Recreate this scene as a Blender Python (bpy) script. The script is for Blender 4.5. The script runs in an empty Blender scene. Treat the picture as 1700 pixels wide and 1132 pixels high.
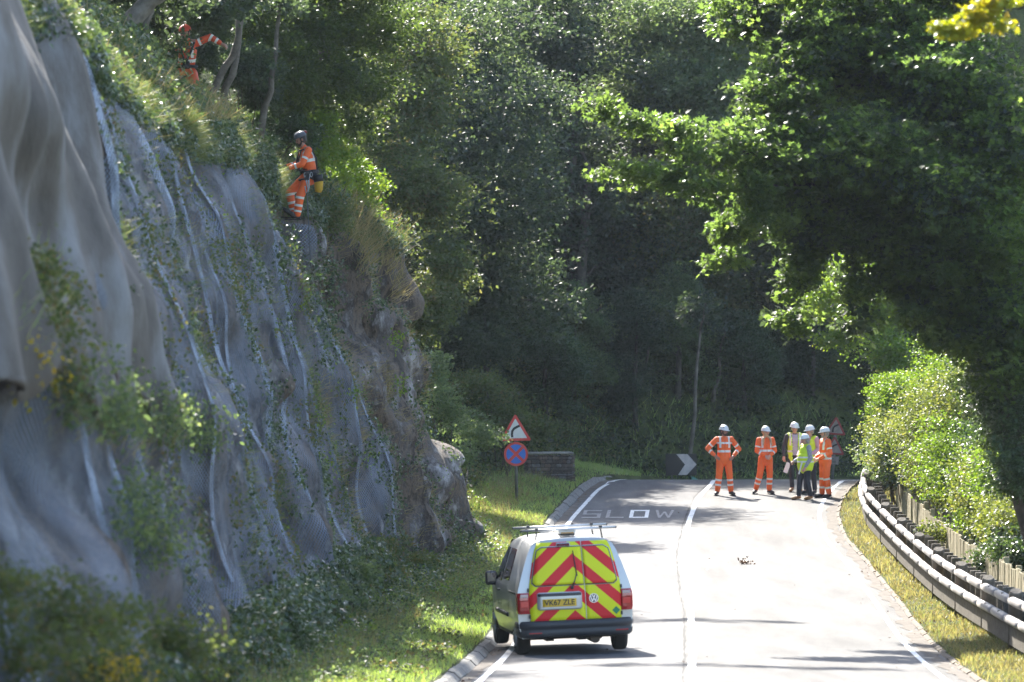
import bpy, bmesh, math, random
import numpy as np
from mathutils import Vector, Matrix
from mathutils.bvhtree import BVHTree

S = bpy.context.scene
COL = S.collection
R = math.radians
rng = np.random.default_rng(7)
random.seed(7)

# ------------------------------------------------------------------ camera, sky, sun, exposure
F = 9444.4                                  # focal length in photo pixels (200 mm on 36 mm, 1700 px wide)
cam_d = bpy.data.cameras.new('camera')
cam_d.lens = 200; cam_d.sensor_width = 36
cam_d.clip_start = 1; cam_d.clip_end = 3000
cam_d.dof.use_dof = True; cam_d.dof.focus_distance = 118; cam_d.dof.aperture_fstop = 3.2
cam = bpy.data.objects.new('camera', cam_d); COL.objects.link(cam)
cam.location = (0, 0, 0); cam.rotation_euler = (R(90), 0, 0)
S.camera = cam

SUN_EL, SUN_AZ = 39.0, -17.0                # azimuth from +Y, negative = left of the view
world = bpy.data.worlds.new('World'); S.world = world; world.use_nodes = True
nt = world.node_tree
bg = nt.nodes['Background']
sky = nt.nodes.new('ShaderNodeTexSky'); sky.sky_type = 'NISHITA'; sky.sun_disc = False
sky.sun_elevation = R(SUN_EL); sky.sun_rotation = R(SUN_AZ)
sky.air_density = 1.0; sky.dust_density = 1.5; sky.ozone_density = 1.0
nt.links.new(sky.outputs[0], bg.inputs[0]); bg.inputs[1].default_value = 0.12
sun_l = bpy.data.lights.new('sun', 'SUN'); sun_l.energy = 4.6; sun_l.angle = R(0.5)
sun_l.color = (1.0, 0.95, 0.86)
sun_o = bpy.data.objects.new('sun', sun_l); COL.objects.link(sun_o)
sd = Vector((math.sin(R(SUN_AZ)) * math.cos(R(SUN_EL)), math.cos(R(SUN_AZ)) * math.cos(R(SUN_EL)), math.sin(R(SUN_EL))))
sun_o.rotation_euler = sd.to_track_quat('Z', 'Y').to_euler(); sun_o.location = sd * 100
S.view_settings.view_transform = 'Standard'; S.view_settings.look = 'None'
S.view_settings.exposure = 2.0; S.view_settings.gamma = 1.0; S.view_settings.use_curve_mapping = False
HAZE_D, HAZE_G = .000055, .5
cy = S.cycles
cy.use_denoising = True; cy.max_bounces = 7; cy.diffuse_bounces = 3; cy.glossy_bounces = 3
cy.transmission_bounces = 4; cy.transparent_max_bounces = 12; cy.volume_bounces = 0; cy.volume_max_steps = 64
cy.caustics_reflective = False; cy.caustics_refractive = False
cy.sample_clamp_indirect = 6

# ------------------------------------------------------------------ helpers
def P(px, py, Z):
    """the point at depth Z that stands where the photograph shows (px, py)"""
    return Vector(((px - 850) * Z / F, Z, (566 - py) * Z / F))

def tag(o, label=None, cat=None, group=None, kind=None):
    if label: o['label'] = label
    if cat: o['category'] = cat
    if group: o['group'] = group
    if kind: o['kind'] = kind
    return o

def empty(name, loc=(0, 0, 0), rz=0.0):
    o = bpy.data.objects.new(name, None); COL.objects.link(o)
    o.empty_display_size = 0.2
    o.location = loc; o.rotation_euler = (0, 0, rz)
    return o

def link(name, me, mat=None, parent=None):
    o = bpy.data.objects.new(name, me); COL.objects.link(o)
    if mat is not None:
        for m in (mat if isinstance(mat, (list, tuple)) else [mat]):
            me.materials.append(m)
    if parent is not None: o.parent = parent
    return o

def mesh_np(name, V, Fq, attrs=None, smooth=False, uv=None):
    """V (n,3); Fq (m,k) equal-size faces"""
    me = bpy.data.meshes.new(name)
    V = np.asarray(V, np.float32); Fq = np.asarray(Fq, np.int32)
    m, k = Fq.shape
    me.vertices.add(len(V)); me.vertices.foreach_set('co', V.ravel())
    me.loops.add(m * k); me.loops.foreach_set('vertex_index', Fq.ravel())
    me.polygons.add(m); me.polygons.foreach_set('loop_start', np.arange(m, dtype=np.int32) * k)
    if smooth: me.polygons.foreach_set('use_smooth', np.ones(m, bool))
    if attrs:
        for an, av in attrs.items():
            a = me.attributes.new(an, 'FLOAT', 'POINT'); a.data.foreach_set('value', np.asarray(av, np.float32))
    if uv is not None:
        l = me.uv_layers.new(name='UVMap'); l.data.foreach_set('uv', np.asarray(uv, np.float32)[Fq.ravel()].ravel())
    me.update(calc_edges=True)
    return me

def grid_faces(n, m, flip=False):
    """n rows x m cols of vertices"""
    i, j = np.meshgrid(np.arange(n - 1), np.arange(m - 1), indexing='ij')
    a = (i * m + j).ravel()
    f = np.stack([a, a + 1, a + m + 1, a + m], 1)
    return f[:, ::-1] if flip else f

class MB:
    """collects simple closed shapes, builds ONE mesh object"""
    def __init__(s): s.v = []; s.f = []; s.sm = []
    def add(s, vs, fs, smooth=False):
        b = len(s.v); s.v += [tuple(v) for v in vs]
        s.f += [tuple(i + b for i in f) for f in fs]; s.sm += [smooth] * len(fs); return s
    def box(s, c, size, rot=None, bev=0.0):
        hx, hy, hz = size[0] / 2, size[1] / 2, size[2] / 2
        if bev <= 0:
            vs = [Vector((x, y, z)) for x in (-hx, hx) for y in (-hy, hy) for z in (-hz, hz)]
            fs = [(0, 1, 3, 2), (4, 6, 7, 5), (0, 4, 5, 1), (2, 3, 7, 6), (0, 2, 6, 4), (1, 5, 7, 3)]
        else:
            b = min(bev, hx * .9, hy * .9, hz * .9); bm = bmesh.new(); bmesh.ops.create_cube(bm, size=1)
            for v in bm.verts: v.co = Vector((v.co.x * 2 * hx, v.co.y * 2 * hy, v.co.z * 2 * hz))
            bmesh.ops.bevel(bm, geom=bm.edges[:], offset=b, segments=1, affect='EDGES')
            bm.verts.index_update(); vs = [v.co.copy() for v in bm.verts]; fs = [[v.index for v in f.verts] for f in bm.faces]; bm.free()
        if rot is not None: vs = [rot @ v for v in vs]
        c = Vector(c)
        return s.add([v + c for v in vs], fs)
    def tube(s, pts, rad, n=8, caps=True, smooth=True, flat=1.0):
        pts = [Vector(p) for p in pts]
        if not hasattr(rad, '__len__'): rad = [rad] * len(pts)
        vs, fs = [], []
        up = None
        for i, p in enumerate(pts):
            t = (pts[min(i + 1, len(pts) - 1)] - pts[max(i - 1, 0)])
            t = t.normalized() if t.length > 1e-9 else Vector((0, 0, 1))
            if up is None:
                up = Vector((0, 0, 1)) if abs(t.z) < .9 else Vector((0, 1, 0))
            a = t.cross(up).normalized(); b = a.cross(t).normalized(); up = b
            for k in range(n):
                an = 2 * math.pi * k / n
                vs.append(p + (a * math.cos(an) + b * math.sin(an) * flat) * rad[i])
        for i in range(len(pts) - 1):
            for k in range(n):
                k2 = (k + 1) % n
                fs.append((i * n + k, i * n + k2, (i + 1) * n + k2, (i + 1) * n + k))
        s.add(vs, fs, smooth)
        if caps:
            b = len(s.v) - len(vs)
            s.f.append(tuple(b + k for k in range(n))[::-1]); s.sm.append(False)
            s.f.append(tuple(b + (len(pts) - 1) * n + k for k in range(n))); s.sm.append(False)
        return s
    def ell(s, c, r, rot=None, nu=12, nv=8, zmin=-1.0):
        c = Vector(c); vs = []; fs = []
        for j in range(nv + 1):
            ph = math.pi * j / nv - math.pi / 2
            for k in range(nu):
                th = 2 * math.pi * k / nu
                z = max(zmin, math.sin(ph))
                v = Vector((r[0] * math.cos(ph) * math.cos(th), r[1] * math.cos(ph) * math.sin(th), r[2] * z))
                if rot is not None: v = rot @ v
                vs.append(v + c)
        for j in range(nv):
            for k in range(nu):
                k2 = (k + 1) % nu
                fs.append((j * nu + k, j * nu + k2, (j + 1) * nu + k2, (j + 1) * nu + k))
        return s.add(vs, fs, True)
    def prism(s, poly, y0, y1, M=None):
        """poly: (x,z) outline, extruded from y0 to y1"""
        n = len(poly)
        vs = [Vector((x, y0, z)) for x, z in poly] + [Vector((x, y1, z)) for x, z in poly]
        if M is not None: vs = [M @ v for v in vs]
        fs = [tuple(range(n)), tuple(range(2 * n - 1, n - 1, -1))] + [(i, i + n, (i + 1) % n + n, (i + 1) % n) for i in range(n)]
        return s.add(vs, fs)
    def build(s, name, mat, parent=None, recalc=True):
        me = bpy.data.meshes.new(name); me.from_pydata([tuple(v) for v in s.v], [], s.f)
        me.polygons.foreach_set('use_smooth', s.sm)
        if recalc:
            bm = bmesh.new(); bm.from_mesh(me); bmesh.ops.recalc_face_normals(bm, faces=bm.faces[:]); bm.to_mesh(me); bm.free()
        return link(name, me, mat, parent)

# ------------------------------------------------------------------ numpy noise
def _hash(ix, iy, iz, seed):
    h = (ix.astype(np.int64) * 73856093) ^ (iy.astype(np.int64) * 19349663) ^ (iz.astype(np.int64) * 83492791) ^ (seed * 2654435761)
    h = (h ^ (h >> 13)) * 1274126177 & 0x7fffffff
    h = (h ^ (h >> 16)) * 1103515245 & 0x7fffffff
    return ((h >> 8) & 0xffff) / 32767.5 - 1.0
def vnoise(x, y, z, seed=0):
    x, y, z = np.broadcast_arrays(np.asarray(x, float), np.asarray(y, float), np.asarray(z, float))
    ix, iy, iz = np.floor(x), np.floor(y), np.floor(z)
    fx, fy, fz = x - ix, y - iy, z - iz
    fx, fy, fz = fx * fx * (3 - 2 * fx), fy * fy * (3 - 2 * fy), fz * fz * (3 - 2 * fz)
    r = 0
    for dx in (0, 1):
        for dy in (0, 1):
            for dz in (0, 1):
                w = (fx if dx else 1 - fx) * (fy if dy else 1 - fy) * (fz if dz else 1 - fz)
                r = r + w * _hash(ix + dx, iy + dy, iz + dz, seed)
    return r
def fbm(x, y, z, oc=4, seed=0):
    r, a = 0, 1.0
    for o in range(oc):
        k = 2.0 ** o
        r = r + a * vnoise(x * k + 13.1 * o, y * k + 7.7 * o, z * k + 3.3 * o, seed + o); a *= .5
    return r / 1.6

# ------------------------------------------------------------------ materials
def new_mat(name):
    m = bpy.data.materials.new(name); m.use_nodes = True
    return m, m.node_tree.nodes, m.node_tree.links, m.node_tree.nodes['Principled BSDF']

def mat(name, col, rough=.6, metal=0., var=.0, scale=6., bump=0., bscale=40., col2=None, coat=0., spec=None, detail=4):
    m, n, l, b = new_mat(name)
    b.inputs['Roughness'].default_value = rough; b.inputs['Metallic'].default_value = metal
    if coat: b.inputs['Coat Weight'].default_value = coat; b.inputs['Coat Roughness'].default_value = .08
    if spec is not None: b.inputs['Specular IOR Level'].default_value = spec
    if var > 0 or col2:
        tc = n.new('ShaderNodeTexCoord'); no = n.new('ShaderNodeTexNoise')
        no.inputs['Scale'].default_value = scale; no.inputs['Detail'].default_value = detail; no.inputs['Roughness'].default_value = .65
        l.new(tc.outputs['Object'], no.inputs['Vector'])
        cr = n.new('ShaderNodeValToRGB'); l.new(no.outputs['Fac'], cr.inputs[0])
        c2 = col2 or tuple(c * (1 - var) for c in col)
        cr.color_ramp.elements[0].position = .35; cr.color_ramp.elements[1].position = .65
        cr.color_ramp.elements[0].color = (*c2, 1)
        cr.color_ramp.elements[1].color = (*(col if col2 else tuple(min(1, c * (1 + var)) for c in col)), 1)
        l.new(cr.outputs[0], b.inputs['Base Color'])
    else:
        b.inputs['Base Color'].default_value = (*col, 1)
    if bump:
        tc = n.new('ShaderNodeTexCoord'); nb = n.new('ShaderNodeTexNoise'); nb.inputs['Scale'].default_value = bscale; nb.inputs['Detail'].default_value = 3
        bp = n.new('ShaderNodeBump'); bp.inputs['Strength'].default_value = bump; bp.inputs['Distance'].default_value = .02
        l.new(tc.outputs['Object'], nb.inputs['Vector']); l.new(nb.outputs['Fac'], bp.inputs['Height']); l.new(bp.outputs[0], b.inputs['Normal'])
    return m

def leaf_mat(name, cols, trans=.45, rough=.42, tcol=None, spec=.5):
    """cols: list of colours spread over the per-leaf random attribute"""
    m, n, l, b = new_mat(name)
    at = n.new('ShaderNodeAttribute'); at.attribute_name = 'rnd'
    cr = n.new('ShaderNodeValToRGB'); l.new(at.outputs['Fac'], cr.inputs[0])
    el = cr.color_ramp.elements
    while len(el) < len(cols): el.new(.5)
    for i, c in enumerate(cols):
        el[i].position = i / (len(cols) - 1) if len(cols) > 1 else 0; el[i].color = (*c, 1)
    l.new(cr.outputs[0], b.inputs['Base Color'])
    b.inputs['Roughness'].default_value = rough
    b.inputs['Specular IOR Level'].default_value = spec
    tr = n.new('ShaderNodeBsdfTranslucent')
    mx = n.new('ShaderNodeMix'); mx.data_type = 'RGBA'; mx.blend_type = 'MULTIPLY'; mx.inputs[0].default_value = 1
    l.new(cr.outputs[0], mx.inputs[6]); mx.inputs[7].default_value = (*(tcol or (2.6, 2.5, .9)), 1)
    l.new(mx.outputs[2], tr.inputs['Color'])
    ms = n.new('ShaderNodeMixShader'); ms.inputs[0].default_value = trans
    l.new(b.outputs[0], ms.inputs[1]); l.new(tr.outputs[0], ms.inputs[2])
    l.new(ms.outputs[0], n['Material Output'].inputs['Surface'])
    return m

# ------------------------------------------------------------------ leaves and blades
def _leaf_templates():
    T = {}
    T['oval'] = (np.array([[0, 0, 0], [.33, .45, .08], [0, 1, -.05], [-.33, .45, .08]], float), np.array([[0, 1, 2], [0, 2, 3]]))
    pv = [(0, 0)]
    for a, r in ((-70, .55), (-48, .42), (-38, .85), (-16, .55), (0, 1.05), (16, .55), (38, .85), (48, .42), (70, .55)):
        pv.append((r * math.sin(R(a)), r * math.cos(R(a))))
    pv = np.array([(x, y, .12 * abs(x) - .08 * y * y) for x, y in pv])
    T['palm'] = (pv, np.array([[0, i, i + 1] for i in range(1, 9)]))
    T['blade'] = (np.array([[-.5, 0, 0], [.5, 0, 0], [.35, .55, .10], [-.35, .55, .10], [0, 1, .42]], float), np.array([[0, 1, 2], [0, 2, 3], [3, 2, 4]]))
    T['needle'] = (np.array([[-.5, 0, 0], [.5, 0, 0], [0, 1, .25]], float), np.array([[0, 1, 2]]))
    return T
TPL = _leaf_templates()

def leaves_mesh(name, pos, size, kind='oval', tilt=.9, rnd=None, width=1.0, up=None, outdir=None, g=None):
    """one leaf per position; leaf normals scatter about `up` (blades: grow along `up`)"""
    g = g or rng
    tv, tf = TPL[kind]; n = len(pos); k = len(tv)
    size = np.broadcast_to(np.asarray(size, float), (n,)) * g.uniform(.65, 1.25, n)
    if kind in ('blade', 'needle'):
        u = (np.array([0, 0, 1.]) if up is None else np.asarray(up)) + g.normal(0, tilt, (n, 3)) * np.array([1, 1, .3])
        Y = u / np.linalg.norm(u, axis=1, keepdims=True)
        r = g.normal(0, 1, (n, 3)); Xa = np.cross(r, Y); Xa /= np.linalg.norm(Xa, axis=1, keepdims=True); Za = np.cross(Xa, Y)
    else:
        u = (np.array([0, 0, 1.]) if up is None else np.asarray(up)) + g.normal(0, tilt, (n, 3))
        Za = u / np.linalg.norm(u, axis=1, keepdims=True)
        r = g.normal(0, 1, (n, 3)) + np.array([0, 0, -.5])
        if outdir is not None: r = r * .7 + outdir
        Xa = np.cross(r, Za); Xa /= np.linalg.norm(Xa, axis=1, keepdims=True) + 1e-9; Y = np.cross(Za, Xa)
    sv = tv[None] * np.array([width, 1, 1])[None, None]
    V = pos[:, None, :] + size[:, None, None] * (sv[..., 0:1] * Xa[:, None] + sv[..., 1:2] * Y[:, None] + sv[..., 2:3] * Za[:, None])
    Fq = (tf[None] + (np.arange(n) * k)[:, None, None]).reshape(-1, 3)
    if rnd is None: rnd = g.uniform(0, 1, n)
    return mesh_np(name, V.reshape(-1, 3), Fq, {'rnd': np.repeat(np.clip(rnd, 0, 1), k)})

def clump_points(cl, n, g=None, twig=9, spread=.16, shell=.45, up_bias=.25):
    """cl: (m,6) centres+radii.  Points gather in twigs near the clumps' shells."""
    g = g or rng
    cl = np.asarray(cl, float)
    w = (cl[:, 3] * cl[:, 5] + cl[:, 4] * cl[:, 5] + cl[:, 3] * cl[:, 4]); w /= w.sum()
    nt = max(1, n // 90)                                    # boughs
    ci = g.choice(len(cl), nt, p=w)
    d = g.normal(0, 1, (nt, 3)); d /= np.linalg.norm(d, axis=1, keepdims=True)
    d[:, 2] += up_bias * g.uniform(0, 1, nt)
    rr = g.uniform(0, 1, nt) ** shell
    tc = cl[ci, :3] + d * rr[:, None] * cl[ci, 3:]
    # uneven outline: push twigs by coherent noise
    nz = vnoise(tc[:, 0] * .9, tc[:, 1] * .9, tc[:, 2] * .9, 5)
    tc += d * (nz * .25 * cl[ci, 3:].min(1))[:, None]
    # every bough carries ten sprays, every spray nine leaves; gaps stay open between them
    bs = np.clip(cl[ci, 3:].min(1) * .42, spread * .9, spread * 2.6)
    ib = np.repeat(np.arange(nt), 10)
    tc = tc[ib] + g.normal(0, 1, (len(ib), 3)) * np.array([1, 1, .45]) * bs[ib][:, None]; d = d[ib]
    tr = np.clip(g.uniform(0, 1, nt)[ib] * .7 + g.uniform(0, .3, len(ib)), 0, 1)
    idx = np.repeat(np.arange(len(tc)), 9)
    sp = np.array([1, 1, .5]) * spread * .62
    p = tc[idx] + g.normal(0, 1, (len(idx), 3)) * sp
    return p, d[idx], np.clip(tr[idx] * .6 + g.uniform(0, .4, len(idx)), 0, 1)

# ------------------------------------------------------------------ the lie of the land
def crest_py(Y):
    return 1080 - 4.55 * (Y - 88)
def zroad(Y):
    Y = np.asarray(Y, float)
    Yc = np.clip(Y, 66, 149)
    z = -(crest_py(Yc) - 566) / F * Yc
    z = np.where(Y < 66, z[()] - .012 * (66 - Y), z)
    # round the crest, then fall away behind it
    z = np.where(Y > 149, -3.697 + .030 * (Y - 149) - .011 * (Y - 149) ** 2, z)
    return np.where(Y > 158, -4.318 - .02 * np.clip(Y - 158, 0, 30), z)

LP = np.array([(-2.2, -40), (-1.5, 50), (-.86, 76.6), (-.47, 85.8), (-.24, 92), (.50, 118), (.93, 133.7), (1.58, 142.3), (1.91, 146.7), (2.37, 150.2), (3.3, 153.2), (5.2, 156), (8.5, 158.6), (13, 160.3), (25, 161), (90, 158)], float)
RP = np.array([(5.9, -40), (6.1, 50), (6.4, 76.6), (6.8, 92.4), (7.3, 107.8), (7.56, 121), (7.56, 129.8), (7.83, 137.5), (8.25, 143), (9.0, 149.5), (10.2, 150.9), (11.5, 151.7), (13.5, 152.2), (16, 152.4), (26, 152.2), (90, 149)], float)
BP = np.array([(-6, -40), (-4.5, 50), (-4.3, 62), (-3.7, 76), (-2.95, 95), (-2.2, 108), (-1.15, 121.5), (-1.7, 128), (-1.3, 138), (-.6, 147), (1.0, 153.5), (3.5, 158), (7, 162), (11, 164.5), (16, 166), (30, 168), (60, 168), (100, 164)], float)
def smooth_path(p, n=400):
    d = np.r_[0, np.cumsum(np.linalg.norm(np.diff(p, axis=0), axis=1))]
    t = np.linspace(0, d[-1], n)
    q = np.stack([np.interp(t, d, p[:, i]) for i in range(p.shape[1])], 1)
    for _ in range(6): q[1:-1] = (q[:-2] + 2 * q[1:-1] + q[2:]) / 4
    return q
def sdist(px, py, path):
    """signed distance to a polyline; positive on its left-hand side"""
    out = np.full(px.shape, 1e9); sg = np.ones(px.shape)
    for a, b in zip(path[:-1], path[1:]):
        e = b - a; L2 = (e ** 2).sum()
        t = np.clip(((px - a[0]) * e[0] + (py - a[1]) * e[1]) / L2, 0, 1)
        dx, dy = px - a[0] - t * e[0], py - a[1] - t * e[1]
        d = np.hypot(dx, dy); s = np.sign(e[0] * dy - e[1] * dx)
        k = d < out; out = np.where(k, d, out); sg = np.where(k & (s != 0), s, np.where(k, 1, sg))
    return out * sg
LPs, RPs, BPs = smooth_path(LP, 220), smooth_path(RP, 220), smooth_path(BP, 160)
def road_camber(X, Y):
    xc = np.interp(Y, [60, 85, 101, 110, 123, 136, 144, 150], [3.0, 2.72, 3.18, 3.36, 3.67, 4.25, 4.7, 5.35])
    return -.028 * np.abs(X - xc) * np.clip((140 - Y) / 20, 0, 1)
def tz(X, Y):
    X, Y = np.broadcast_arrays(np.asarray(X, float), np.asarray(Y, float))
    dl = sdist(X, Y, LPs); dr = -sdist(X, Y, RPs); db = sdist(X, Y, BPs)
    z = zroad(Y) + road_camber(np.clip(X, np.interp(Y, LP[:9, 1], LP[:9, 0]), np.interp(Y, RP[:9, 1], RP[:9, 0])), Y)
    inside = (dl < 0) & (dr < 0)
    vl = .105 * np.clip((dl - .06) / .16, -.6, 1) + .45 * np.clip(dl / np.maximum(dl - db + 1e-3, .2), 0, 1) ** 1.2
    vl = vl + .05 * fbm(X * .6, Y * .35, 0, 3, 3) * np.clip(dl, 0, 1)
    hill = np.where(db > 0, .25 * np.clip(db, 0, 1) + .80 * np.clip(db - .6, 0, 34), 0)
    hill = hill + np.where(db > .8, .5 * fbm(X * .25, Y * .25, 0, 3, 9), 0)
    zr_ = .07 * np.clip((dr - .04) / .12, -1, 1) + .05 * np.clip(dr, 0, 2) + .05 * fbm(X * .6, Y * .35, 0, 3, 4) * np.clip(dr, 0, 1)
    return np.where(inside, z - .06, np.where(dl >= 0, z + vl + hill, z + zr_))

xs = np.r_[-150, -100, -70, -50, np.arange(-40, -12, 2.), np.arange(-12, 14, .22), np.arange(14, 40, 1.5), 45, 60, 80, 110, 150]
ys = np.r_[-40, np.arange(-20, 60, 6.), np.arange(60, 172, .6), np.arange(172, 230, 3.), 240, 260, 300, 360, 410]
GX, GY = np.meshgrid(xs, ys, indexing='xy')
GZ = tz(GX, GY)
ground_me = mesh_np('ground', np.stack([GX, GY, GZ], -1).reshape(-1, 3), grid_faces(len(ys), len(xs)), smooth=True)
GV = np.stack([GX, GY, GZ], -1).reshape(-1, 3)

def ground_mat():
    m, n, l, b = new_mat('soil_and_grass')
    tc = n.new('ShaderNodeTexCoord')
    no = n.new('ShaderNodeTexNoise'); no.inputs['Scale'].default_value = 1.3; no.inputs['Detail'].default_value = 8; no.inputs['Roughness'].default_value = .7
    l.new(tc.outputs['Object'], no.inputs['Vector'])
    cr = n.new('ShaderNodeValToRGB'); l.new(no.outputs['Fac'], cr.inputs[0])
    e = cr.color_ramp.elements; e[0].position = .3; e[0].color = (.030, .026, .016, 1); e[1].position = .75; e[1].color = (.12, .13, .045, 1)
    k = e.new(.5); k.color = (.06, .075, .025, 1)
    l.new(cr.outputs[0], b.inputs['Base Color']); b.inputs['Roughness'].default_value = .95; b.inputs['Specular IOR Level'].default_value = .1
    n2 = n.new('ShaderNodeTexNoise'); n2.inputs['Scale'].default_value = 14; n2.inputs['Detail'].default_value = 6
    l.new(tc.outputs['Object'], n2.inputs['Vector'])
    bp = n.new('ShaderNodeBump'); bp.inputs['Strength'].default_value = .8; bp.inputs['Distance'].default_value = .08
    l.new(n2.outputs['Fac'], bp.inputs['Height']); l.new(bp.outputs[0], b.inputs['Normal'])
    return m
M_ground = ground_mat()
tag(link('ground', ground_me, M_ground), kind='structure')

# ------------------------------------------------------------------ road
def road_pairs():
    L = []; Rr = []
    for Y in np.arange(-30, 149.6, .5):
        L.append((np.interp(Y, LPs[:, 1][:150], LPs[:, 0][:150]) if Y < 140 else np.interp(Y, LP[:10, 1], LP[:10, 0]), Y))
        Rr.append((np.interp(Y, RP[:10, 1], RP[:10, 0]), Y))
    a = np.array([(2.30, 149.6), (3.3, 153.2), (5.2, 156), (8.5, 158.6), (13, 160.3), (25, 161), (90, 158)])
    b = np.array([(9.02, 149.6), (10.2, 150.9), (11.5, 151.7), (13.5, 152.2), (16, 152.4), (26, 152.2), (90, 149)])
    for i in range(len(a) - 1):
        for t in np.linspace(0, 1, 8)[1:]:
            L.append(a[i] + (a[i + 1] - a[i]) * t); Rr.append(b[i] + (b[i + 1] - b[i]) * t)
    return np.array(L), np.array(Rr)
RL, RR = road_pairs()
for arr in (RL, RR):
    for _ in range(12): arr[1:-1, 0] = (arr[:-2, 0] + 2 * arr[1:-1, 0] + arr[2:, 0]) / 4
def road_z(x, y):
    return zroad(y) + road_camber(x, y)
nc = 25
us = np.linspace(0, 1, nc)
RXY = RL[:, None] * (1 - us[None, :, None]) + RR[:, None] * us[None, :, None]
RZ = road_z(RXY[..., 0], RXY[..., 1])
road_v = np.concatenate([RXY, RZ[..., None]], -1).reshape(-1, 3)

def asphalt(name, cols, rough):
    m, n, l, b = new_mat(name)
    tc = n.new('ShaderNodeTexCoord')
    # big soft tonal patches stretched along the lanes, fine aggregate
    mp = n.new('ShaderNodeMapping'); mp.inputs['Scale'].default_value = (1.0, .12, 1); l.new(tc.outputs['Object'], mp.inputs['Vector'])
    a = n.new('ShaderNodeTexNoise'); a.inputs['Scale'].default_value = 1.4; a.inputs['Detail'].default_value = 5; a.inputs['Roughness'].default_value = .6; l.new(mp.outputs[0], a.inputs['Vector'])
    c = n.new('ShaderNodeTexNoise'); c.inputs['Scale'].default_value = 28; c.inputs['Detail'].default_value = 3; l.new(tc.outputs['Object'], c.inputs['Vector'])
    mxn = n.new('ShaderNodeMath'); mxn.operation = 'MULTIPLY_ADD'; mxn.inputs[1].default_value = .35; l.new(c.outputs['Fac'], mxn.inputs[0])
    ml = n.new('ShaderNodeMath'); ml.operation = 'MULTIPLY'; ml.inputs[1].default_value = .65; l.new(a.outputs['Fac'], ml.inputs[0]); l.new(ml.outputs[0], mxn.inputs[2])
    cr = n.new('ShaderNodeValToRGB'); l.new(mxn.outputs[0], cr.inputs[0])
    e = cr.color_ramp.elements; e[0].position = .36; e[0].color = (*cols[0], 1); e[1].position = .62; e[1].color = (*cols[1], 1)
    l.new(cr.outputs[0], b.inputs['Base Color'])
    b.inputs['Roughness'].default_value = rough; b.inputs['Specular IOR Level'].default_value = .08
    v = n.new('ShaderNodeTexVoronoi'); v.inputs['Scale'].default_value = 70; l.new(tc.outputs['Object'], v.inputs['Vector'])
    bp = n.new('ShaderNodeBump'); bp.inputs['Strength'].default_value = .6; bp.inputs['Distance'].default_value = .008
    l.new(v.outputs['Distance'], bp.inputs['Height']); l.new(bp.outputs[0], b.inputs['Normal'])
    return m
M_road = asphalt('old_asphalt', ((.075, .075, .08), (.16, .157, .155)), .66)
M_road2 = asphalt('newer_asphalt', ((.085, .083, .08), (.16, .155, .15)), .66)
tag(link('road', mesh_np('road', road_v, grid_faces(len(RL), nc), smooth=True), M_road), kind='structure')

def strip(path, w, dz, name, m, seg=None, wfn=None, parent=None, jit=0.0):
    """a band w wide that follows path (x,y) laid dz above the road"""
    path = np.asarray(path, float); d = np.gradient(path, axis=0); d /= np.linalg.norm(d, axis=1, keepdims=True)
    nrm = np.stack([d[:, 1], -d[:, 0]], 1)
    ww = (np.full(len(path), w) if wfn is None else wfn(path))
    a = path - nrm * ww[:, None] / 2; b = path + nrm * ww[:, None] / 2
    if jit: a += nrm * (jit * vnoise(path[:, 1] * 1.3, 0, 0, 11))[:, None]; b += nrm * (jit * vnoise(path[:, 1] * 1.3, 5, 0, 12))[:, None]
    q = np.stack([a, b], 1); z = road_z(q[..., 0], q[..., 1]) + dz
    V = np.concatenate([q, z[..., None]], -1).reshape(-1, 3)
    return link(name, mesh_np(name, V, grid_faces(len(path), 2)), m, parent)

CL = np.array([(150, 1187), (143.8, 1159), (136, 1145), (128.4, 1136), (123, 1132), (110.4, 1138), (101.2, 1147), (85.8, 1150), (79.4, 1147), (76, 1150), (66, 1160)], float)[::-1]
cly = np.arange(60, 150.3, .4)
clx = (np.interp(cly, CL[:, 0], (CL[:, 1] - 850) * CL[:, 0] / F))
for _ in range(14): clx[1:-1] = (clx[:-2] + 2 * clx[1:-1] + clx[2:]) / 4
CLP = np.stack([clx, cly], 1)
# the right-hand lane has a paler, newer surface: a sheet just above the road
def lane_sheet():
    j = np.searchsorted(RR[:, 1], 60); k = np.where(RR[:, 1] <= 150.0)[0].max()
    rr = RR[j:k + 1]; yy = rr[:, 1]
    lx = np.interp(yy, CLP[:, 1], CLP[:, 0]) - .10 + .05 * vnoise(yy * 1.1, 0, 0, 21) + .025 * vnoise(yy * 5, 0, 0, 22)
    u = np.linspace(0, 1, 14)
    X = lx[:, None] * (1 - u) + rr[:, 0][:, None] * u; Y = np.repeat(yy[:, None], 14, 1)
    Z = road_z(X, Y) + .005
    return link('road_lane', mesh_np('road_lane', np.stack([X, Y, Z], -1).reshape(-1, 3), grid_faces(len(yy), 14), smooth=True), M_road2)
tag(lane_sheet(), kind='structure')

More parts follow.
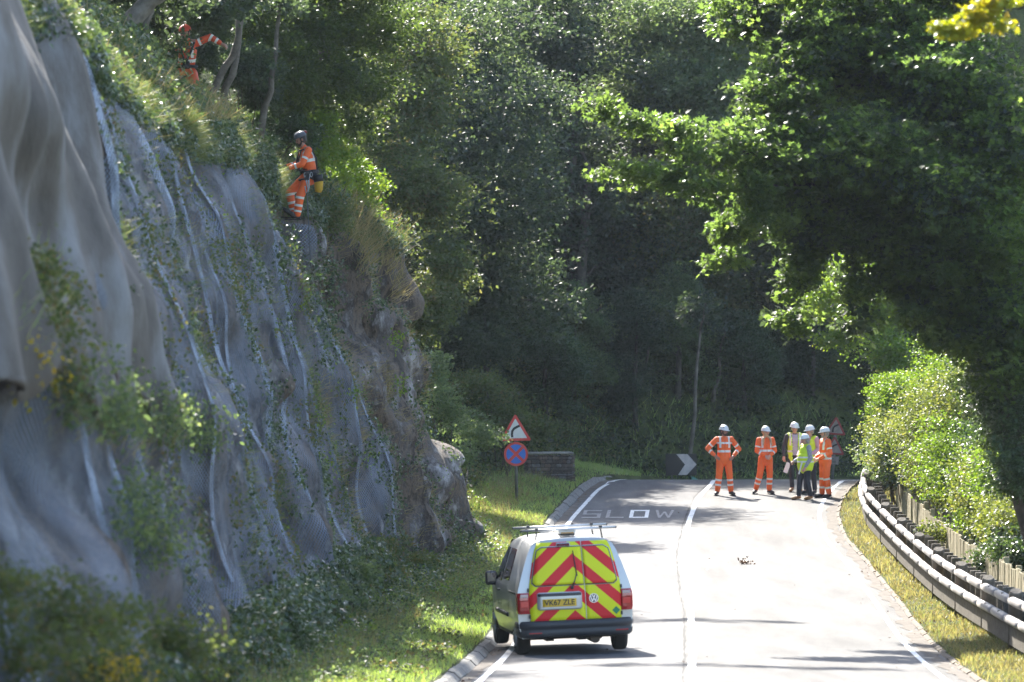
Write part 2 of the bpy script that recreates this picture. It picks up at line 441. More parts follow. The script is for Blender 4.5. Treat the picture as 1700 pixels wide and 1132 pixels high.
def paint_mat():
    m, n, l, b = new_mat('road_paint')
    tc = n.new('ShaderNodeTexCoord'); no = n.new('ShaderNodeTexNoise'); no.inputs['Scale'].default_value = 6; no.inputs['Detail'].default_value = 8; no.inputs['Roughness'].default_value = .75
    l.new(tc.outputs['Object'], no.inputs['Vector'])
    cr = n.new('ShaderNodeValToRGB'); l.new(no.outputs['Fac'], cr.inputs[0])
    e = cr.color_ramp.elements; e[0].position = .36; e[0].color = (.22, .21, .20, 1); e[1].position = .46; e[1].color = (.72, .72, .70, 1)
    l.new(cr.outputs[0], b.inputs['Base Color']); b.inputs['Roughness'].default_value = .55
    return m
M_paint = paint_mat()
M_worn_glare = mat('worn_glare_paint', (.30, .30, .30), .6, scale=7, col2=(.10, .10, .105), detail=8)  # worn paint, dulled further to stand in for glare over these letters
mk = empty('road_markings'); tag(mk, kind='structure')
lp = RL[(RL[:, 1] > 60) & (RL[:, 1] < 153)]; 
lpn = lp.copy(); lpn[:, 0] += .30
strip(lpn, .11, .009, 'edge_line', M_paint, parent=mk)
rp = RR[(RR[:, 1] > 60) & (RR[:, 1] < 149.8)]; rpn = rp.copy(); rpn[:, 0] -= .42
strip(rpn, .09, .013, 'edge_line', M_paint, parent=mk)
strip(CLP + [.0, 0], .12, .013, 'centre_line', M_paint, parent=mk)
M_joint = mat('joint_crack', (.035, .033, .032), .9)
strip(CLP - [.12, 0], .022, .0085, 'lane_joint', M_joint, parent=mk, jit=.018)
# SLOW, lettered 2.8 m long for drivers going away from the camera
def road_letter(polys, x0, w, name, pm=None):
    me = MB()
    for poly in polys:
        vs = []
        for u, v in poly:
            Y = 136.4 + 2.8 * v; X = (x0 + w * u - 850) * 136.4 / F + .17 * v * 0 + .26 * v * .4
            vs.append((X, Y, float(road_z(X, Y)) + .010))
        me.add(vs, [tuple(range(len(vs)))])
    return me.build(name, pm or M_paint, mk)
t = .2
rect = lambda a, b, c, d: [(a, b), (c, b), (c, d), (a, d)]
road_letter([rect(0, 0, 1, .14), rect(1 - t, .14, 1, .43), rect(0, .43, 1, .57), rect(0, .57, t, .86), rect(0, .86, 1, 1)], 965, 31, 'letter_s', M_worn_glare)
road_letter([rect(0, 0, t, 1), rect(t, 0, 1, .14)], 1005, 30, 'letter_l', M_worn_glare)
road_letter([rect(0, 0, 1, .14), rect(0, .14, t, .86), rect(1 - t, .14, 1, .86), rect(0, .86, 1, 1)], 1044, 32, 'letter_o')
road_letter([[(0, 1), (.15, 1), (.32, 0), (.2, 0)], [(.20, 0), (.32, 0), (.56, .8), (.44, .8)], [(.44, .8), (.56, .8), (.8, 0), (.68, 0)], [(.68, 0), (.8, 0), (1, 1), (.85, 1)]], 1086, 32, 'letter_w', M_worn_glare)

# gutter dirt along both edges
M_dirt = mat('gutter_silt', (.07, .055, .042), .95, var=.5, scale=5, col2=(.14, .12, .10))
g1 = lp.copy(); g1[:, 0] += .09
tag(strip(g1, .20, .007, 'gutter', M_dirt, jit=.05), kind='structure')
g2 = rp.copy(); g2[:, 0] -= .10
tag(strip(g2, .22, .011, 'gutter', M_dirt, jit=.10), kind='structure')

# kerbs
M_kerb = mat('kerb_concrete', (.23, .22, .205), .9, var=.35, scale=9, bump=.5, bscale=60, col2=(.11, .105, .095))
def kerb(path, side, w, h, slope, y0, y1, step=.915):
    root = empty('kerb'); tag(root, kind='structure')
    proto = None
    d = np.r_[0, np.cumsum(np.linalg.norm(np.diff(path, axis=0), axis=1))]
    s = np.interp(y0, path[:, 1], d); s1 = np.interp(y1, path[:, 1], d)
    while s < s1:
        a = np.array([np.interp(s, d, path[:, i]) for i in (0, 1)]); b = np.array([np.interp(s + step - .02, d, path[:, i]) for i in (0, 1)])
        za, zb = float(road_z(*a)), float(road_z(*b))
        if proto is None:
            L = step - .02
            poly = [(0, -.12), (0, .015), (side * -slope, h), (side * -(slope + w), h + .02), (side * -(slope + w), -.12)]
            o = MB().prism(poly, 0, L).build('kerb_stone', M_kerb, root)
            proto = o
        else:
            o = proto.copy(); COL.objects.link(o)
        dv = Vector((b[0] - a[0], b[1] - a[1], zb - za)).normalized()
        X = dv.cross(Vector((0, 0, 1))).normalized(); Zv = X.cross(dv)
        M = Matrix((X, dv, Zv)).transposed().to_4x4(); M.translation = Vector((a[0] + random.uniform(-.012, .012), a[1], za + random.uniform(-.01, .012)))
        o.parent = root; o.matrix_local = M
        s += step
    return root
kerb(RL, 1, .09, .10, .09, 68, 151)
M_kerb_k = M_kerb; M_kerb = mat('earthy_edging', (.16, .125, .09), .9, scale=7, col2=(.07, .055, .04), bump=.5)
kerb(RR, -1, .05, .03, .02, 68, 149); M_kerb = M_kerb_k

# ------------------------------------------------------------------ cliff
# cross-sections read off the photograph: depth, then (px, py) from top to foot
CS = {
 26: [(-1150, -700), (-1120, 0), (-960, 560), (-780, 1000), (-640, 1650), (-600, 1900)],
 50: [(-75, -60), (-40, 120), (-15, 380), (40, 560), (90, 760), (150, 950), (200, 1180)],
 64: [(62, -25), (130, 230), (180, 420), (235, 660), (285, 850), (325, 1050), (345, 1170)],
 76: [(118, 105), (200, 240), (270, 380), (330, 560), (385, 720), (425, 900), (455, 1050)],
 86: [(285, 200), (345, 330), (378, 480), (432, 700), (500, 960), (515, 1020)],
 95: [(350, 213), (400, 300), (445, 440), (492, 620), (545, 850), (575, 975)],
 105: [(438, 285), (465, 420), (520, 560), (578, 730), (640, 935)],
 114: [(560, 345), (590, 450), (630, 600), (680, 760), (715, 915)],
 121.5: [(640, 400), (655, 450), (667, 520), (690, 580), (702, 620), (716, 690), (742, 745), (765, 902)],
}
csk = np.array(sorted(CS)); NT = 130
prof = []
for Z in csk:
    q = np.array(CS[Z], float); X = (q[:, 0] - 850) * Z / F; z = (566 - q[:, 1]) * Z / F
    if z[-1] > -4.45: pass
    X = np.r_[X, X[-1] + .25]; z = np.r_[z, z[-1] - .8]       # carry the foot into the ground
    tt = np.linspace(0, 1, NT); s = (z[0] - z) / (z[0] - z[-1])
    prof.append(np.stack([np.interp(tt, s, X), np.interp(tt, s, z)], 1))
prof = np.array(prof)                                              # (k, NT, 2)
CZ = np.concatenate([np.arange(28, 46, .4), np.arange(46, 122, .14)])
def prof_at(Z):
    """smooth interpolation between the cross-sections"""
    Z = np.clip(Z, csk[0], csk[-1]); i = np.clip(np.searchsorted(csk, Z, 'right') - 1, 0, len(csk) - 2)
    t = (Z - csk[i]) / (csk[i + 1] - csk[i]); t = t[:, None, None]
    return prof[i] * (1 - t) + prof[i + 1] * t
RIDGE = np.array([26, 33, 39, 45, 51, 57.5, 64, 70.5, 76, 81.5, 86, 91, 95, 100, 105, 109, 113, 117, 121.5])
def recess(Z):
    """how far the face lies back between the ridges (0 on a ridge)"""
    i = np.clip(np.searchsorted(RIDGE, Z, 'right') - 1, 0, len(RIDGE) - 2)
    t = np.clip((Z - RIDGE[i]) / (RIDGE[i + 1] - RIDGE[i]), 0, 1)
    return np.sin(np.pi * t ** .8) ** .8
PB = prof_at(CZ)
for _ in range(10): PB[1:-1] = (PB[:-2] + 2 * PB[1:-1] + PB[2:]) / 4
ZZ = np.repeat(CZ[:, None], NT, 1)
tcol = np.linspace(0, 1, NT)[None]
BX, BZ = PB[..., 0].copy(), PB[..., 1].copy()
net_zone = np.clip((107 - ZZ) / 3, 0, 1)
rec = recess(ZZ + .6 * fbm(0, ZZ * .2, BZ * .35, 2, 31))
base_disp = -.46 * rec * (.55 + .45 * vnoise(ZZ * .11, BZ * .3, 0, 33))
rough_f = .18 * fbm(BX * .5, ZZ * .30, BZ * .9, 5, 41)
# blocky ledges and slabs
blk = vnoise(ZZ * .45, BZ * .75 + .3 * ZZ * .2, 0, 51); blk2 = vnoise(ZZ * 1.1, BZ * 1.7, 3, 52)
slab = .22 * np.tanh(blk * 3.2) + .10 * np.tanh(blk2 * 4)
slab = slab * (1 + .45 * np.clip((ZZ - 107) / 4, 0, 1))
ledge = .10 * np.abs(np.sin(BZ * 2.6 + 1.5 * vnoise(ZZ * .3, BZ * .4, 0, 53)))
disp = base_disp + rough_f * 1.35 + slab * (1.05 - .2 * net_zone) + ledge
# the climbers' working places are hollows in the face
disp = disp - .30 * np.exp(-((ZZ - 103.5) / 3.0) ** 2 - ((BZ - 2.9) / 1.1) ** 2)
foot_fade = np.clip((1 - tcol) * 8, 0, 1)
CXs = BX + disp * (0.5 + .5 * foot_fade)
cliff_V = np.stack([CXs, ZZ + .10 * slab, BZ], -1)
# close the far end: turn the corner back into the hill
endc = []
for k, (dy, dx) in enumerate([(.5, -.15), (1.0, -.5), (1.5, -1.1), (2.0, -2.2), (2.5, -4), (3, -7)]):
    c = cliff_V[-1].copy(); c[:, 1] += dy; c[:, 0] += dx + .12 * vnoise(k * .8, c[:, 2] * 2, 0, 61)
    c[:, 2] -= .05 * k * k * .3; endc.append(c)
cliff_V = np.concatenate([cliff_V, np.array(endc)], 0)
nrow = len(cliff_V)

def rock_mat():
    m, n, l, b = new_mat('weathered_rock')
    tc = n.new('ShaderNodeTexCoord')
    mp = n.new('ShaderNodeMapping'); mp.inputs['Scale'].default_value = (1, .35, .55); l.new(tc.outputs['Object'], mp.inputs['Vector'])
    a = n.new('ShaderNodeTexNoise'); a.inputs['Scale'].default_value = 1.6; a.inputs['Detail'].default_value = 9; a.inputs['Roughness'].default_value = .68; l.new(mp.outputs[0], a.inputs['Vector'])
    cr = n.new('ShaderNodeValToRGB'); l.new(a.outputs['Fac'], cr.inputs[0]); e = cr.color_ramp.elements
    e[0].position = .30; e[0].color = (.022, .018, .015, 1); e[1].position = .68; e[1].color = (.46, .455, .46, 1)
    for p, c in ((.42, (.045, .034, .025)), (.48, (.14, .105, .078)), (.53, (.07, .06, .055)), (.60, (.22, .205, .20))):
        k = e.new(p); k.color = (*c, 1)
    v = n.new('ShaderNodeTexVoronoi'); v.feature = 'DISTANCE_TO_EDGE'; v.inputs['Scale'].default_value = 1.3
    dv = n.new('ShaderNodeVectorMath'); dv.operation = 'MULTIPLY_ADD'; dv.inputs[1].default_value = (.9, .9, .9); l.new(a.outputs['Color'], dv.inputs[0]); l.new(mp.outputs[0], dv.inputs[2]); l.new(dv.outputs[0], v.inputs['Vector'])
    c2 = n.new('ShaderNodeValToRGB'); l.new(v.outputs['Distance'], c2.inputs[0]); c2.color_ramp.elements[0].color = (.25, .22, .2, 1); c2.color_ramp.elements[1].position = .045
    mx = n.new('ShaderNodeMix'); mx.data_type = 'RGBA'; mx.blend_type = 'MULTIPLY'; mx.inputs[0].default_value = .45
    l.new(cr.outputs[0], mx.inputs[6]); l.new(c2.outputs[0], mx.inputs[7]); l.new(mx.outputs[2], b.inputs['Base Color'])
    b.inputs['Roughness'].default_value = .85
    f = n.new('ShaderNodeTexNoise'); f.inputs['Scale'].default_value = 9; f.inputs['Detail'].default_value = 8; f.inputs['Roughness'].default_value = .7; l.new(mp.outputs[0], f.inputs['Vector'])
    ad = n.new('ShaderNodeMath'); ad.operation = 'ADD'; l.new(f.outputs['Fac'], ad.inputs[0]); l.new(c2.outputs[0], ad.inputs[1])
    bp = n.new('ShaderNodeBump'); bp.inputs['Strength'].default_value = 1; bp.inputs['Distance'].default_value = .12
    l.new(ad.outputs[0], bp.inputs['Height']); l.new(bp.outputs[0], b.inputs['Normal'])
    return m
M_rock = rock_mat()
tag(link('rock_cliff', mesh_np('rock_cliff', cliff_V.reshape(-1, 3), grid_faces(nrow, NT, True), smooth=True), M_rock), kind='structure')

# the planted slope above the rock face
NS = 46
topline = cliff_V[:len(CZ), 0].copy()
for _ in range(8): topline[1:-1] = (topline[:-2] + 2 * topline[1:-1] + topline[2:]) / 4
sdv = np.r_[0, np.cumsum(np.linspace(.10, .9, NS - 1))]
HV = np.zeros((len(CZ), NS, 3))
slope_k = np.interp(sdv, [0, 1.2, 2.5, 5, 20], [0, 1.25, 2.2, 3.4, 9.5])
HV[..., 0] = topline[:, 0:1] - sdv[None]; HV[..., 1] = CZ[:, None]
HV[..., 2] = topline[:, 2:3] + slope_k[None] + .25 * fbm(HV[..., 0] * .7, HV[..., 1] * .35, 0, 4, 71) * np.clip(sdv, 0, 1)[None]
back = np.clip((CZ - 108) / 14, 0, 1)[:, None]
HV[..., 2] -= .25 * slope_k[None] * back
ext = HV[-1][None] + np.array([0, 1, 0])[None, None] * np.array([1.5, 4, 8, 14])[:, None, None]
ext[..., 2] -= np.array([.15, .5, 1.2, 2.5])[:, None]; ext[..., 0] -= np.array([.9, 2.2, 4.0, 6.5])[:, None]
HV = np.concatenate([HV, ext], 0)
HV[:, 0, 0] += .12; HV[:, 0, 2] -= .1
tag(link('hillside', mesh_np('hillside', HV.reshape(-1, 3), grid_faces(len(HV), NS, True), smooth=True), M_ground), kind='structure')

# one tree for shooting rays at the land
def bvh_of(parts):
    V = []; Fc = []; o = 0
    for v, f in parts:
        V += v.tolist(); Fc += (f + o).tolist(); o += len(v)
    return BVHTree.FromPolygons(V, Fc)
LAND = bvh_of([(GV, grid_faces(len(ys), len(xs))), (cliff_V.reshape(-1, 3), grid_faces(nrow, NT)), (HV.reshape(-1, 3), grid_faces(len(HV), NS))])
ROADB = bvh_of([(road_v, grid_faces(len(RL), nc))])
def hit(px, py, tree=None):
    d = Vector(((px - 850) / F, 1, (566 - py) / F)).normalized()
    p, nrm, i, dist = (tree or LAND).ray_cast(Vector((0, 0, 0)) + d * 20, d, 500)
    return p, nrm
def drop(x, y, tree=None):
    p, n, i, d = (tree or LAND).ray_cast(Vector((x, y, 60)), Vector((0, 0, -1)), 200)
    return p.z if p else float(tz(np.array(x), np.array(y)))

# ------------------------------------------------------------------ rockfall netting
def net_mat(name, col, cell=.085, wire=.17, lo=.30, hi=.62, nsc=.9):
    m, n, l, b = new_mat(name)
    uv = n.new('ShaderNodeUVMap')
    sp = n.new('ShaderNodeSeparateXYZ'); l.new(uv.outputs[0], sp.inputs[0])
    def mth(op, a, b_=None, c=None):
        k = n.new('ShaderNodeMath'); k.operation = op
        for i, s in enumerate((a, b_, c)):
            if s is None: continue
            if isinstance(s, (int, float)): k.inputs[i].default_value = s
            else: l.new(s, k.inputs[i])
        return k.outputs[0]
    u = mth('DIVIDE', sp.outputs[0], cell * 1.6); v = mth('DIVIDE', sp.outputs[1], cell)
    d1 = mth('ABSOLUTE', mth('SUBTRACT', mth('FRACT', mth('ADD', u, v)), .5))
    d2 = mth('ABSOLUTE', mth('SUBTRACT', mth('FRACT', mth('SUBTRACT', u, v)), .5))
    w = mth('LESS_THAN', mth('MINIMUM', d1, d2), wire)
    no = n.new('ShaderNodeTexNoise'); no.inputs['Scale'].default_value = nsc; no.inputs['Detail'].default_value = 5
    mp = n.new('ShaderNodeMapping'); mp.inputs['Scale'].default_value = (.7, 1.0, 1); l.new(uv.outputs[0], mp.inputs['Vector']); l.new(mp.outputs[0], no.inputs['Vector'])
    mr = n.new('ShaderNodeMapRange'); mr.inputs['From Min'].default_value = .40; mr.inputs['From Max'].default_value = .62
    mr.inputs['To Min'].default_value = lo; mr.inputs['To Max'].default_value = hi; l.new(no.outputs['Fac'], mr.inputs[0])
    al = mth('MULTIPLY_ADD', w, .62, mth('MULTIPLY', mth('MAXIMUM', mr.outputs[0], 0.0), .62))
    al = mth('MINIMUM', al, .97)
    l.new(al, b.inputs['Alpha'])
    b.inputs['Base Color'].default_value = (*col, 1); b.inputs['Roughness'].default_value = .55; b.inputs['Specular IOR Level'].default_value = .6
    nb = n.new('ShaderNodeTexNoise'); nb.inputs['Scale'].default_value = 2.2; nb.inputs['Detail'].default_value = 6; nb.inputs['Roughness'].default_value = .7; l.new(uv.outputs[0], nb.inputs['Vector'])
    bp = n.new('ShaderNodeBump'); bp.inputs['Strength'].default_value = 1; bp.inputs['Distance'].default_value = .12; l.new(nb.outputs['Fac'], bp.inputs['Height']); l.new(bp.outputs[0], b.inputs['Normal'])
    return m
M_net = net_mat('galvanised_mesh', (.115, .15, .215), cell=.065, wire=.085, lo=-.15, hi=.62)
M_fold = net_mat('doubled_mesh', (.24, .30, .41), cell=.06, wire=.16, lo=-.25, hi=.95, nsc=3.0)  # doubled layers; the brighter colour also carries sky light caught on the ridges

sm_disp = disp.copy()
for _ in range(9):
    sm_disp[1:-1] = (sm_disp[:-2] + 2 * sm_disp[1:-1] + sm_disp[2:]) / 4
    sm_disp[:, 1:-1] = (sm_disp[:, :-2] + 2 * sm_disp[:, 1:-1] + sm_disp[:, 2:]) / 4
NETX = np.maximum(BX + sm_disp * (.5 + .5 * foot_fade) + .10, CXs + .02)
for _ in range(14):
    NETX[1:-1] = (NETX[:-2] + 2 * NETX[1:-1] + NETX[2:]) / 4; NETX[:, 1:-1] = (NETX[:, :-2] + 2 * NETX[:, 1:-1] + NETX[:, 2:]) / 4
NETX = .55 * NETX + .45 * np.maximum(NETX, CXs + .03)
NETX += .035 * fbm(ZZ * .9, BZ * 1.1, 0, 4, 83) + .03 * vnoise(ZZ * .7, BZ * .4, 0, 81) + .012 * np.sin(ZZ * 4.4 + 1.2 * vnoise(ZZ * .2, BZ * .3, 1, 82))
def net_panel(z0, z1, t0, t1, label, folds, lowcut=0.0):
    i0, i1 = np.searchsorted(CZ, z0), min(np.searchsorted(CZ, z1) + 1, len(CZ))
    j0, j1 = int(t0 * (NT - 1)), int(t1 * (NT - 1)) + 1
    X = NETX[i0:i1, j0:j1] + .012; Y = ZZ[i0:i1, j0:j1]; Z = BZ[i0:i1, j0:j1]
    V = np.stack([X, Y, Z], -1)
    # drape runs down the face: uv in metres
    root = empty('rockfall_net', V[0, -1])
    tag(root, label, 'rockfall net', 'rockfall nets hung down the cliff')
    V = V - np.array(V[0, -1])
    uv = np.stack([Y, Z], -1).reshape(-1, 2)
    link('mesh_sheet', mesh_np('mesh_sheet', V.reshape(-1, 3), grid_faces(*X.shape, True), smooth=True, uv=uv), M_net, root)
    base = np.array(root.location)
    for zf, wd, f0, f1 in folds:
        i = min(np.searchsorted(CZ, zf), len(CZ) - 1); a0, a1 = int(f0 * (NT - 1)), int(f1 * (NT - 1))
        js = np.arange(a0, a1, 2)
        kx = np.convolve(np.pad(NETX[i], 14, 'edge'), np.hanning(29) / np.hanning(29).sum(), 'valid')
        kx = np.maximum(kx, NETX[i] + .0)
        kx = np.convolve(np.pad(kx, 7, 'edge'), np.hanning(15) / np.hanning(15).sum(), 'valid')
        rows = []
        for j in js:
            x, z = kx[j], BZ[i, j]; tt = (j - a0) / max(1, a1 - a0); w = wd * .55 * (.6 + .4 * math.sin(j * .05 + zf)) * min(1, 6 * tt + .1, 6 * (1 - tt) + .1)
            yo = .05 * math.sin(j * .04 + zf)
            rows.append([(x - .02, CZ[i] - .30 + yo, z), (x + w * .55, CZ[i] - .12 + yo, z), (x + w, CZ[i] + yo, z), (x + w * .75, CZ[i] + .10 + yo, z), (x - .04, CZ[i] + .16 + yo, z)])
        r_ = np.array(rows) - base
        uvf = np.stack([np.tile([0, .2, .35, .45, .6], len(js)), np.repeat(BZ[i, js], 5)], 1)
        link('seam_fold', mesh_np('seam_fold', r_.reshape(-1, 3), grid_faces(len(js), 5), smooth=True, uv=uvf), M_fold, root)
    return root
net_panel(28, 64, .22, .99, 'dark rockfall net low on the nearest part of the cliff, below the grey sheet', [(44, .12, .35, .93), (52, .10, .45, .93), (56.5, .07, .55, .9)])
net_panel(64, 76, .02, .97, 'rockfall net just beyond the smooth grey sheet, with a blue seam at its near edge', [(64.2, .15, .0, .62), (70.5, .04, .05, .8)])
net_panel(76, 86, .03, .97, 'rockfall net over brown rock under the leaning thick tree trunk', [(76.1, .14, .02, .93), (81, .05, .1, .8), (83.5, .03, .2, .95)])
net_panel(86, 95, .02, .98, 'rockfall net with a long pale seam running down below the dry grass edge', [(86.1, .12, .02, .96), (91.5, .10, .15, .97)])
net_panel(95, 103.2, .01, .98, 'broad blue-grey rockfall net hanging left of the climber', [(95.1, .12, .02, .97), (97.5, .05, .2, .95), (103, .04, .02, .45)])
net_panel(103.2, 108.5, .10, .99, 'farthest rockfall net, below and to the right of the climber’s boots', [(105, .06, .25, .97), (108.2, .04, .45, .98)])

# smooth grey sheet nearest the camera
def grey_sheet():
    i0, i1 = np.searchsorted(CZ, 28), np.searchsorted(CZ, 63.6)
    nj = 80; t = np.linspace(0, 1, nj)[None]
    Y = np.repeat(ZZ[i0:i1, :1], nj, 1); zb = np.interp(Y[:, :1], [28, 40, 50, 64], [-.1, -.2, -.4, -.62]) + .12 * np.sin(Y[:, :1] * 1.3)
    Z = BZ[i0:i1, :1] * (1 - t) + zb * t
    NX_ = np.array([np.interp(-Z[r], -BZ[i0 + r], NETX[i0 + r]) for r in range(i1 - i0)])
    s = Y - 46
    fold = .07 * np.sin(s * 1.15 + 1.2 * vnoise(s * .25, Z * .25, 0, 91)) * (.35 + .65 * t) + .09 * np.sin(s * 2.7 + 2 * vnoise(s * .4, Z * .3, 3, 92))
    for _ in range(40):
        NX_[1:-1] = (NX_[:-2] + 2 * NX_[1:-1] + NX_[2:]) / 4; NX_[:, 1:-1] = (NX_[:, :-2] + 2 * NX_[:, 1:-1] + NX_[:, 2:]) / 4
    X = NX_ + .16 + fold * .75 + .09 * fbm(Y * .5, Z * .8, 0, 5, 93)
    Z[:, 0] += .2
    Z[:, -1] += .15 * np.sin(s[:, -1] * 1.9)
    V = np.stack([X, Y, Z], -1); b = V[-1, -1].copy()
    m, n, l, bs = new_mat('weathered_geotextile')
    tc = n.new('ShaderNodeTexCoord'); mp = n.new('ShaderNodeMapping'); mp.inputs['Scale'].default_value = (1, .35, .30); l.new(tc.outputs['Object'], mp.inputs['Vector'])
    no = n.new('ShaderNodeTexNoise'); no.inputs['Scale'].default_value = 1.7; no.inputs['Detail'].default_value = 7; no.inputs['Roughness'].default_value = .6; l.new(mp.outputs[0], no.inputs['Vector'])
    cr = n.new('ShaderNodeValToRGB'); l.new(no.outputs['Fac'], cr.inputs[0]); e = cr.color_ramp.elements
    e[0].position = .34; e[0].color = (.035, .028, .022, 1); e[1].position = .66; e[1].color = (.17, .17, .175, 1); k = e.new(.5); k.color = (.085, .072, .062, 1)
    l.new(cr.outputs[0], bs.inputs['Base Color']); bs.inputs['Roughness'].default_value = .8
    w = n.new('ShaderNodeTexNoise'); w.inputs['Scale'].default_value = 40; l.new(mp.outputs[0], w.inputs['Vector'])
    bp = n.new('ShaderNodeBump'); bp.inputs['Strength'].default_value = .4; bp.inputs['Distance'].default_value = .02; l.new(w.outputs['Fac'], bp.inputs['Height']); l.new(bp.outputs[0], bs.inputs['Normal'])
    o = link('geotextile_sheet', mesh_np('geotextile_sheet', (V - b).reshape(-1, 3), grid_faces(*Y.shape, True), smooth=True), m)
    o.location = b
    sol = o.modifiers.new('thickness', 'SOLIDIFY'); sol.thickness = .015
    tag(o, 'smooth brown-grey sheet hanging in deep folds over the nearest cliff, upper left', 'sheet')
grey_sheet()

# ------------------------------------------------------------------ foliage materials
LM = {
 'grass': leaf_mat('grass_blades', [(.14, .23, .085), (.18, .28, .10), (.22, .30, .12), (.34, .33, .19)], .45, .5, (2.2, 2.0, .9)),
 'bank':  leaf_mat('bank_grass', [(.07, .11, .04), (.10, .14, .05), (.13, .16, .065), (.24, .22, .13)], .42, .5, (2.0, 1.9, 1.0)),
 'dry':   leaf_mat('dry_grass', [(.34, .28, .15), (.26, .22, .10), (.16, .17, .06), (.36, .31, .20)], .35, .6, (1.6, 1.4, 1.0)),
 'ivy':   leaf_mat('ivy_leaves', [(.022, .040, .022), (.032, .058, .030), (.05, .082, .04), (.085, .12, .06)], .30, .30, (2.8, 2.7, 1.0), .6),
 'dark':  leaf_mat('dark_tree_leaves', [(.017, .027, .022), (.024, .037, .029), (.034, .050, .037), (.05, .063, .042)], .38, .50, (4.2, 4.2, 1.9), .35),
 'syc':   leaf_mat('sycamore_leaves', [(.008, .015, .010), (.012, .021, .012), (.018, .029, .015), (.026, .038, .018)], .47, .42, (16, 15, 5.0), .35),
 'syc2':  leaf_mat('shade_dimmed_sycamore_leaves', [(.009, .016, .011), (.014, .023, .014), (.020, .031, .018), (.03, .042, .022)], .42, .5, (9, 8.6, 2.4), .35),  # dimmer copy of the sycamore leaf, canopy shade put into its colour
 'mid':   leaf_mat('mixed_leaves', [(.032, .048, .026), (.045, .066, .034), (.062, .080, .040), (.095, .072, .052)], .42, .55, (3.6, 3.4, 1.4), .3),
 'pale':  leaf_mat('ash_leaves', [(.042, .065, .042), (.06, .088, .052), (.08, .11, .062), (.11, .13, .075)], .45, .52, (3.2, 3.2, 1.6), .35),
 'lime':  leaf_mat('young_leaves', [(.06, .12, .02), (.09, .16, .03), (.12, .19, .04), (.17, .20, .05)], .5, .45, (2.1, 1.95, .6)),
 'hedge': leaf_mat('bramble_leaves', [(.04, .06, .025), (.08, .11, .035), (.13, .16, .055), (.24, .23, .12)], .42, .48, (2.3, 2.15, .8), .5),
 'yellow': leaf_mat('yellow_leaves', [(.22, .22, .02), (.30, .26, .03), (.38, .30, .03), (.30, .20, .04)], .5, .4, (1.8, 1.6, .5)),
 'gold': leaf_mat('yellow_green_leaves', [(.13, .20, .02), (.19, .24, .03), (.26, .26, .03), (.22, .14, .04)], .5, .4, (2.2, 2.0, .5)),
 'under': leaf_mat('shade_darkened_undergrowth', [(.010, .018, .011), (.016, .027, .016), (.024, .036, .02), (.035, .05, .025)], .3, .5, (3, 3, 1), .3),  # shade below the overhanging trees is put into these darker colours
 'brown': leaf_mat('dead_leaves', [(.10, .055, .03), (.16, .09, .045), (.22, .14, .07), (.08, .05, .035)], .1, .6, (1.2, 1, .8)),
}
M_bark = mat('grey_bark', (.19, .165, .135), .9, bump=.9, bscale=22, scale=4, col2=(.07, .06, .045))
M_bark_d = mat('dark_bark', (.09, .075, .06), .9, bump=.8, bscale=25, scale=5, col2=(.04, .035, .028))
M_twig = mat('dead_twigs', (.24, .19, .13), .85, scale=6, col2=(.12, .09, .06))

def on_cliff(px, py, tree=None):
    return hit(px, py, tree)

def surf_scatter(n, x0, x1, y0, y1, keep=None, g=None):
    g = g or rng
    x = g.uniform(x0, x1, n); y = g.uniform(y0, y1, n)
    dl = sdist(x, y, LPs); dr = -sdist(x, y, RPs); db = sdist(x, y, BPs)
    k = keep(x, y, dl, dr, db); x, y = x[k], y[k]
    return x, y, tz(x, y), dl[k], dr[k], db[k]

def patch(name, kind, n, spots, leaf, label=None, cat=None, group=None, depth=.25, size=.07, tilt=.9, width=1, stems=False, hang=0.0):
    """plants rooted where rays through the photograph's spots meet the land; spots: (px, py, rx, ry)"""
    pts = []; nor = []
    w = np.array([s[2] * s[3] for s in spots], float); w /= w.sum()
    ci = rng.choice(len(spots), n, p=w)
    twigs = {}
    for i in ci:
        s = spots[i]
        a, r = rng.uniform(0, 2 * math.pi), math.sqrt(rng.uniform(0, 1))
        q = (s[0] + s[2] * r * math.cos(a), s[1] + s[3] * r * math.sin(a))
        p, nm = hit(*q)
        if p is None: continue
        if nm.x < 0 and nm.z < .3: nm = -nm
        if nm.dot(p) > 0: nm = -nm
        for _ in range(6):
            pts.append(p + nm * rng.uniform(.02, depth) + Vector((rng.normal(0, .07), rng.normal(0, .25), rng.normal(0, .07) - hang * rng.uniform(0, 1))))
            nor.append(nm * .7 + Vector((0, 0, .5)))
    pts = np.array([tuple(v) for v in pts]); nor = np.array([tuple(v) for v in nor])
    c = pts.mean(0); c[2] = pts[:, 2].min()
    rootp = empty(name, c); tag(rootp, label, cat or 'plant', group)
    kw = dict(up=nor) if leaf in ('oval', 'palm') else dict(up=nor * .8 + np.array([.2, 0, .6]))
    me = leaves_mesh('foliage', pts - c, size, leaf, tilt, g=rng, width=width, **kw)
    tag(link('foliage', me, LM[kind], rootp), kind='stuff')
    return rootp

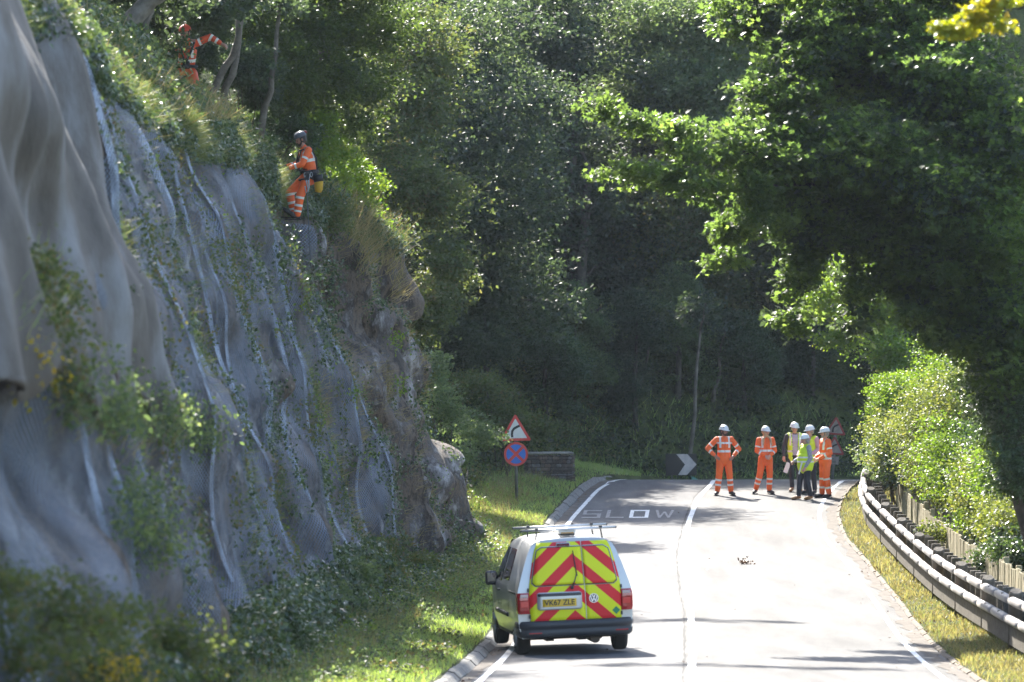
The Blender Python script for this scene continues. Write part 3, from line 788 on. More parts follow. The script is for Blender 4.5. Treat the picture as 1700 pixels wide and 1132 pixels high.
# ------------------------------------------------------------------ grass and undergrowth
def grass_field(name, n, x0, x1, y0, y1, keep, kind, h, w, tilt=.35, rndf=None, leaf='blade'):
    x, y, z, dl, dr, db = surf_scatter(n, x0, x1, y0, y1, keep)
    cl = .5 + .5 * fbm(x * .8, y * .5, 0, 3, 101)
    hh = h * (.55 + .9 * cl)
    rnd = np.clip(.5 * cl + rng.uniform(0, .5, len(x)), 0, 1) if rndf is None else rndf(x, y, cl)
    me = leaves_mesh(name, np.stack([x, y, z - .01], 1), hh, leaf, tilt, rnd=rnd, width=w / h)
    return tag(link(name, me, LM[kind]), kind='stuff')
def dryf(x, y, c): return np.clip(.15 + .75 * (.5 + .5 * fbm(x * .5, y * .25, 0, 3, 105)) + rng.normal(0, .15, len(x)), 0, 1)
grass_field('verge_grass', 150000, -5, 3.5, 66, 156, lambda x, y, dl, dr, db: (dl > .22) & (db < .8), 'grass', .10, .016)
grass_field('dry_grass', 42000, -3, 2.5, 112, 152, lambda x, y, dl, dr, db: (dl > .2) & (db < .6) & (fbm(x * .6, y * .3, 0, 3, 103) > -.05), 'dry', .10, .014, .6)
grass_field('verge_grass', 60000, 6, 12, 68, 156, lambda x, y, dl, dr, db: (dr > .10) & (dr < 3.2), 'bank', .10, .018, rndf=lambda x, y, c: np.clip(.62 + .5 * c + rng.uniform(-.2, .2, len(x)), 0, 1))
grass_field('dry_grass', 80000, 6, 12, 68, 156, lambda x, y, dl, dr, db: (dr > .08) & (dr < 2.4) & (fbm(x * 1.1, y * .5, 0, 3, 109) > -.25), 'dry', .08, .018, .8)
grass_field('verge_litter', 16000, 6, 12, 68, 156, lambda x, y, dl, dr, db: (dr > -.05) & (dr < 1.6) & (fbm(x * .9, y * .35, 0, 3, 149) > .0), 'brown', .05, .05, 1.2, leaf='needle')
# weeds on the verge
def weeds(name, n, x0, x1, y0, y1, keep, kind, size, hgt, g=None, leaf='oval', thr=.05, sc=.9):
    x, y, z, dl, dr, db = surf_scatter(n, x0, x1, y0, y1, lambda x, y, dl, dr, db: keep(x, y, dl, dr, db) & (fbm(x * sc, y * sc * .6, 0, 3, 107) > thr))
    k = 5
    xx = np.repeat(x, k) + rng.normal(0, .07, len(x) * k); yy = np.repeat(y, k) + rng.normal(0, .1, len(x) * k)
    zz = np.repeat(z, k) + hgt * rng.uniform(.15, 1, len(xx)) * np.repeat(.4 + .6 * rng.uniform(0, 1, len(x)), k)
    return tag(link(name, leaves_mesh(name, np.stack([xx, yy, zz], 1), size, leaf, .8), LM[kind]), kind='stuff')
weeds('verge_weeds', 16000, -5, 3, 66, 125, lambda x, y, dl, dr, db: (dl > .4) & (db < .6), 'mid', .07, .16, thr=.1)
weeds('cliff_foot_weeds', 15000, -6, 1, 58, 126, lambda x, y, dl, dr, db: (db > -1.1) & (db < .5), 'ivy', .075, .40, thr=-.15)
weeds('cliff_foot_weeds', 15000, -6, 1, 58, 126, lambda x, y, dl, dr, db: (db > -1.8) & (db < .5), 'pale', .06, .30, thr=-.2, sc=1.7)
weeds('cliff_foot_weeds', 9000, -6, 1, 58, 140, lambda x, y, dl, dr, db: (db > -1.5) & (db < .6), 'lime', .06, .36, thr=.15)
grass_field('cliff_foot_grass', 44000, -6, 1, 58, 156, lambda x, y, dl, dr, db: (db > -1.5) & (db < .8), 'dry', .30, .012, .5, leaf='needle')
# hillside cover at the edge of the wood
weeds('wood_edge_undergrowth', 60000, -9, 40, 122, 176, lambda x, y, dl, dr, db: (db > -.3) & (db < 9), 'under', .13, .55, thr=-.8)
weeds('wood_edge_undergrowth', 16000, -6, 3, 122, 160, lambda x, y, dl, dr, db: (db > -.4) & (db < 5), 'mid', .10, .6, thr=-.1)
grass_field('hillside_grass', 30000, -6, 14, 122, 166, lambda x, y, dl, dr, db: (db > -.5) & (db < 3), 'grass', .34, .02, .5, leaf='needle')

# cover on the slope above the rock
def clear(p):
    """growth trodden and cut away round the two climbers and the way down to them"""
    px = 850 + p[:, 0] / p[:, 1] * F; py = 566 - p[:, 2] / p[:, 1] * F
    a = ((px - 503) / 40) ** 2 + ((py - 305) / 84) ** 2 < 1
    b = ((px - 312) / 60) ** 2 + ((py - 96) / 46) ** 2 < 1
    return ~((a & (p[:, 1] < 107.6) & (p[:, 1] > 96)) | (b & (p[:, 1] < 101.5) & (p[:, 1] > 92)))
def slope_cover(name, n, kind, leaf, size, h, width=1, smax=5.0, tilt=.8, thr=-1, y0=46, y1=124, smin=0.0, pw=1.0, sd=0):
    i = rng.integers(0, len(CZ) - 1, n); s = smin + (smax - smin) * rng.uniform(0, 1, n) ** pw
    k = (CZ[i] > y0) & (CZ[i] < y1); i, s = i[k], s[k]
    fj = np.interp(s, sdv, np.arange(NS)); j = fj.astype(int); t = (fj - j)[:, None]
    p = HV[i, j] * (1 - t) + HV[i, np.minimum(j + 1, NS - 1)] * t
    p[:, 1] += rng.uniform(-.1, .1, len(p))
    q = fbm(p[:, 0] * .7, p[:, 1] * .3, p[:, 2] * .5, 3, 111 + sd); m_ = q > thr; p, q = p[m_], q[m_]
    p[:, 2] += rng.uniform(0, 1, len(p)) * h * (.6 + .6 * q); p[:, 0] += rng.uniform(0, 1, len(p)) * h * .6
    p = p[clear(p)]
    up = np.tile([.4, -.1, .8], (len(p), 1)) if leaf not in ('blade', 'needle') else np.tile([.5, -.05, .8], (len(p), 1))
    return tag(link(name, leaves_mesh(name, p, size, leaf, tilt, width=width, up=up), LM[kind]), kind='stuff')
slope_cover('slope_grass', 7000, 'dry', 'needle', .32, .05, .05, 1.6, .45, -.1)
slope_cover('slope_grass', 50000, 'bank', 'needle', .30, .05, .06, 5.0, .5)
slope_cover('slope_ivy', 110000, 'ivy', 'oval', .09, .34, 1, 4.5, .9, -.35)
slope_cover('slope_bramble', 60000, 'pale', 'oval', .09, .5, 1, 5, .9, -.1, sd=5)
slope_cover('cliff_edge_grass', 3000, 'dry', 'needle', .50, .02, .03, .5, .55, .0, sd=7)
slope_cover('cliff_edge_ivy', 12000, 'ivy', 'oval', .08, .25, 1, .6, .9, -.05, sd=9)
# scattered plants rooted in the face itself
def face_cover(name, n, kind, leaf, size, width, z0, z1, thr, sd, out=.12, tilt=.9, t0=.03, t1=.99, sc=(.55, .9)):
    i = rng.integers(np.searchsorted(CZ, z0), np.searchsorted(CZ, z1), n); j = rng.integers(int(t0 * (NT - 1)), int(t1 * (NT - 1)), n)
    q = fbm(CZ[i] * sc[0], BZ[i, j] * sc[1], 0, 4, sd); k = q > thr; i, j = i[k], j[k]
    i = np.repeat(i, 5); j = np.repeat(j, 5); m = len(i)
    p = np.stack([np.maximum(CXs[i, j], NETX[i, j] * (CZ[i] < 108) + CXs[i, j] * (CZ[i] >= 108)) + rng.uniform(.0, out, m), CZ[i] + rng.normal(0, .12, m), BZ[i, j] + rng.normal(0, .07, m)], 1)
    p = p[clear(p)]; m = len(p)
    up = np.tile([.8, -.5, .5], (m, 1)) if leaf == 'oval' else np.tile([.7, -.2, .35], (m, 1))
    return tag(link(name, leaves_mesh(name, p, size, leaf, tilt, width=width, up=up), LM[kind]), kind='stuff')
face_cover('cliff_ivy', 9000, 'ivy', 'oval', .07, 1, 60, 122, .28, 121)
face_cover('cliff_ivy', 4500, 'ivy', 'oval', .075, 1, 103, 122, .26, 123, .2)
face_cover('cliff_grass', 3500, 'dry', 'needle', .24, .04, 100, 122, .15, 125, .05, .6)
face_cover('cliff_weeds', 2200, 'lime', 'oval', .06, 1, 86, 122, .34, 129, .15)
face_cover('cliff_edge_ivy', 16000, 'ivy', 'oval', .08, 1, 60, 121, -.3, 141, .3, t0=.0, t1=.07)
face_cover('cliff_edge_grass', 6000, 'bank', 'needle', .30, .03, 60, 121, -.2, 143, .12, .7, t0=.0, t1=.07)
face_cover('cliff_ivy', 9000, 'mid', 'oval', .06, 1, 62, 108, .26, 145, .12)
face_cover('cliff_grass', 5000, 'bank', 'needle', .22, .03, 62, 108, .24, 147, .05, .7)
face_cover('cliff_foot_ivy', 14000, 'mid', 'oval', .08, 1, 46, 110, -.2, 131, .3, t0=.86)
face_cover('cliff_foot_ivy', 12000, 'ivy', 'oval', .09, 1, 46, 100, -.2, 133, .35, t0=.84)

G_pl = 'clumps of plants rooted in the netted cliff'
patch('fern_clump', 'mid', 420, [(60, 520, 40, 55), (20, 470, 25, 40), (90, 600, 30, 40)], 'oval', 'yellow-green plants spilling over the grey sheet at the left edge of the picture', 'plant', depth=.35, size=.065)
patch('yellow_shrub', 'yellow', 26, [(50, 620, 18, 24), (25, 590, 12, 14)], 'oval', 'small spray of yellow leaves just below the folded grey sheet', 'shrub', depth=.3, size=.065)
patch('fern_clump', 'pale', 700, [(140, 660, 60, 45), (220, 690, 80, 40), (300, 700, 50, 35)], 'oval', 'band of green plants growing along the lower hem of the grey sheet', 'plant', depth=.4, size=.065)
patch('grass_tussock', 'dry', 100, [(130, 690, 70, 40), (230, 720, 60, 40)], 'needle', 'long pale grass drooping from the ledge under the grey sheet', 'grass', depth=.1, size=.26, width=.03, tilt=.5)
patch('fern_clump', 'pale', 260, [(210, 850, 50, 50), (240, 900, 40, 30)], 'oval', 'green ferns on the brown rock low on the left of the cliff', 'plant', depth=.35, size=.065)
patch('grass_tussock', 'grass', 120, [(40, 520, 50, 70), (60, 450, 20, 30)], 'needle', 'tuft of long grass over the grey sheet at the left edge of the picture', 'grass', depth=.1, size=.26, width=.03, tilt=.5)
patch('ivy_clump', 'ivy', 60, [(455, 440, 18, 40), (470, 400, 14, 26)], 'oval', 'ivy hanging below the climber, left of the bare rock', 'ivy', depth=.3, size=.08)
patch('ivy_clump', 'ivy', 160, [(520, 470, 30, 60), (530, 560, 26, 50)], 'oval', 'ivy and stems on the rock between the nets and the pale slabs', 'ivy', depth=.35, size=.08)
patch('young_sapling', 'lime', 12, [(578, 650, 9, 9)], 'oval', 'small bright yellow-green seedling half way up the rock', 'plant', depth=.2, size=.065)
patch('fern_clump', 'lime', 40, [(648, 565, 10, 20), (655, 640, 10, 14)], 'oval', 'green tuft on the pale slab near the right edge of the rock', 'plant', depth=.25, size=.07)
patch('dry_grass_tuft', 'dry', 150, [(620, 430, 30, 40), (655, 470, 14, 30), (590, 380, 30, 40)], 'needle', 'dry golden grass hanging over the top corner of the rock face', 'grass', depth=.1, size=.5, width=.03, tilt=.6)
patch('dry_grass_tuft', 'dry', 36, [(690, 545, 8, 12), (712, 655, 8, 12)], 'needle', 'wisps of straw-coloured grass on the rim of the rock at half height', 'grass', depth=.1, size=.4, width=.03, tilt=.7)
patch('dry_grass_tuft', 'dry', 90, [(355, 205, 24, 18)], 'needle', 'thick tuft of dry grass on the cliff edge under the two thin leaning trunks', 'grass', depth=.1, size=.4, width=.03, tilt=.5)

# leafy bank in the left foreground
def bush(name, label, kind, cl, n, size, leaf='oval', cat='shrub', group=None, twig=8, spread=.13, stems=5, mstem=None, tilt=.9, tr=.02):
    """cl: (px, py, Z, rx_px, ry_px, rz_m)"""
    c = []
    for px, py, Z, rx, ry, rz in cl:
        if Z < 0:
            h_, _ = hit(px, py); Z = h_.y - abs(Z)
        p = P(px, py, Z); c.append((p.x, p.y, p.z, rx * Z / F, rz, ry * Z / F))
    c = np.array(c)
    cx, cy = c[:, 0].mean(), c[:, 1].mean(); bz = min(drop(cx, cy), c[:, 2].min())
    base = Vector((cx, cy, bz))
    root = empty(name, base); tag(root, label, cat, group)
    c[:, :3] -= np.array(base)
    pts, d, r = clump_points(c, n, twig=twig, spread=spread)
    tag(link('foliage', leaves_mesh('foliage', pts, size, leaf, tilt, rnd=r, outdir=d * .8), LM[kind], root), kind='stuff')
    mb = MB()
    for k in range(stems):
        e = c[k % len(c)]; q = Vector(e[:3]) + Vector(rng.normal(0, .3, 3)) * float(min(e[3:]))
        s0 = Vector((rng.uniform(-.15, .15), rng.uniform(-.15, .15), -.2))
        mid = s0.lerp(q, .5) + Vector(rng.normal(0, .06, 3))
        mb.tube([s0, mid, q], [tr, tr * .7, tr * .3], 5)
    if stems: mb.build('stems', mstem or M_bark_d, root)
    return root
G_fb = 'low bushes along the foot of the netted cliff'
bush('bramble_bush', 'broad green bush in the bottom left corner of the picture', 'mid', [(20, 1080, -1.5, 110, 90, .5), (100, 1040, -1.5, 90, 70, .5), (150, 1110, -1.2, 100, 70, .5), (10, 980, -1.2, 60, 50, .4)], 7000, .06, group=G_fb)
bush('bramble_bush', 'bush of mixed green leaves beside the bottom left corner bush', 'mid', [(240, 1080, -1.2, 90, 60, .5), (320, 1100, -1.2, 80, 50, .5), (180, 1020, -1, 60, 40, .4)], 5200, .06, group=G_fb)
bush('bramble_bush', 'low bush under the lowest blue seam of the netting', 'ivy', [(380, 1050, -1.5, 70, 40, .6), (460, 1060, -1.5, 60, 38, .7)], 4200, .06, group=G_fb)
bush('bramble_bush', 'pale-leaved low bush where the netting meets the verge', 'pale', [(545, 985, 88, 40, 22, .6), (590, 955, 93, 36, 20, .7)], 2400, .07, group=G_fb)
bush('bramble_bush', 'low green weeds at the foot of the bare rock corner', 'mid', [(670, 935, 108, 46, 18, .8), (730, 915, 116, 34, 14, .8)], 2600, .075, group=G_fb)
bush('yellow_weed', 'yellow-leaved plant at the bottom edge of the picture, left', 'yellow', [(195, 1108, -3, 26, 18, .2)], 300, .04, cat='plant', stems=3)
bush('yellow_weed', 'small yellow-green plant at the bottom edge, right of the larger yellow one', 'lime', [(345, 1118, -3.2, 18, 12, .15)], 160, .04, cat='plant', stems=2)

# ------------------------------------------------------------------ trees
def tree(name, label, kind, base, trunk, cl, n, size, leaf='oval', group=None, twig=9, spread=.2, tilt=.9, bark=None, nbr=7, world_cl=False, shell=.45, bspots=None):
    """base world point; trunk: [(point, radius)...] world; cl pixel clumps (px,py,Z,rx,ry,rz) or world ones"""
    base = Vector(base)
    root = empty(name, base); tag(root, label, 'tree', group)
    if world_cl: c = np.array(cl, float)
    else:
        c = []
        for px, py, Z, rx, ry, rz in cl:
            p = P(px, py, Z); c.append((p.x, p.y, p.z, rx * Z / F, rz, ry * Z / F))
        c = np.array(c)
    c[:, :3] -= np.array(base)
    tp = [Vector(p) - base for p, r in trunk]; tr = [r for p, r in trunk]
    # smooth and slightly crooked trunk
    pts, rs = [], []
    for i in range(len(tp) - 1):
        for t in (0, .33, .66):
            pts.append(tp[i].lerp(tp[i + 1], t) + Vector(rng.normal(0, .02, 3)) * (1 if (i or t) else 0)); rs.append(tr[i] + (tr[i + 1] - tr[i]) * t)
    pts.append(tp[-1]); rs.append(tr[-1])
    MB().tube(pts, rs, 9).build('trunk', bark or M_bark_d, root)
    order = sorted(range(len(c)), key=lambda i: -c[i, 3])[:nbr]
    for i in order:
        q = Vector(c[i, :3]); 
        k = min(range(len(pts)), key=lambda j: (pts[j] - q).length + (2.0 if pts[j].z > q.z else 0))
        a = pts[k]; L = (q - a).length
        if L < .3: continue
        mid = a.lerp(q, .5) + Vector((0, 0, .08 * L)) + Vector(rng.normal(0, .05 * L, 3)); rr = min(rs[k] * .5, .018 + .010 * L)
        MB().tube([a, a.lerp(mid, .5) + Vector((0, 0, .03 * L)), mid, mid.lerp(q, .5), q], [rr, rr * .85, rr * .65, rr * .45, rr * .2], 6).build('branch', bark or M_bark_d, root)
    if n:
        p, d, r = clump_points(c, n, twig=twig, spread=spread, shell=shell)
        tag(link('crown', leaves_mesh('crown', p, size, leaf, tilt, rnd=r, outdir=d * .8), LM[kind], root), kind='stuff')
    return root

# the wood behind: a few crowns built once, set out many times on the hill
def wood_proto(kind, n, h, rad, size, seed, label):
    g = np.random.default_rng(seed)
    cl = []
    for k in range(17):
        z = h * (.16 + .80 * (k + .5) / 17); prof_ = math.sin(math.pi * min(1, (z / h) * .92 + .10)) ** .6
        a = g.uniform(0, 2 * math.pi); rr = rad * prof_ * g.uniform(.25, .75)
        s = rad * g.uniform(.30, .52)
        cl.append((rr * math.cos(a), rr * math.sin(a), z, s, s, s * g.uniform(.6, .9)))
    root = tree('woodland_tree', label, kind, (0, 0, 0), [((0, 0, -.6), .22), ((.15, .1, h * .35), .17), ((0, -.1, h * .8), .06)], cl, n, size, world_cl=True, nbr=6, spread=.26, twig=10, shell=.55)
    return root
protos = []
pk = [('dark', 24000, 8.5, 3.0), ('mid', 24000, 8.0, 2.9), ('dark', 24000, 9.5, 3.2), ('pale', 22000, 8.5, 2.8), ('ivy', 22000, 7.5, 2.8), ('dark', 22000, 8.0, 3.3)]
for i, (k_, n_, h_, r_) in enumerate(pk):
    protos.append(wood_proto(k_, n_, h_, r_, .155, 200 + i, ''))
WOOD_SPOTS = []
def along(path, s):
    d = np.r_[0, np.cumsum(np.linalg.norm(np.diff(path, axis=0), axis=1))]
    p = np.array([np.interp(s, d, path[:, i]) for i in (0, 1)]); q = np.array([np.interp(s + .5, d, path[:, i]) for i in (0, 1)])
    t = (q - p) / np.linalg.norm(q - p); return p, np.array([-t[1], t[0]])
dB = np.r_[0, np.cumsum(np.linalg.norm(np.diff(BPs, axis=0), axis=1))]
s150 = np.interp(149, BPs[:60, 1] if False else np.maximum.accumulate(BPs[:, 1]), dB)
g = np.random.default_rng(5)
for row, (off, s0, s1, st) in enumerate([(2.6, 3, 40, 2.2), (6.0, -2, 40, 3.0), (10.5, -6, 42, 3.2), (15, -12, 44, 3.4), (20, -16, 46, 4.0)]):
    s = s150 + s0
    while s < s150 + s1:
        p, nn = along(BPs, s)
        q = p + nn * (off + g.uniform(-.8, .8)); WOOD_SPOTS.append((q[0], q[1], row))
        s += st * g.uniform(.85, 1.15)
adj = {'dark': ['deep green', 'blackish green', 'blue-green'], 'mid': ['brown-tinged green', 'mixed green', 'olive green'], 'pale': ['pale grey-green', 'light green', 'silvery green'], 'ivy': ['glossy dark green', 'ivy-green', 'bottle green']}
used = set(); REFS = [('left of the upright bend sign', -99, 845), ('above the upright bend sign', 845, 905), ('above the stone block', 905, 985), ('left of the chevron board', 985, 1090), ('above the chevron board', 1090, 1170),
        ('above the hands-on-hips man', 1170, 1240), ('above the fair-haired woman', 1240, 1300), ('above the yellow vests', 1300, 1360), ('above the far bend signs', 1360, 1420), ('behind the barrier’s far end', 1420, 1500), ('behind the sunlit hedge', 1500, 3000)]
rown = ['edge row', 'front row', 'second row', 'third row', 'back row']
cnt = {}
for i, (x, y, row) in enumerate(WOOD_SPOTS):
    px = 850 + x / y * F
    if px < 520 or px > 1640 or (row >= 3 and -6 < x < 6.5): continue
    k = int(g.integers(0, len(protos)))
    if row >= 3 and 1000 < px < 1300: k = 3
    src = protos[k]; kind = pk[k][0]
    if k not in used: r = src; used.add(k); kids = None
    else:
        r = src.copy(); COL.objects.link(r)
        for ch in src.children:
            c_ = ch.copy(); COL.objects.link(c_); c_.parent = r
    sc = g.uniform(.85, 1.1) * (.42 if row == 0 else 1)
    r.location = (x, y, drop(x, y) - .2); r.rotation_euler = (0, 0, g.uniform(0, 6.28)); r.scale = (sc, sc, sc)
    ref = [t_ for t_, a_, b_ in REFS if a_ <= px < b_][0]
    key = (ref, row); cnt[key] = cnt.get(key, 0) + 1
    side = {1: '', 2: ', second', 3: ', third', 4: ', fourth', 5: ', fifth'}.get(cnt[key], ', sixth')
    r['label'] = f"{adj[kind][i % 3]} woodland tree, {rown[row]}, {ref}{side}"
    r['group'] = 'woodland trees on the hill behind the bend'
for k in range(len(protos)):
    if k not in used:
        for ch in list(protos[k].children): bpy.data.objects.remove(ch)
        bpy.data.objects.remove(protos[k])

def at(px, py, Z): return tuple(P(px, py, Z))
def gp(x, y, dz=-.2): return (x, y, drop(x, y) + dz)

# mid-distance trees leaning over the bend from the left bank
b0 = gp(-4.6, 150)
tree('ash_tree', 'big blue-green tree behind the rock corner, rising over the upright bend sign', 'dark', b0, [(b0, .28), ((-4.2, 150, 0), .22), ((-3.0, 149, 4.5), .12), ((-2.2, 149, 8), .05)],
     [(700, 120, 150, 80, 70, 1.8), (790, 60, 151, 80, 70, 1.8), (800, 200, 149, 90, 80, 2.0), (720, 260, 148, 70, 70, 1.8), (850, 310, 149, 80, 70, 1.8), (760, 370, 148, 80, 70, 1.6), (840, 440, 149, 70, 60, 1.5), (700, 400, 147, 50, 60, 1.4), (880, 180, 151, 60, 70, 1.6), (780, 490, 149, 60, 50, 1.3), (900, 500, 151, 60, 50, 1.3)], 36000, .14, nbr=9)
b0 = gp(-6.0, 138)
tree('oak_tree', 'brown-tinged tree immediately behind the top of the bare rock', 'mid', b0, [(b0, .25), ((-5.2, 138, 1), .2), ((-3.8, 138, 4.5), .1)],
     [(640, 220, 138, 60, 60, 1.4), (690, 180, 139, 60, 60, 1.4), (660, 300, 137, 50, 50, 1.3), (720, 330, 138, 55, 50, 1.3), (690, 80, 140, 60, 60, 1.5), (740, 460, 137, 40, 50, 1.1), (700, 520, 136, 35, 50, 1.0)], 32000, .12, nbr=0)
b0 = gp(1.7, 164)
tree('ash_tree', 'blue-green tree with drooping boughs left of the darkest gap in the wood', 'dark', b0, [(b0, .25), ((1.8, 164, 0), .2), ((2.2, 163, 5), .1)],
     [(960, 380, 166, 60, 60, 1.6), (1020, 330, 167, 70, 60, 1.7), (1060, 420, 166, 70, 55, 1.6), (980, 470, 165, 70, 50, 1.5), (1090, 500, 166, 50, 40, 1.3), (1000, 560, 165, 60, 40, 1.2), (920, 600, 164, 50, 36, 1.1), (930, 250, 168, 70, 70, 1.7), (1130, 440, 167, 40, 40, 1.2)], 42000, .14, nbr=7)
b0 = gp(4.2, 172)
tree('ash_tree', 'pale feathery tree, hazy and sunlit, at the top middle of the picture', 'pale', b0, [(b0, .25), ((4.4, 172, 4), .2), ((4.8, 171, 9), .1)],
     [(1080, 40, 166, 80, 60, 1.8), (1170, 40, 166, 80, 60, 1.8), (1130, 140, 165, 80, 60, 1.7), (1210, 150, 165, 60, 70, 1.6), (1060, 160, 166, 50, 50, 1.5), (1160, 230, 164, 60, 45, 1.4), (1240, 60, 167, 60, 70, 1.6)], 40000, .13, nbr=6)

# canopy over the cliff top
b0 = at(212, 100, 92); b0 = (b0[0], b0[1], b0[2] - .6)
tree('beech_tree', 'thick smooth grey trunk leaning right at the cliff top, top left', 'dark', b0,
     [(b0, .24), (at(208, 60, 92), .19), (at(222, 28, 92), .16), (at(262, -8, 92), .15), (at(300, -60, 92), .12), (at(330, -160, 93), .06)],
     [(170, -20, 96, 60, 30, 1.2), (120, -10, 97, 50, 24, 1.2), (280, 0, 99, 60, 22, 1.3), (330, 20, 101, 50, 30, 1.2), (250, -50, 96, 110, 40, 1.8), (380, -10, 102, 60, 40, 1.4),
      (90, -170, 92, 130, 80, 2.6), (220, -260, 97, 150, 90, 3.0), (360, -210, 104, 130, 80, 2.6), (-20, -320, 90, 150, 100, 3.0), (120, -60, 100, 60, 30, 1.4)], 46000, .12, bark=M_bark, nbr=5)
b0 = at(238, 95, 94)
tree('sapling_trunk', 'thin pale trunk just right of the thick leaning one at the cliff top', 'dark', b0, [((b0[0], b0[1], b0[2] - .5), .07), (at(243, 60, 94), .055), (at(252, 0, 94), .045), (at(256, -60, 94), .03)], [(256, -60, 94, 20, 20, .5)], 500, .10, bark=M_bark, nbr=0)
for (pa, pb, pc, lb, Z_) in [((352, 160), (385, 90), (405, 10), 'left one of the two thin trunks leaning together at the cliff edge', 104), ((368, 172), (392, 100), (402, 15), 'right one of the two thin trunks leaning together at the cliff edge', 105.5)]:
    b0 = at(*pa, Z_)
    tree('leaning_trunk', lb, 'dark', b0, [((b0[0] - .1, b0[1], b0[2] - .5), .085), (b0, .075), (at(*pb, Z_), .062), (at(*pc, Z_), .05), (at(pc[0] + 20, pc[1] - 90, Z_), .03)], [(pc[0] + 20, pc[1] - 80, Z_, 30, 24, .8)], 900, .10, bark=M_bark, nbr=0)
b0 = at(440, 192, 110)
tree('leaning_trunk', 'short pale trunk in the shade right of the two leaning trunks', 'dark', b0, [((b0[0] - .1, b0[1], b0[2] - .5), .07), (at(448, 150, 110), .06), (at(458, 90, 110), .045), (at(465, 0, 110), .03)], [(470, 10, 110, 30, 30, .8)], 900, .1, bark=M_bark, nbr=0)
b0 = at(520, 250, 119); b0 = (b0[0] - 1.0, b0[1] + 1, b0[2] - 1.5)
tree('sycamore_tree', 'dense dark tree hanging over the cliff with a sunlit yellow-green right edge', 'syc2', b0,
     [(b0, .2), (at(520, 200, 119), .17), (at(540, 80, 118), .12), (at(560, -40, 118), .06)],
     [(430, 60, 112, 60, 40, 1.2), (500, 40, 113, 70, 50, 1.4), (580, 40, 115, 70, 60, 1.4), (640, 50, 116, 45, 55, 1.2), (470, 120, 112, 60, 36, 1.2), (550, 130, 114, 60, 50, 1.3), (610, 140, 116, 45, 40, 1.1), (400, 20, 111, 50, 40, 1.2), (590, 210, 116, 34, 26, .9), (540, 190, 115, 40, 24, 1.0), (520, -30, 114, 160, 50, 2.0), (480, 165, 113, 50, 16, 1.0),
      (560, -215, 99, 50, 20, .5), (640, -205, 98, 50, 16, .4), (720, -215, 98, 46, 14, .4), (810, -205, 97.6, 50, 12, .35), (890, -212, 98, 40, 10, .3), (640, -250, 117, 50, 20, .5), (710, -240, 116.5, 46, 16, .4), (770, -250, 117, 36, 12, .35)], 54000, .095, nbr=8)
b0 = at(470, 240, 113)
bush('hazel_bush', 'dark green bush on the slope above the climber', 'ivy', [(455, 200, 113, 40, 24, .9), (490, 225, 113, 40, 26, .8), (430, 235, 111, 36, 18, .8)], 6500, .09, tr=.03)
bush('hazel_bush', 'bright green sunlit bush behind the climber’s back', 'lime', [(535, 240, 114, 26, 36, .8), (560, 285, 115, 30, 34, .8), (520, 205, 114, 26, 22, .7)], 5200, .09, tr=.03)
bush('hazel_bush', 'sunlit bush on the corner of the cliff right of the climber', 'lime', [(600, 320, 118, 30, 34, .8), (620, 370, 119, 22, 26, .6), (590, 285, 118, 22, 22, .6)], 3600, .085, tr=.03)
bush('thicket', 'tangle of dull stems and leaves directly below the climber', 'mid', [(540, 360, 111.5, 34, 36, .5), (560, 400, 113.5, 34, 36, .5), (500, 400, 109, 22, 36, .4)], 5200, .07, tr=.02, mstem=M_twig, stems=14)
bush('thicket', 'dry stems and pale leaves on the brow of the bare rock', 'pale', [(600, 400, 117, 30, 30, .5), (630, 425, 119.5, 20, 26, .4)], 2400, .065, tr=.018, mstem=M_twig, stems=16)
bush('bank_bush', 'yellow-green bush at the foot of the bank left of the signpost', 'pale', [(720, 620, 132, 24, 40, .8), (745, 680, 131, 30, 40, .8), (790, 720, 134, 34, 30, .8), (760, 760, 130, 24, 26, .6)], 7500, .075, tr=.025)
bush('bank_bush', 'dull green bush behind the signpost', 'mid', [(830, 690, 144, 46, 40, 1.0), (880, 715, 148, 50, 26, .8), (800, 640, 144, 40, 30, .9)], 8000, .085, tr=.025)
for k, (pa, pb, lb) in enumerate([((1142, 680), (1160, 570), 'pale slanting trunk in the dark gap of the wood, left of the chevron board’s tip'), ((1052, 700), (1072, 610), 'thin upright stem in the dark wood between the stone block and the chevron'), ((1182, 690), (1196, 590), 'thin trunk in the dark wood above the man with hands on hips')]):
    Z_ = 160 + 2 * k; a_, b_ = Vector(at(*pa, Z_)), Vector(at(*pb, Z_)); a_.z = drop(a_.x, a_.y) - .2
    tree('bare_trunk', lb, 'dark', a_, [(tuple(a_), .07), (tuple(a_.lerp(b_, .5) + Vector((.04, 0, 0))), .055), (tuple(b_), .04), (tuple(b_ + Vector((.2, 0, 1.2))), .03)], [(pb[0], pb[1] - 50, Z_, 30, 26, .7)], 1500, .13, bark=M_bark, nbr=0)

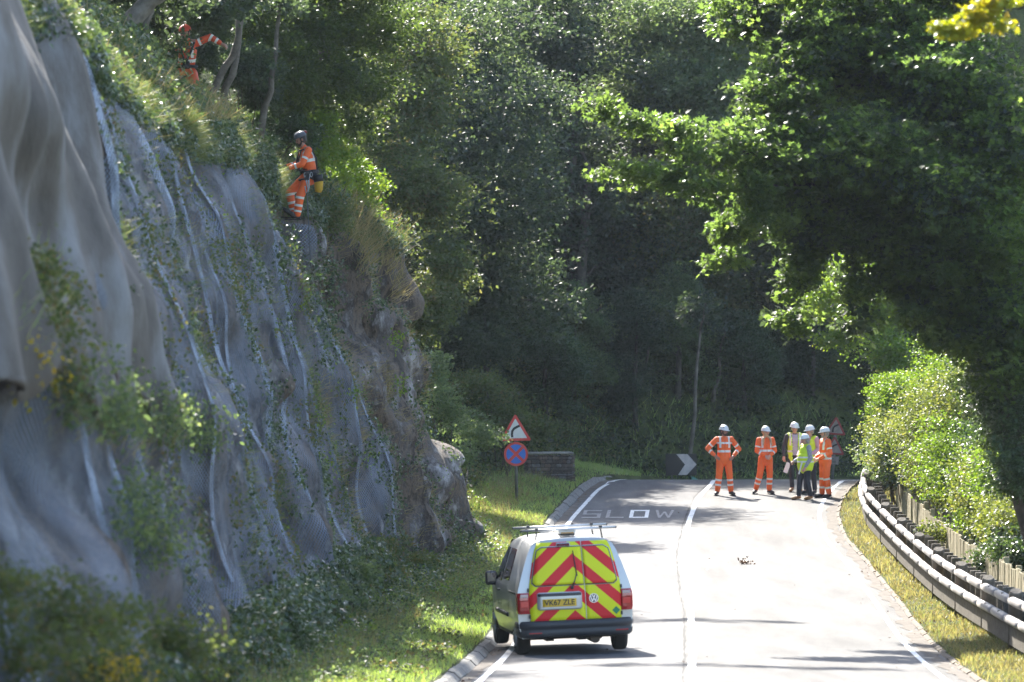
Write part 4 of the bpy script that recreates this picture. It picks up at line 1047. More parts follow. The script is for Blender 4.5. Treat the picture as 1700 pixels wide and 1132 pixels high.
# the big tree reaching in from the right
b0 = gp(9.9, 101)
RT = [(1010, 180, 96, 26, 13, .4), (1050, 200, 96, 34, 16, .5), (1100, 212, 96, 40, 22, .6), (1150, 235, 96, 44, 26, .8), (1205, 245, 97, 50, 34, 1.0), (1265, 225, 98, 50, 44, 1.1),
      (1025, 290, 95, 26, 12, .4), (1070, 292, 95, 36, 16, .5), (1120, 300, 95.5, 40, 20, .6), (1175, 310, 96, 40, 26, .8), (1230, 310, 97, 50, 34, 1.0),
      (1300, 150, 99, 60, 60, 1.3), (1380, 80, 100, 90, 90, 1.6), (1480, 100, 100, 90, 100, 1.8), (1580, 160, 99, 90, 110, 1.8), (1670, 250, 98, 80, 120, 1.8),
      (1310, 300, 98, 60, 60, 1.2), (1390, 260, 98, 80, 80, 1.6), (1480, 280, 98, 80, 80, 1.6), (1580, 330, 97, 80, 80, 1.6), (1660, 420, 97, 70, 80, 1.5),
      (1220, 385, 97, 34, 28, .8), (1265, 370, 97, 40, 34, .9), (1200, 432, 96.5, 24, 18, .5), (1340, 390, 98, 50, 44, 1.1), (1420, 380, 98, 60, 50, 1.2), (1500, 400, 98, 60, 50, 1.2), (1570, 450, 97, 70, 50, 1.3), (1650, 520, 97, 70, 60, 1.4),
      (1240, 30, 101, 50, 40, 1.2), (1320, 20, 101, 60, 50, 1.3), (1500, -30, 101, 240, 60, 2.2),
      (1325, 460, 98, 24, 40, .6), (1320, 530, 98, 22, 40, .5), (1420, 470, 98, 24, 50, .6), (1425, 540, 98, 18, 36, .4), (1500, 470, 98, 40, 40, .9), (1545, 520, 97, 46, 36, .9), (1600, 560, 97, 56, 34, 1.0), (1680, 610, 96.5, 50, 50, 1.1)]
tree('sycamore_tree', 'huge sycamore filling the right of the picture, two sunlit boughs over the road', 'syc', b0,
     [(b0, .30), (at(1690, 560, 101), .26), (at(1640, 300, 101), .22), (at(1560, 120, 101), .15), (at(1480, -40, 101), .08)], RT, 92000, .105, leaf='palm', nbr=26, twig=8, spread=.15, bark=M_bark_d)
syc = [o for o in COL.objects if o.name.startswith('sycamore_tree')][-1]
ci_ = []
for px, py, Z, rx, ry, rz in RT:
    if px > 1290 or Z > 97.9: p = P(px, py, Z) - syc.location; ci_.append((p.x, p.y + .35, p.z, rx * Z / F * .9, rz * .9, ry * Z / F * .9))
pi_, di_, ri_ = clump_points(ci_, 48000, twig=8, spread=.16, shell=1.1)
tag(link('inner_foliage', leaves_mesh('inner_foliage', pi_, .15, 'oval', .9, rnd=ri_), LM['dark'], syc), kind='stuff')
# dark understorey behind the worker at the cliff top
for lb, cl in (('dark understorey bush left of the crouching worker, under the thick trunk', [(150, 40, 103, 50, 30, .9), (200, 60, 104, 40, 26, .9)]),
               ('dark understorey bush directly behind the crouching worker', [(270, 60, 105, 50, 34, .9), (320, 90, 106, 40, 30, .8)]),
               ('dark understorey bush between the leaning trunks and the pale one', [(400, 110, 110, 40, 40, .9), (430, 150, 111, 36, 30, .8)]),
               ('leafy dark bush high above the crouching worker', [(240, 20, 104, 60, 30, .9), (330, 40, 106, 60, 34, .9)])):
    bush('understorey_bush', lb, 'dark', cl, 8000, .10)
bush('leafy_bough', 'dark leafy sprays hanging in front of the crouching worker’s helmet and chest', 'dark', [(300, 64, 98.6, 16, 8, .2), (284, 92, 98.6, 9, 10, .2)], 700, .075, cat='branch', stems=3, tr=.012)
# trunk clad in ivy, further right boughs
b0 = gp(9.3, 97)
tree('ivy_clad_tree', 'ivy-covered trunk standing in deep shade behind the hedge at the right edge', 'ivy', b0, [(b0, .2), (at(1690, 800, 97), .18), (at(1670, 600, 97), .14)],
     [(1650, 640, 97.5, 50, 60, .9), (1690, 700, 97, 50, 60, .9), (1640, 560, 98, 60, 50, 1.0), (1685, 790, 96.5, 34, 50, .7), (1660, 730, 98, 30, 50, .6)], 26000, .075, nbr=3, spread=.1)
b0 = gp(10.6, 148)
tree('maple_tree', 'sunlit yellow-green tree behind the hanging ivy, right of the far bend signs', 'lime', b0, [(b0, .12), (at(1522, 690, 148), .1), (at(1505, 590, 148), .08), (at(1490, 520, 148), .04)],
     [(1450, 520, 147, 40, 40, 1.0), (1480, 580, 146, 34, 30, .9), (1430, 450, 148, 40, 40, 1.0), (1500, 620, 146, 30, 26, .8), (1400, 560, 149, 30, 26, .7), (1500, 480, 148, 44, 40, 1.0), (1370, 500, 150, 40, 36, .9)], 20000, .10, bark=M_bark, nbr=5)
b0 = gp(7.9, 62, -.2)
tree('overhanging_branch', 'out-of-focus yellow-green leaves on a bough entering at the top right corner', 'gold', b0, [(b0, .12), (at(2050, 400, 61), .10), (at(1980, -20, 60), .07), (at(1800, -20, 60), .03), (at(1690, 15, 60), .015)],
     [(1600, 40, 60, 40, 16, .25), (1640, 20, 60, 50, 18, .3), (1680, 30, 60, 40, 20, .3), (1570, 52, 60, 26, 12, .2), (1660, -10, 60, 80, 18, .3), (1696, 72, 60, 10, 10, .15)], 1500, .075, leaf='palm', nbr=5, spread=.07)

# ------------------------------------------------------------------ hedge behind the fence
HG = 'bramble and ivy hedge bushes behind the fence'
hedge = [((1482, 755), 138, 34, 40, 'pale', 'rounded silvery bush at the far end of the hedge beside the barrier’s curve'),
         ((1500, 730), 134, 50, 50, 'hedge', 'glossy sunlit hedge bush above the far fence panels'),
         ((1545, 700), 130, 50, 60, 'hedge', 'tall bright hedge bush under the yellow-green tree'),
         ((1560, 770), 128, 46, 44, 'hedge', 'low bramble bush directly above the middle fence panels'),
         ((1590, 760), 122, 60, 60, 'lime', 'yellow-green bramble in the middle of the hedge'),
         ((1610, 660), 124, 60, 60, 'hedge', 'high hedge bush half shaded by the big tree'),
         ((1640, 835), 116, 46, 44, 'lime', 'bramble hanging over the fence where it steps back'),
         ((1675, 865), 110, 46, 36, 'hedge', 'dark gappy bramble above the near fence panels'),
         ((1690, 905), 103, 30, 26, 'ivy', 'ivy lying over the nearest fence panel at the right edge'),
         ((1700, 860), 104, 44, 46, 'hedge', 'sunlit bramble bush cut off by the right edge of the picture'),
         ((1665, 790), 112, 44, 50, 'lime', 'yellow-green bush in front of the dark right-hand trunk'),
         ((1480, 660), 142, 30, 40, 'lime', 'narrow sunlit bush left of the thin trunk behind the hedge'),
         ((1556, 880), 116.5, 15, 14, 'hedge', 'small spray of bramble trailing over the middle of the fence'),
         ((1632, 935), 105, 16, 18, 'ivy', 'ivy climbing the fence post where the fence steps back'),
         ((1515, 765), 133, 36, 34, 'ivy', 'dark ivy bush low behind the farthest fence panels'),
         ((1600, 800), 124, 44, 40, 'hedge', 'bramble bush filling the gap above the fence middle'),
         ((1640, 800), 115, 50, 50, 'hedge', 'sun-flecked hedge bush below the dark right-hand trunk'),
         ((1570, 620), 132, 44, 50, 'lime', 'sunlit bush high behind the hedge, under the sycamore'),
         ((1660, 740), 118, 50, 50, 'ivy', 'shaded hedge bush beside the right-hand trunk')]
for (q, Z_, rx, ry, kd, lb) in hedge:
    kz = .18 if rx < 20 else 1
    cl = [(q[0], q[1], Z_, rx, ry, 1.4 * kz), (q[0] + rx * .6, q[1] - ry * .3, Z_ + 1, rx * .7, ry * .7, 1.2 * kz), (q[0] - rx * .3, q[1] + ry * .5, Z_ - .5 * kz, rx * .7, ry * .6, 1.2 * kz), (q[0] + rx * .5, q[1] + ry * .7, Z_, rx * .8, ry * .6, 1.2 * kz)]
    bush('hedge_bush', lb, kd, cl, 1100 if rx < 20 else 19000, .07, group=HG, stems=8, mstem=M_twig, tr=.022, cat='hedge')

# ------------------------------------------------------------------ safety barrier on the right
BRc = np.array([(75, 1790), (85, 1700), (92, 1650), (99, 1600), (105.5, 1560), (114, 1518), (121.6, 1484), (129.5, 1452), (132, 1442), (136.5, 1434), (140, 1433), (143.5, 1438), (148, 1456), (150.5, 1478)], float)
BRP = np.stack([(BRc[:, 1] - 850) * BRc[:, 0] / F, BRc[:, 0]], 1)
BRP = np.r_[BRP, [(11.6, 153), (14.5, 154.5), (19, 155.3)]]
BRs = smooth_path(BRP, 260)
dBR = np.r_[0, np.cumsum(np.linalg.norm(np.diff(BRs, axis=0), axis=1))]
def brp(s, off=0.0):
    p = np.array([np.interp(s, dBR, BRs[:, i]) for i in (0, 1)]); q = np.array([np.interp(s + .3, dBR, BRs[:, i]) for i in (0, 1)])
    t = (q - p) / np.linalg.norm(q - p); n_ = np.array([t[1], -t[0]])
    p = p + n_ * off
    return p, t, float(zroad(p[1])) + .14 - .03 * max(0, 90 - p[1]) * 0
M_rail = mat('weathered_rail', (.34, .33, .32), .5, scale=7, col2=(.30, .26, .24), bump=.25, bscale=30)
M_post = mat('post_timber', (.16, .135, .10), .85, scale=9, col2=(.08, .065, .05), bump=.5)
M_steel = mat('dull_steel', (.25, .25, .26), .45, metal=.6, scale=8, var=.3)
bar = empty('safety_barrier', (*brp(0)[0], brp(0)[2])); tag(bar, 'curved two-rail roadside barrier with round post heads along the right verge', 'barrier')
B0 = Vector(bar.location)
SEG = 3.2; s = 0.0; k = 0
smax = dBR[-1] - .5
protoP = protoR = None
while s + SEG < smax:
    for (h, off) in ((.64, 0.0), (.36, -.06)):
        pts = []
        for t_ in np.linspace(0, 1, 5):
            p, tt_, z = brp(s + .012 + (SEG - .03) * t_, off); pts.append(Vector((p[0], p[1], z + h)) - B0)
        MB().tube(pts, [.068, .071, .071, .071, .068], 12).build('rail', M_rail, bar)
        # coupling collar at each joint and bolt heads half way
        p, tt_, z = brp(s, off); q, _, z2 = brp(s + .1, off)
        mid, tm, zm = brp(s + SEG / 2, off)
        MB().box(Vector((mid[0] - .03, mid[1], zm + h + .062)) - B0, (.04, .06, .025), bev=.005).build('bolt', M_post, bar)
        MB().tube([Vector((p[0], p[1] - .03, z + h)) - B0, Vector((p[0], p[1] + .03, z + h)) - B0], [.068, .068], 12).build('joint_collar', M_post, bar)
    s += SEG; k += 1
# round-headed posts every second joint, square posts behind at 1.25 m
s = .0
while s < smax:
    p, t_, z = brp(s, .17)
    if protoP is None:
        mb = MB(); mb.tube([(0, 0, -.3), (0, 0, .74), (0, -.01, .79)], [.11, .11, .09], 12); protoP = mb.build('round_post', M_post, bar); o = protoP
    else: o = protoP.copy(); COL.objects.link(o); o.parent = bar
    o.location = Vector((p[0] - .12, p[1] - .05, z + .04)) - B0; o.rotation_euler = (.25, 0, 0)
    s += 2 * SEG
s = .3
while s < smax:
    p, t_, z = brp(s, .30)
    if protoR is None: protoR = MB().box((0, 0, .17), (.19, .13, 1.04), bev=.01).build('square_post', M_post, bar); o = protoR
    else: o = protoR.copy(); COL.objects.link(o); o.parent = bar
    o.location = Vector((p[0], p[1], z + random.uniform(-.02, .02))) - B0; o.rotation_euler = (0, 0, -math.atan2(t_[0], t_[1]))
    s += 1.25
s = 0.0; protoK = None
while s + 2.4 < smax:
    a, t_, z = brp(s, -.02); b, _, zb = brp(s + 2.37, -.02)
    a3, b3 = Vector((a[0], a[1], z + .12)) - B0, Vector((b[0], b[1], zb + .12)) - B0
    dv = (b3 - a3); X = dv.normalized().cross(Vector((0, 0, 1))).normalized(); Zv = X.cross(dv.normalized())
    o = MB().box((0, dv.length / 2, 0), (.045, dv.length, .30)).build('under_rail_strip', M_post, bar) if protoK is None else protoK.copy()  # dark strip in the post colour below the lower rail
    if protoK is None: protoK = o
    else: COL.objects.link(o); o.parent = bar
    M = Matrix((X, dv.normalized(), Zv)).transposed().to_4x4(); M.translation = a3; o.matrix_local = M
    s += 2.4

# ------------------------------------------------------------------ panel fence behind it
M_panel = mat('weathered_boards', (.48, .41, .26), .8, scale=3, col2=(.26, .23, .13), bump=.6, bscale=18)
M_panel2 = mat('dark_green_boards', (.20, .21, .14), .85, scale=3, col2=(.11, .12, .08), bump=.6, bscale=18)  # darker, greener boards for the run that steps back
fr = empty('panel_fence', (*brp(9, .82)[0], brp(9, .82)[2])); tag(fr, 'low fence of weathered upright boards between the barrier and the hedge', 'fence')
F0 = Vector(fr.location); s = 5.0; i = 0
while s < 76:
    a, t_, z = brp(s, .82 + (.22 if 13 < s < 17 else 0) + random.uniform(-.015, .02)); h = .80 + random.uniform(-.03, .03) + (.05 if s < 13 else 0)
    L = .98
    dark_panel = 12.5 < s < 17.5
    # every panel is a row of upright boards of uneven height
    mb = MB(); n_b = 6
    for j in range(n_b):
        mb.box((0 + random.uniform(-.006, .006), (j + .5) * L / n_b, h / 2 - .1 + random.uniform(-.012, .012)), (.03, L / n_b - .008, h + .2))
    o = mb.build('fence_panel', M_panel2 if dark_panel else M_panel, fr)
    o.location = Vector((a[0], a[1], z)) - F0; o.rotation_euler = (0, random.uniform(-.03, .03), -math.atan2(t_[0], t_[1]) + random.uniform(-.02, .03))
    if i % 3 == 0:
        p = MB().box((.05, 0, h / 2 - .05), (.10, .10, h + .25), bev=.01).build('fence_post', M_panel if not dark_panel else M_panel2, fr)
        p.location = o.location; p.rotation_euler = o.rotation_euler
    s += 1.0; i += 1

# ------------------------------------------------------------------ road signs
M_red = mat('sign_red', (.55, .035, .03), .35, var=.08, scale=3)
M_white = mat('sign_white', (.62, .61, .58), .4, var=.06, scale=5)
M_black = mat('sign_black', (.012, .012, .013), .4)
M_blue = mat('sign_blue', (.015, .13, .48), .35)
M_pole = mat('sign_pole_grey', (.13, .125, .10), .6, var=.3, scale=5)
M_dim = mat('dark_sign_face', (.24, .20, .17), .6, var=.2, scale=8)  # darker than the near sign's white
def rtri(side, r):
    """rounded triangle outline, base at z=0"""
    h = side * math.sqrt(3) / 2; pts = []
    cs = [(-side / 2 + r * math.sqrt(3), r), (side / 2 - r * math.sqrt(3), r), (0, h - 2 * r)]
    for (cx, cz), a0 in zip(cs, (150, 270, 30)):
        for k in range(6):
            a = R(a0 + 120 * k / 5); pts.append((cx + r * math.cos(a), cz + r * math.sin(a)))
    return pts
def circ(r, n=32, cx=0, cz=0): return [(cx + r * math.cos(2 * math.pi * k / n), cz + r * math.sin(2 * math.pi * k / n)) for k in range(n)]
def thick_line(pts, w):
    """outline polygon of a polyline in (x,z)"""
    pts = [Vector(p) for p in pts]; L, Rr = [], []
    for i, p in enumerate(pts):
        d = (pts[min(i + 1, len(pts) - 1)] - pts[max(i - 1, 0)]).normalized(); n_ = Vector((-d.y, d.x))
        L.append(tuple(p + n_ * w / 2)); Rr.append(tuple(p - n_ * w / 2))
    return L + Rr[::-1]
def bend_triangle(parent, side, z0, face, red, sgn=1, y=0):
    h = side * math.sqrt(3) / 2
    mv = lambda poly, dz=z0: [(x, z + dz) for x, z in poly]
    MB().prism(mv(rtri(side, .035)), y, y + .012).build('sign_plate', red, parent)
    f = [(x * .72, (z - h / 3) * .72 + h / 3) for x, z in rtri(side, .012)]
    MB().prism(mv(f), y - .004, y + .001).build('sign_face', face, parent)
    c = [(-.085, .085), (-.09, .16), (-.08, .235), (-.04, .295), (.03, .335), (.10, .365)]
    c = [(x * side / .77 * sgn, z * side / .77) for x, z in c]
    MB().prism(mv(thick_line(c, .058 * side / .77)), y - .008, y - .002).build('bend_symbol', M_black, parent)
gx = P(858, 830, 138)
sg = empty('bend_warning_sign', (gx.x, gx.y, drop(gx.x, gx.y)), R(1)); sg.rotation_euler = (0, R(-1.0), R(2))
tag(sg, 'right bend triangle over a round blue no-stopping disc, on the left verge', 'road sign')
MB().tube([(0, .045, -.3), (0, .045, 2.05)], [.038, .038], 12).build('post', M_pole, sg)
MB().tube([(0, .045, 2.05), (0, .045, 2.07)], [.04, .03], 12).build('post_cap', M_pole, sg)
Z1 = 2.13 - .66
bend_triangle(sg, .77, Z1, M_white, M_red)
cz = Z1 - .025 - .295
d_ = MB().prism(circ(.293, 40, 0, cz), 0, .012).build('disc_plate', M_red, sg)
# four blue quadrants between the red ring and cross
for q in range(4):
    a0 = q * 90 - 45; pts = []
    for k in range(9):
        a = R(a0 + 45 - 45 + (k / 8) * 90); pts.append((.235 * math.cos(a), .235 * math.sin(a)))
    ca = R(a0 + 45); ins = .036
    poly = []
    for (x, z) in pts:
        # stay clear of the cross bars: shrink along the two bounding directions
        poly.append((x, z))
    def clip(poly, nx, nz, dd):
        out = []
        for i in range(len(poly)):
            a, b = poly[i], poly[(i + 1) % len(poly)]; da, db_ = a[0] * nx + a[1] * nz - dd, b[0] * nx + b[1] * nz - dd
            if da >= 0: out.append(a)
            if da * db_ < 0:
                t = da / (da - db_); out.append((a[0] + (b[0] - a[0]) * t, a[1] + (b[1] - a[1]) * t))
        return out
    poly = [(0, 0)] + poly
    n1 = R(a0 + 90); n2 = R(a0 + 0)
    poly = clip(poly, math.cos(n1), math.sin(n1), ins); poly = clip(poly, math.cos(n2), math.sin(n2), ins)
    MB().prism([(x, z + cz) for x, z in poly], -.004, .001).build('blue_quarter', M_blue, sg)
for zc in (Z1 + .2, Z1 + .42, cz):
    MB().box((0, .03, zc), (.16, .03, .035)).build('bracket', M_steel, sg)

gx = P(1380, 815, 156)
s2 = empty('bend_warning_sign', (gx.x, gx.y, drop(gx.x, gx.y)), 0)
s2.rotation_euler = (0, R(4), R(-10))
tag(s2, 'dark pair of bend triangles on one post, behind the rightmost worker', 'road sign')
top = 566 + 0
zt = (566 - 690) * 156 / F - s2.location.z
MB().tube([(0, .045, -.3), (0, .045, zt - .05)], [.04, .04], 10).build('post', M_pole, s2)
M_red2 = mat('dark_sign_red', (.26, .03, .028), .5, var=.2, scale=5)  # darker than the near sign's red
bend_triangle(s2, .60, zt - .52, M_dim, M_red2)
bend_triangle(s2, .60, zt - 1.06, M_dim, M_red2)
MB().box((0, 0, zt - 1.22), (.30, .012, .22)).build('sub_plate', M_dim, s2)
MB().box((-.05, -.01, zt - 1.18), (.12, .006, .05)).box((.0, -.01, zt - 1.26), (.16, .006, .05)).build('sub_plate_symbol', M_pole, s2)
# chevron board
gx = P(1131, 790, 157.5)
cb = empty('chevron_board', (gx.x, gx.y, drop(gx.x, gx.y)), R(-4)); tag(cb, 'black board with one pale chevron pointing right, at the outside of the bend', 'road sign')
gz = cb.location.z
zb, zt_ = (566 - 789) * 157.5 / F - gz, (566 - 753) * 157.5 / F - gz
W_ = 52 * 157.5 / F
MB().box((0, 0, (zb + zt_) / 2), (W_, .02, zt_ - zb), bev=.004).build('board', M_black, cb)
H_ = (zt_ - zb) * .96; zm = (zb + zt_) / 2
chv = [(-.16 * W_, H_ / 2), (.20 * W_, H_ / 2), (.49 * W_, 0), (.18 * W_, -H_ / 2), (-.10 * W_, -H_ / 2), (.12 * W_, 0)]
MB().prism([(x, z + zm) for x, z in chv], -.016, -.009).build('chevron', mat('chevron_white', (.55, .48, .46), .5, var=.15, scale=6), cb)
for x in (-.3 * W_, .3 * W_): MB().tube([(x, .04, -.4), (x, .04, zt_ - .05)], [.03, .03], 8).build('post', M_pole, cb)
# green sheeting by the chevron
g_ = MB(); gc = P(1172, 792, 156.5); gz = drop(gc.x, gc.y)
for a_ in range(5):
    for b_ in range(3): pass
vs = []; nx, ny = 12, 6
for i in range(nx):
    for j in range(ny):
        u, v = i / (nx - 1), j / (ny - 1); vs.append((gc.x - .45 + .95 * u + .05 * math.sin(7 * v), gc.y - .4 + .8 * v, gz + .06 + .10 * math.sin(u * 5 + v * 3) * math.sin(v * 3.1) + .05 * math.cos(9 * u)))
gs = MB().add([Vector(v) - Vector((gc.x, gc.y, gz)) for v in vs], [tuple(map(int, f)) for f in grid_faces(nx, ny)], True).build('green_sheeting', mat('green_tarpaulin', (.03, .16, .11), .5, var=.3, scale=9))
gs.location = (gc.x, gc.y, gz); sl = gs.modifiers.new('thickness', 'SOLIDIFY'); sl.thickness = .01
tag(gs, 'crumpled dark green sheeting on the ground to the right of the chevron board', 'tarpaulin')

# ------------------------------------------------------------------ low stone block
M_stones = [mat('dark_stone', (.10, .085, .072), .9, var=.35, scale=9, bump=.7), mat('brown_stone', (.14, .105, .08), .9, var=.35, scale=9, bump=.7), mat('grey_stone', (.16, .15, .14), .9, var=.3, scale=9, bump=.7)]
M_mortar = mat('earth_mortar', (.045, .038, .03), .95)
Zs = 146.5; c0, c1 = P(876, 783, Zs), P(951, 786, Zs)
sb_ = empty('stone_block', ((c0.x + c1.x) / 2, Zs + .3, drop((c0.x + c1.x) / 2, Zs) - .05), R(4)); tag(sb_, 'low dark drystone block with a flat slab top behind the no-stopping disc', 'wall')
Wd = (c1.x - c0.x) / 2 + .02; top_z = (566 - 753) * Zs / F - sb_.location.z
MB().box((0, .35, top_z / 2 - .1), (2 * Wd - .06, .64, top_z + .1)).build('core', M_mortar, sb_)
z_ = 0.0; sp = [None] * 3
while z_ < top_z - .06:
    h = min(random.uniform(.055, .10), top_z - z_ - .04)
    for face in ('f', 'r', 'l'):
        x = -Wd if face == 'f' else 0.0; lim = Wd if face == 'f' else .7
        while x < lim - .02:
            w = min(random.uniform(.10, .26), lim - x)
            c = (x + w / 2, -.01 + random.uniform(-.015, .01), z_ + h / 2) if face == 'f' else ((Wd if face == 'r' else -Wd) + random.uniform(-.01, .015), x + w / 2, z_ + h / 2)
            sz = (w - .015, .10, h - .014) if face == 'f' else (.09, w - .015, h - .014)
            MB().box(c, sz, bev=.014, rot=Matrix.Rotation(random.uniform(-.03, .03), 3, 'Y')).build('stone', random.choice(M_stones), sb_)
            x += w
    z_ += h
x = -Wd - .03
while x < Wd:
    w = random.uniform(.3, .5); w = min(w, Wd + .04 - x)
    MB().box((x + w / 2, .33, top_z + random.uniform(0, .008)), (w - .012, .80, .055), bev=.012).build('coping_stone', mat('pale_coping', (.27, .25, .21), .9, var=.35, scale=6, bump=.5) if x < -Wd else bpy.data.materials['pale_coping'], sb_)
    x += w

# ------------------------------------------------------------------ litter on the road
def road_leaves(name, n, x0, x1, y0, y1, keep, size):
    x = rng.uniform(x0, x1, n); y = rng.uniform(y0, y1, n); k = keep(x, y); x, y = x[k], y[k]
    z = road_z(x, y) + .022
    return leaves_mesh(name, np.stack([x, y, z], 1), size, 'oval', .25)
xe = lambda y: np.interp(y, RP[:, 1], RP[:, 0]); xl_ = lambda y: np.interp(y, LP[:, 1], LP[:, 0])
tag(link('fallen_leaves', road_leaves('fallen_leaves', 9000, -1, 9, 68, 149, lambda x, y: ((x > xl_(y) + .05) & (x < xe(y) - .03)) & ((np.minimum(xe(y) - x, x - xl_(y)) < rng.exponential(.16, len(x))) | (rng.uniform(0, 1, len(x)) < .012)), .055), LM['brown']), kind='stuff')
c = P(1237, 934, 120.2); c.z = float(road_z(c.x, c.y))
p_ = np.array([(rng.normal(0, .07), rng.normal(0, .16), abs(rng.normal(0, .035)) + .02) for _ in range(60)])
lf = link('leaf_clump', leaves_mesh('leaf_clump', p_, .08, 'oval', .9), LM['brown']); lf.location = c
lf['kind'] = 'stuff'; tag(lf, 'small heap of brown leaves lying alone in the right-hand lane', 'leaves')

# ------------------------------------------------------------------ the van
VAN_Z = 87.75
def make_van():
    gxp = (948.5 - 850) * 88.5 / F
    yaw = R(7.0)
    root = empty('parked_van')
    tag(root, 'silver van with red and yellow chevrons across its rear doors, parked by the left kerb', 'van')
    zl = float(road_z(gxp, 88.5))
    root.location = (gxp + .75 * math.sin(yaw), 88.5 - .75, zl + .005)
    root.rotation_euler = (R(.5), R(-2.4), yaw)
    paint = mat('silver_paint', (.50, .51, .52), .32, metal=.35, coat=.6)
    plastic = mat('bumper_plastic', (.035, .038, .045), .5)
    rubber = mat('tyre_rubber', (.018, .017, .017), .85, bump=.3)
    glassd = mat('tinted_glass', (.02, .018, .018), .06, spec=.8)
    dark = mat('underbody', (.012, .012, .012), .9)
    lampr = mat('lamp_red', (.38, .012, .015), .15, coat=1)
    lampw = mat('lamp_clear', (.55, .42, .42), .15, coat=1)
    chrome = mat('chrome', (.75, .75, .77), .3, metal=.6)
    alu = mat('aluminium_bar', (.55, .56, .58), .35, metal=.7)
    white = mat('beacon_white', (.75, .75, .72), .35)
    # chevron film: red and yellow by object position
    m, n, l, b = new_mat('chevron_film')
    tc = n.new('ShaderNodeTexCoord'); sp = n.new('ShaderNodeSeparateXYZ'); l.new(tc.outputs['Object'], sp.inputs[0])
    def mth(op, a, b_=None, c=None):
        k = n.new('ShaderNodeMath'); k.operation = op
        for i, s in enumerate((a, b_, c)):
            if s is None: continue
            if isinstance(s, (int, float)): k.inputs[i].default_value = s
            else: l.new(s, k.inputs[i])
        return k.outputs[0]
    ax = mth('ABSOLUTE', mth('ADD', sp.outputs[0], .01))
    d = mth('MULTIPLY_ADD', ax, .90, sp.outputs[2])
    f = mth('FRACT', mth('DIVIDE', mth('SUBTRACT', 1.537 + 4.4, d), .437))
    red = mth('LESS_THAN', f, .47)
    # 5.937 shifts the apex of a red band to 1.537 m
    no = n.new('ShaderNodeTexNoise'); no.inputs['Scale'].default_value = 3; l.new(tc.outputs['Object'], no.inputs['Vector'])
    mx = n.new('ShaderNodeMix'); mx.data_type = 'RGBA'; l.new(red, mx.inputs[0]); mx.inputs[6].default_value = (.72, .76, .015, 1); mx.inputs[7].default_value = (.70, .02, .03, 1)
    l.new(mx.outputs[2], b.inputs['Base Color']); b.inputs['Roughness'].default_value = .5; b.inputs['Specular IOR Level'].default_value = .3
    film = m
    # --- shape functions
    WZ = np.array([(.28, .84), (.45, .885), (.60, .895), (.92, .895), (1.02, .885), (1.2, .83), (1.4, .765), (1.6, .69), (1.70, .635), (1.755, .56), (1.785, .44), (1.80, .22), (1.805, 0)])
    def halfw(z): return float(np.interp(z, WZ[:, 0], WZ[:, 1]))
    def rake(z, x=0): return float(np.interp(z, [.3, .9, 1.05, 1.7, 1.8], [.02, .02, .04, .20, .27])) + .06 * (abs(x) / .9) ** 3
    def top(y): return float(np.interp(y, [0, .3, 1.0, 2.2, 2.75, 3.35, 3.5, 4.1, 4.35], [1.80, 1.805, 1.82, 1.81, 1.75, 1.24, 1.12, 1.0, .72]))
    def wsc(y): return float(np.interp(y, [0, .5, 2.8, 3.6, 4.1, 4.38], [.995, 1, 1, .97, .88, .66]))
    def belt(y): return .98
    def sec(y, k):                     # k-th profile row -> (half width, z)
        w, z = WZ[k][1], WZ[k][0]; T = top(y)
        if z > .95:
            u = (z - .95) / (1.805 - .95); z2 = .95 + u * max(T - .95, 0.02) if T > .97 else z * T / 1.805
            sq = np.interp(T, [1.0, 1.75], [.25, 1]); w2 = .895 + (w - .895) * (sq if u < .9 else 1)
            if T < 1.3 and u < .95: w2 = max(w2, .80 - .1 * u)
            w, z = w2, z2
        return w * wsc(y), z
    ysn = [0.0, .12, .3, .55, .9, 1.3, 1.8, 2.3, 2.7, 2.9, 3.1, 3.3, 3.5, 3.8, 4.1, 4.25, 4.38]
    nk = len(WZ); V = []; Fc = []
    for i, y in enumerate(ysn):
        for k in range(nk):
            w, z = sec(y, k); yy = y + rake(z, w) * max(0, 1 - y / .6); V.append((w, yy, z))
        for k in range(nk - 2, -1, -1):
            w, z = sec(y, k); yy = y + rake(z, w) * max(0, 1 - y / .6); V.append((-w, yy, z))
    m_ = 2 * nk - 1
    for i in range(len(ysn) - 1):
        for j in range(m_):
            j2 = (j + 1) % m_
            Fc.append((i * m_ + j, i * m_ + j2, (i + 1) * m_ + j2, (i + 1) * m_ + j))
    for k in range(nk - 1):             # rear and front skins as strips
        for base in (0, (len(ysn) - 1) * m_):
            a, b_ = base + k, base + k + 1; c, d2 = base + (m_ - 1 - k) if k < nk - 1 else a, base + (m_ - 2 - k)
            Fc.append((a, b_, d2, c) if b_ != d2 else (a, b_, c))
    body = MB().add(V, Fc, True).build('body', paint, root)
    bm = bmesh.new(); bm.from_mesh(body.data)
    bmesh.ops.recalc_face_normals(bm, faces=bm.faces[:]); bm.to_mesh(body.data); bm.free()
    # wheel arches cut out
    cut = MB()
    for wy in (.78, 3.46):
        for sx in (-1, 1):
            cut.tube([(sx * .60, wy, .33), (sx * 1.1, wy, .33)], [.375, .375], 28, smooth=False)
    co = cut.build('cutter', dark)
    bo = body.modifiers.new('arches', 'BOOLEAN'); bo.object = co; bo.solver = 'EXACT'; bo.operation = 'DIFFERENCE'
    dg = bpy.context.evaluated_depsgraph_get(); dg.update()
    nm = bpy.data.meshes.new_from_object(body.evaluated_get(dg)); body.modifiers.clear()
    if len(nm.polygons) > 100: body.data = nm; body.data.materials.clear(); body.data.materials.append(paint)
    bpy.data.objects.remove(co)
    for p in body.data.polygons: p.use_smooth = True
    try: body.data.set_sharp_from_angle(angle=R(35))
    except Exception: pass
    # --- panels hugging the rear skin
    def rear(x, z, out): return (x, rake(z, x) - out + .0, z)
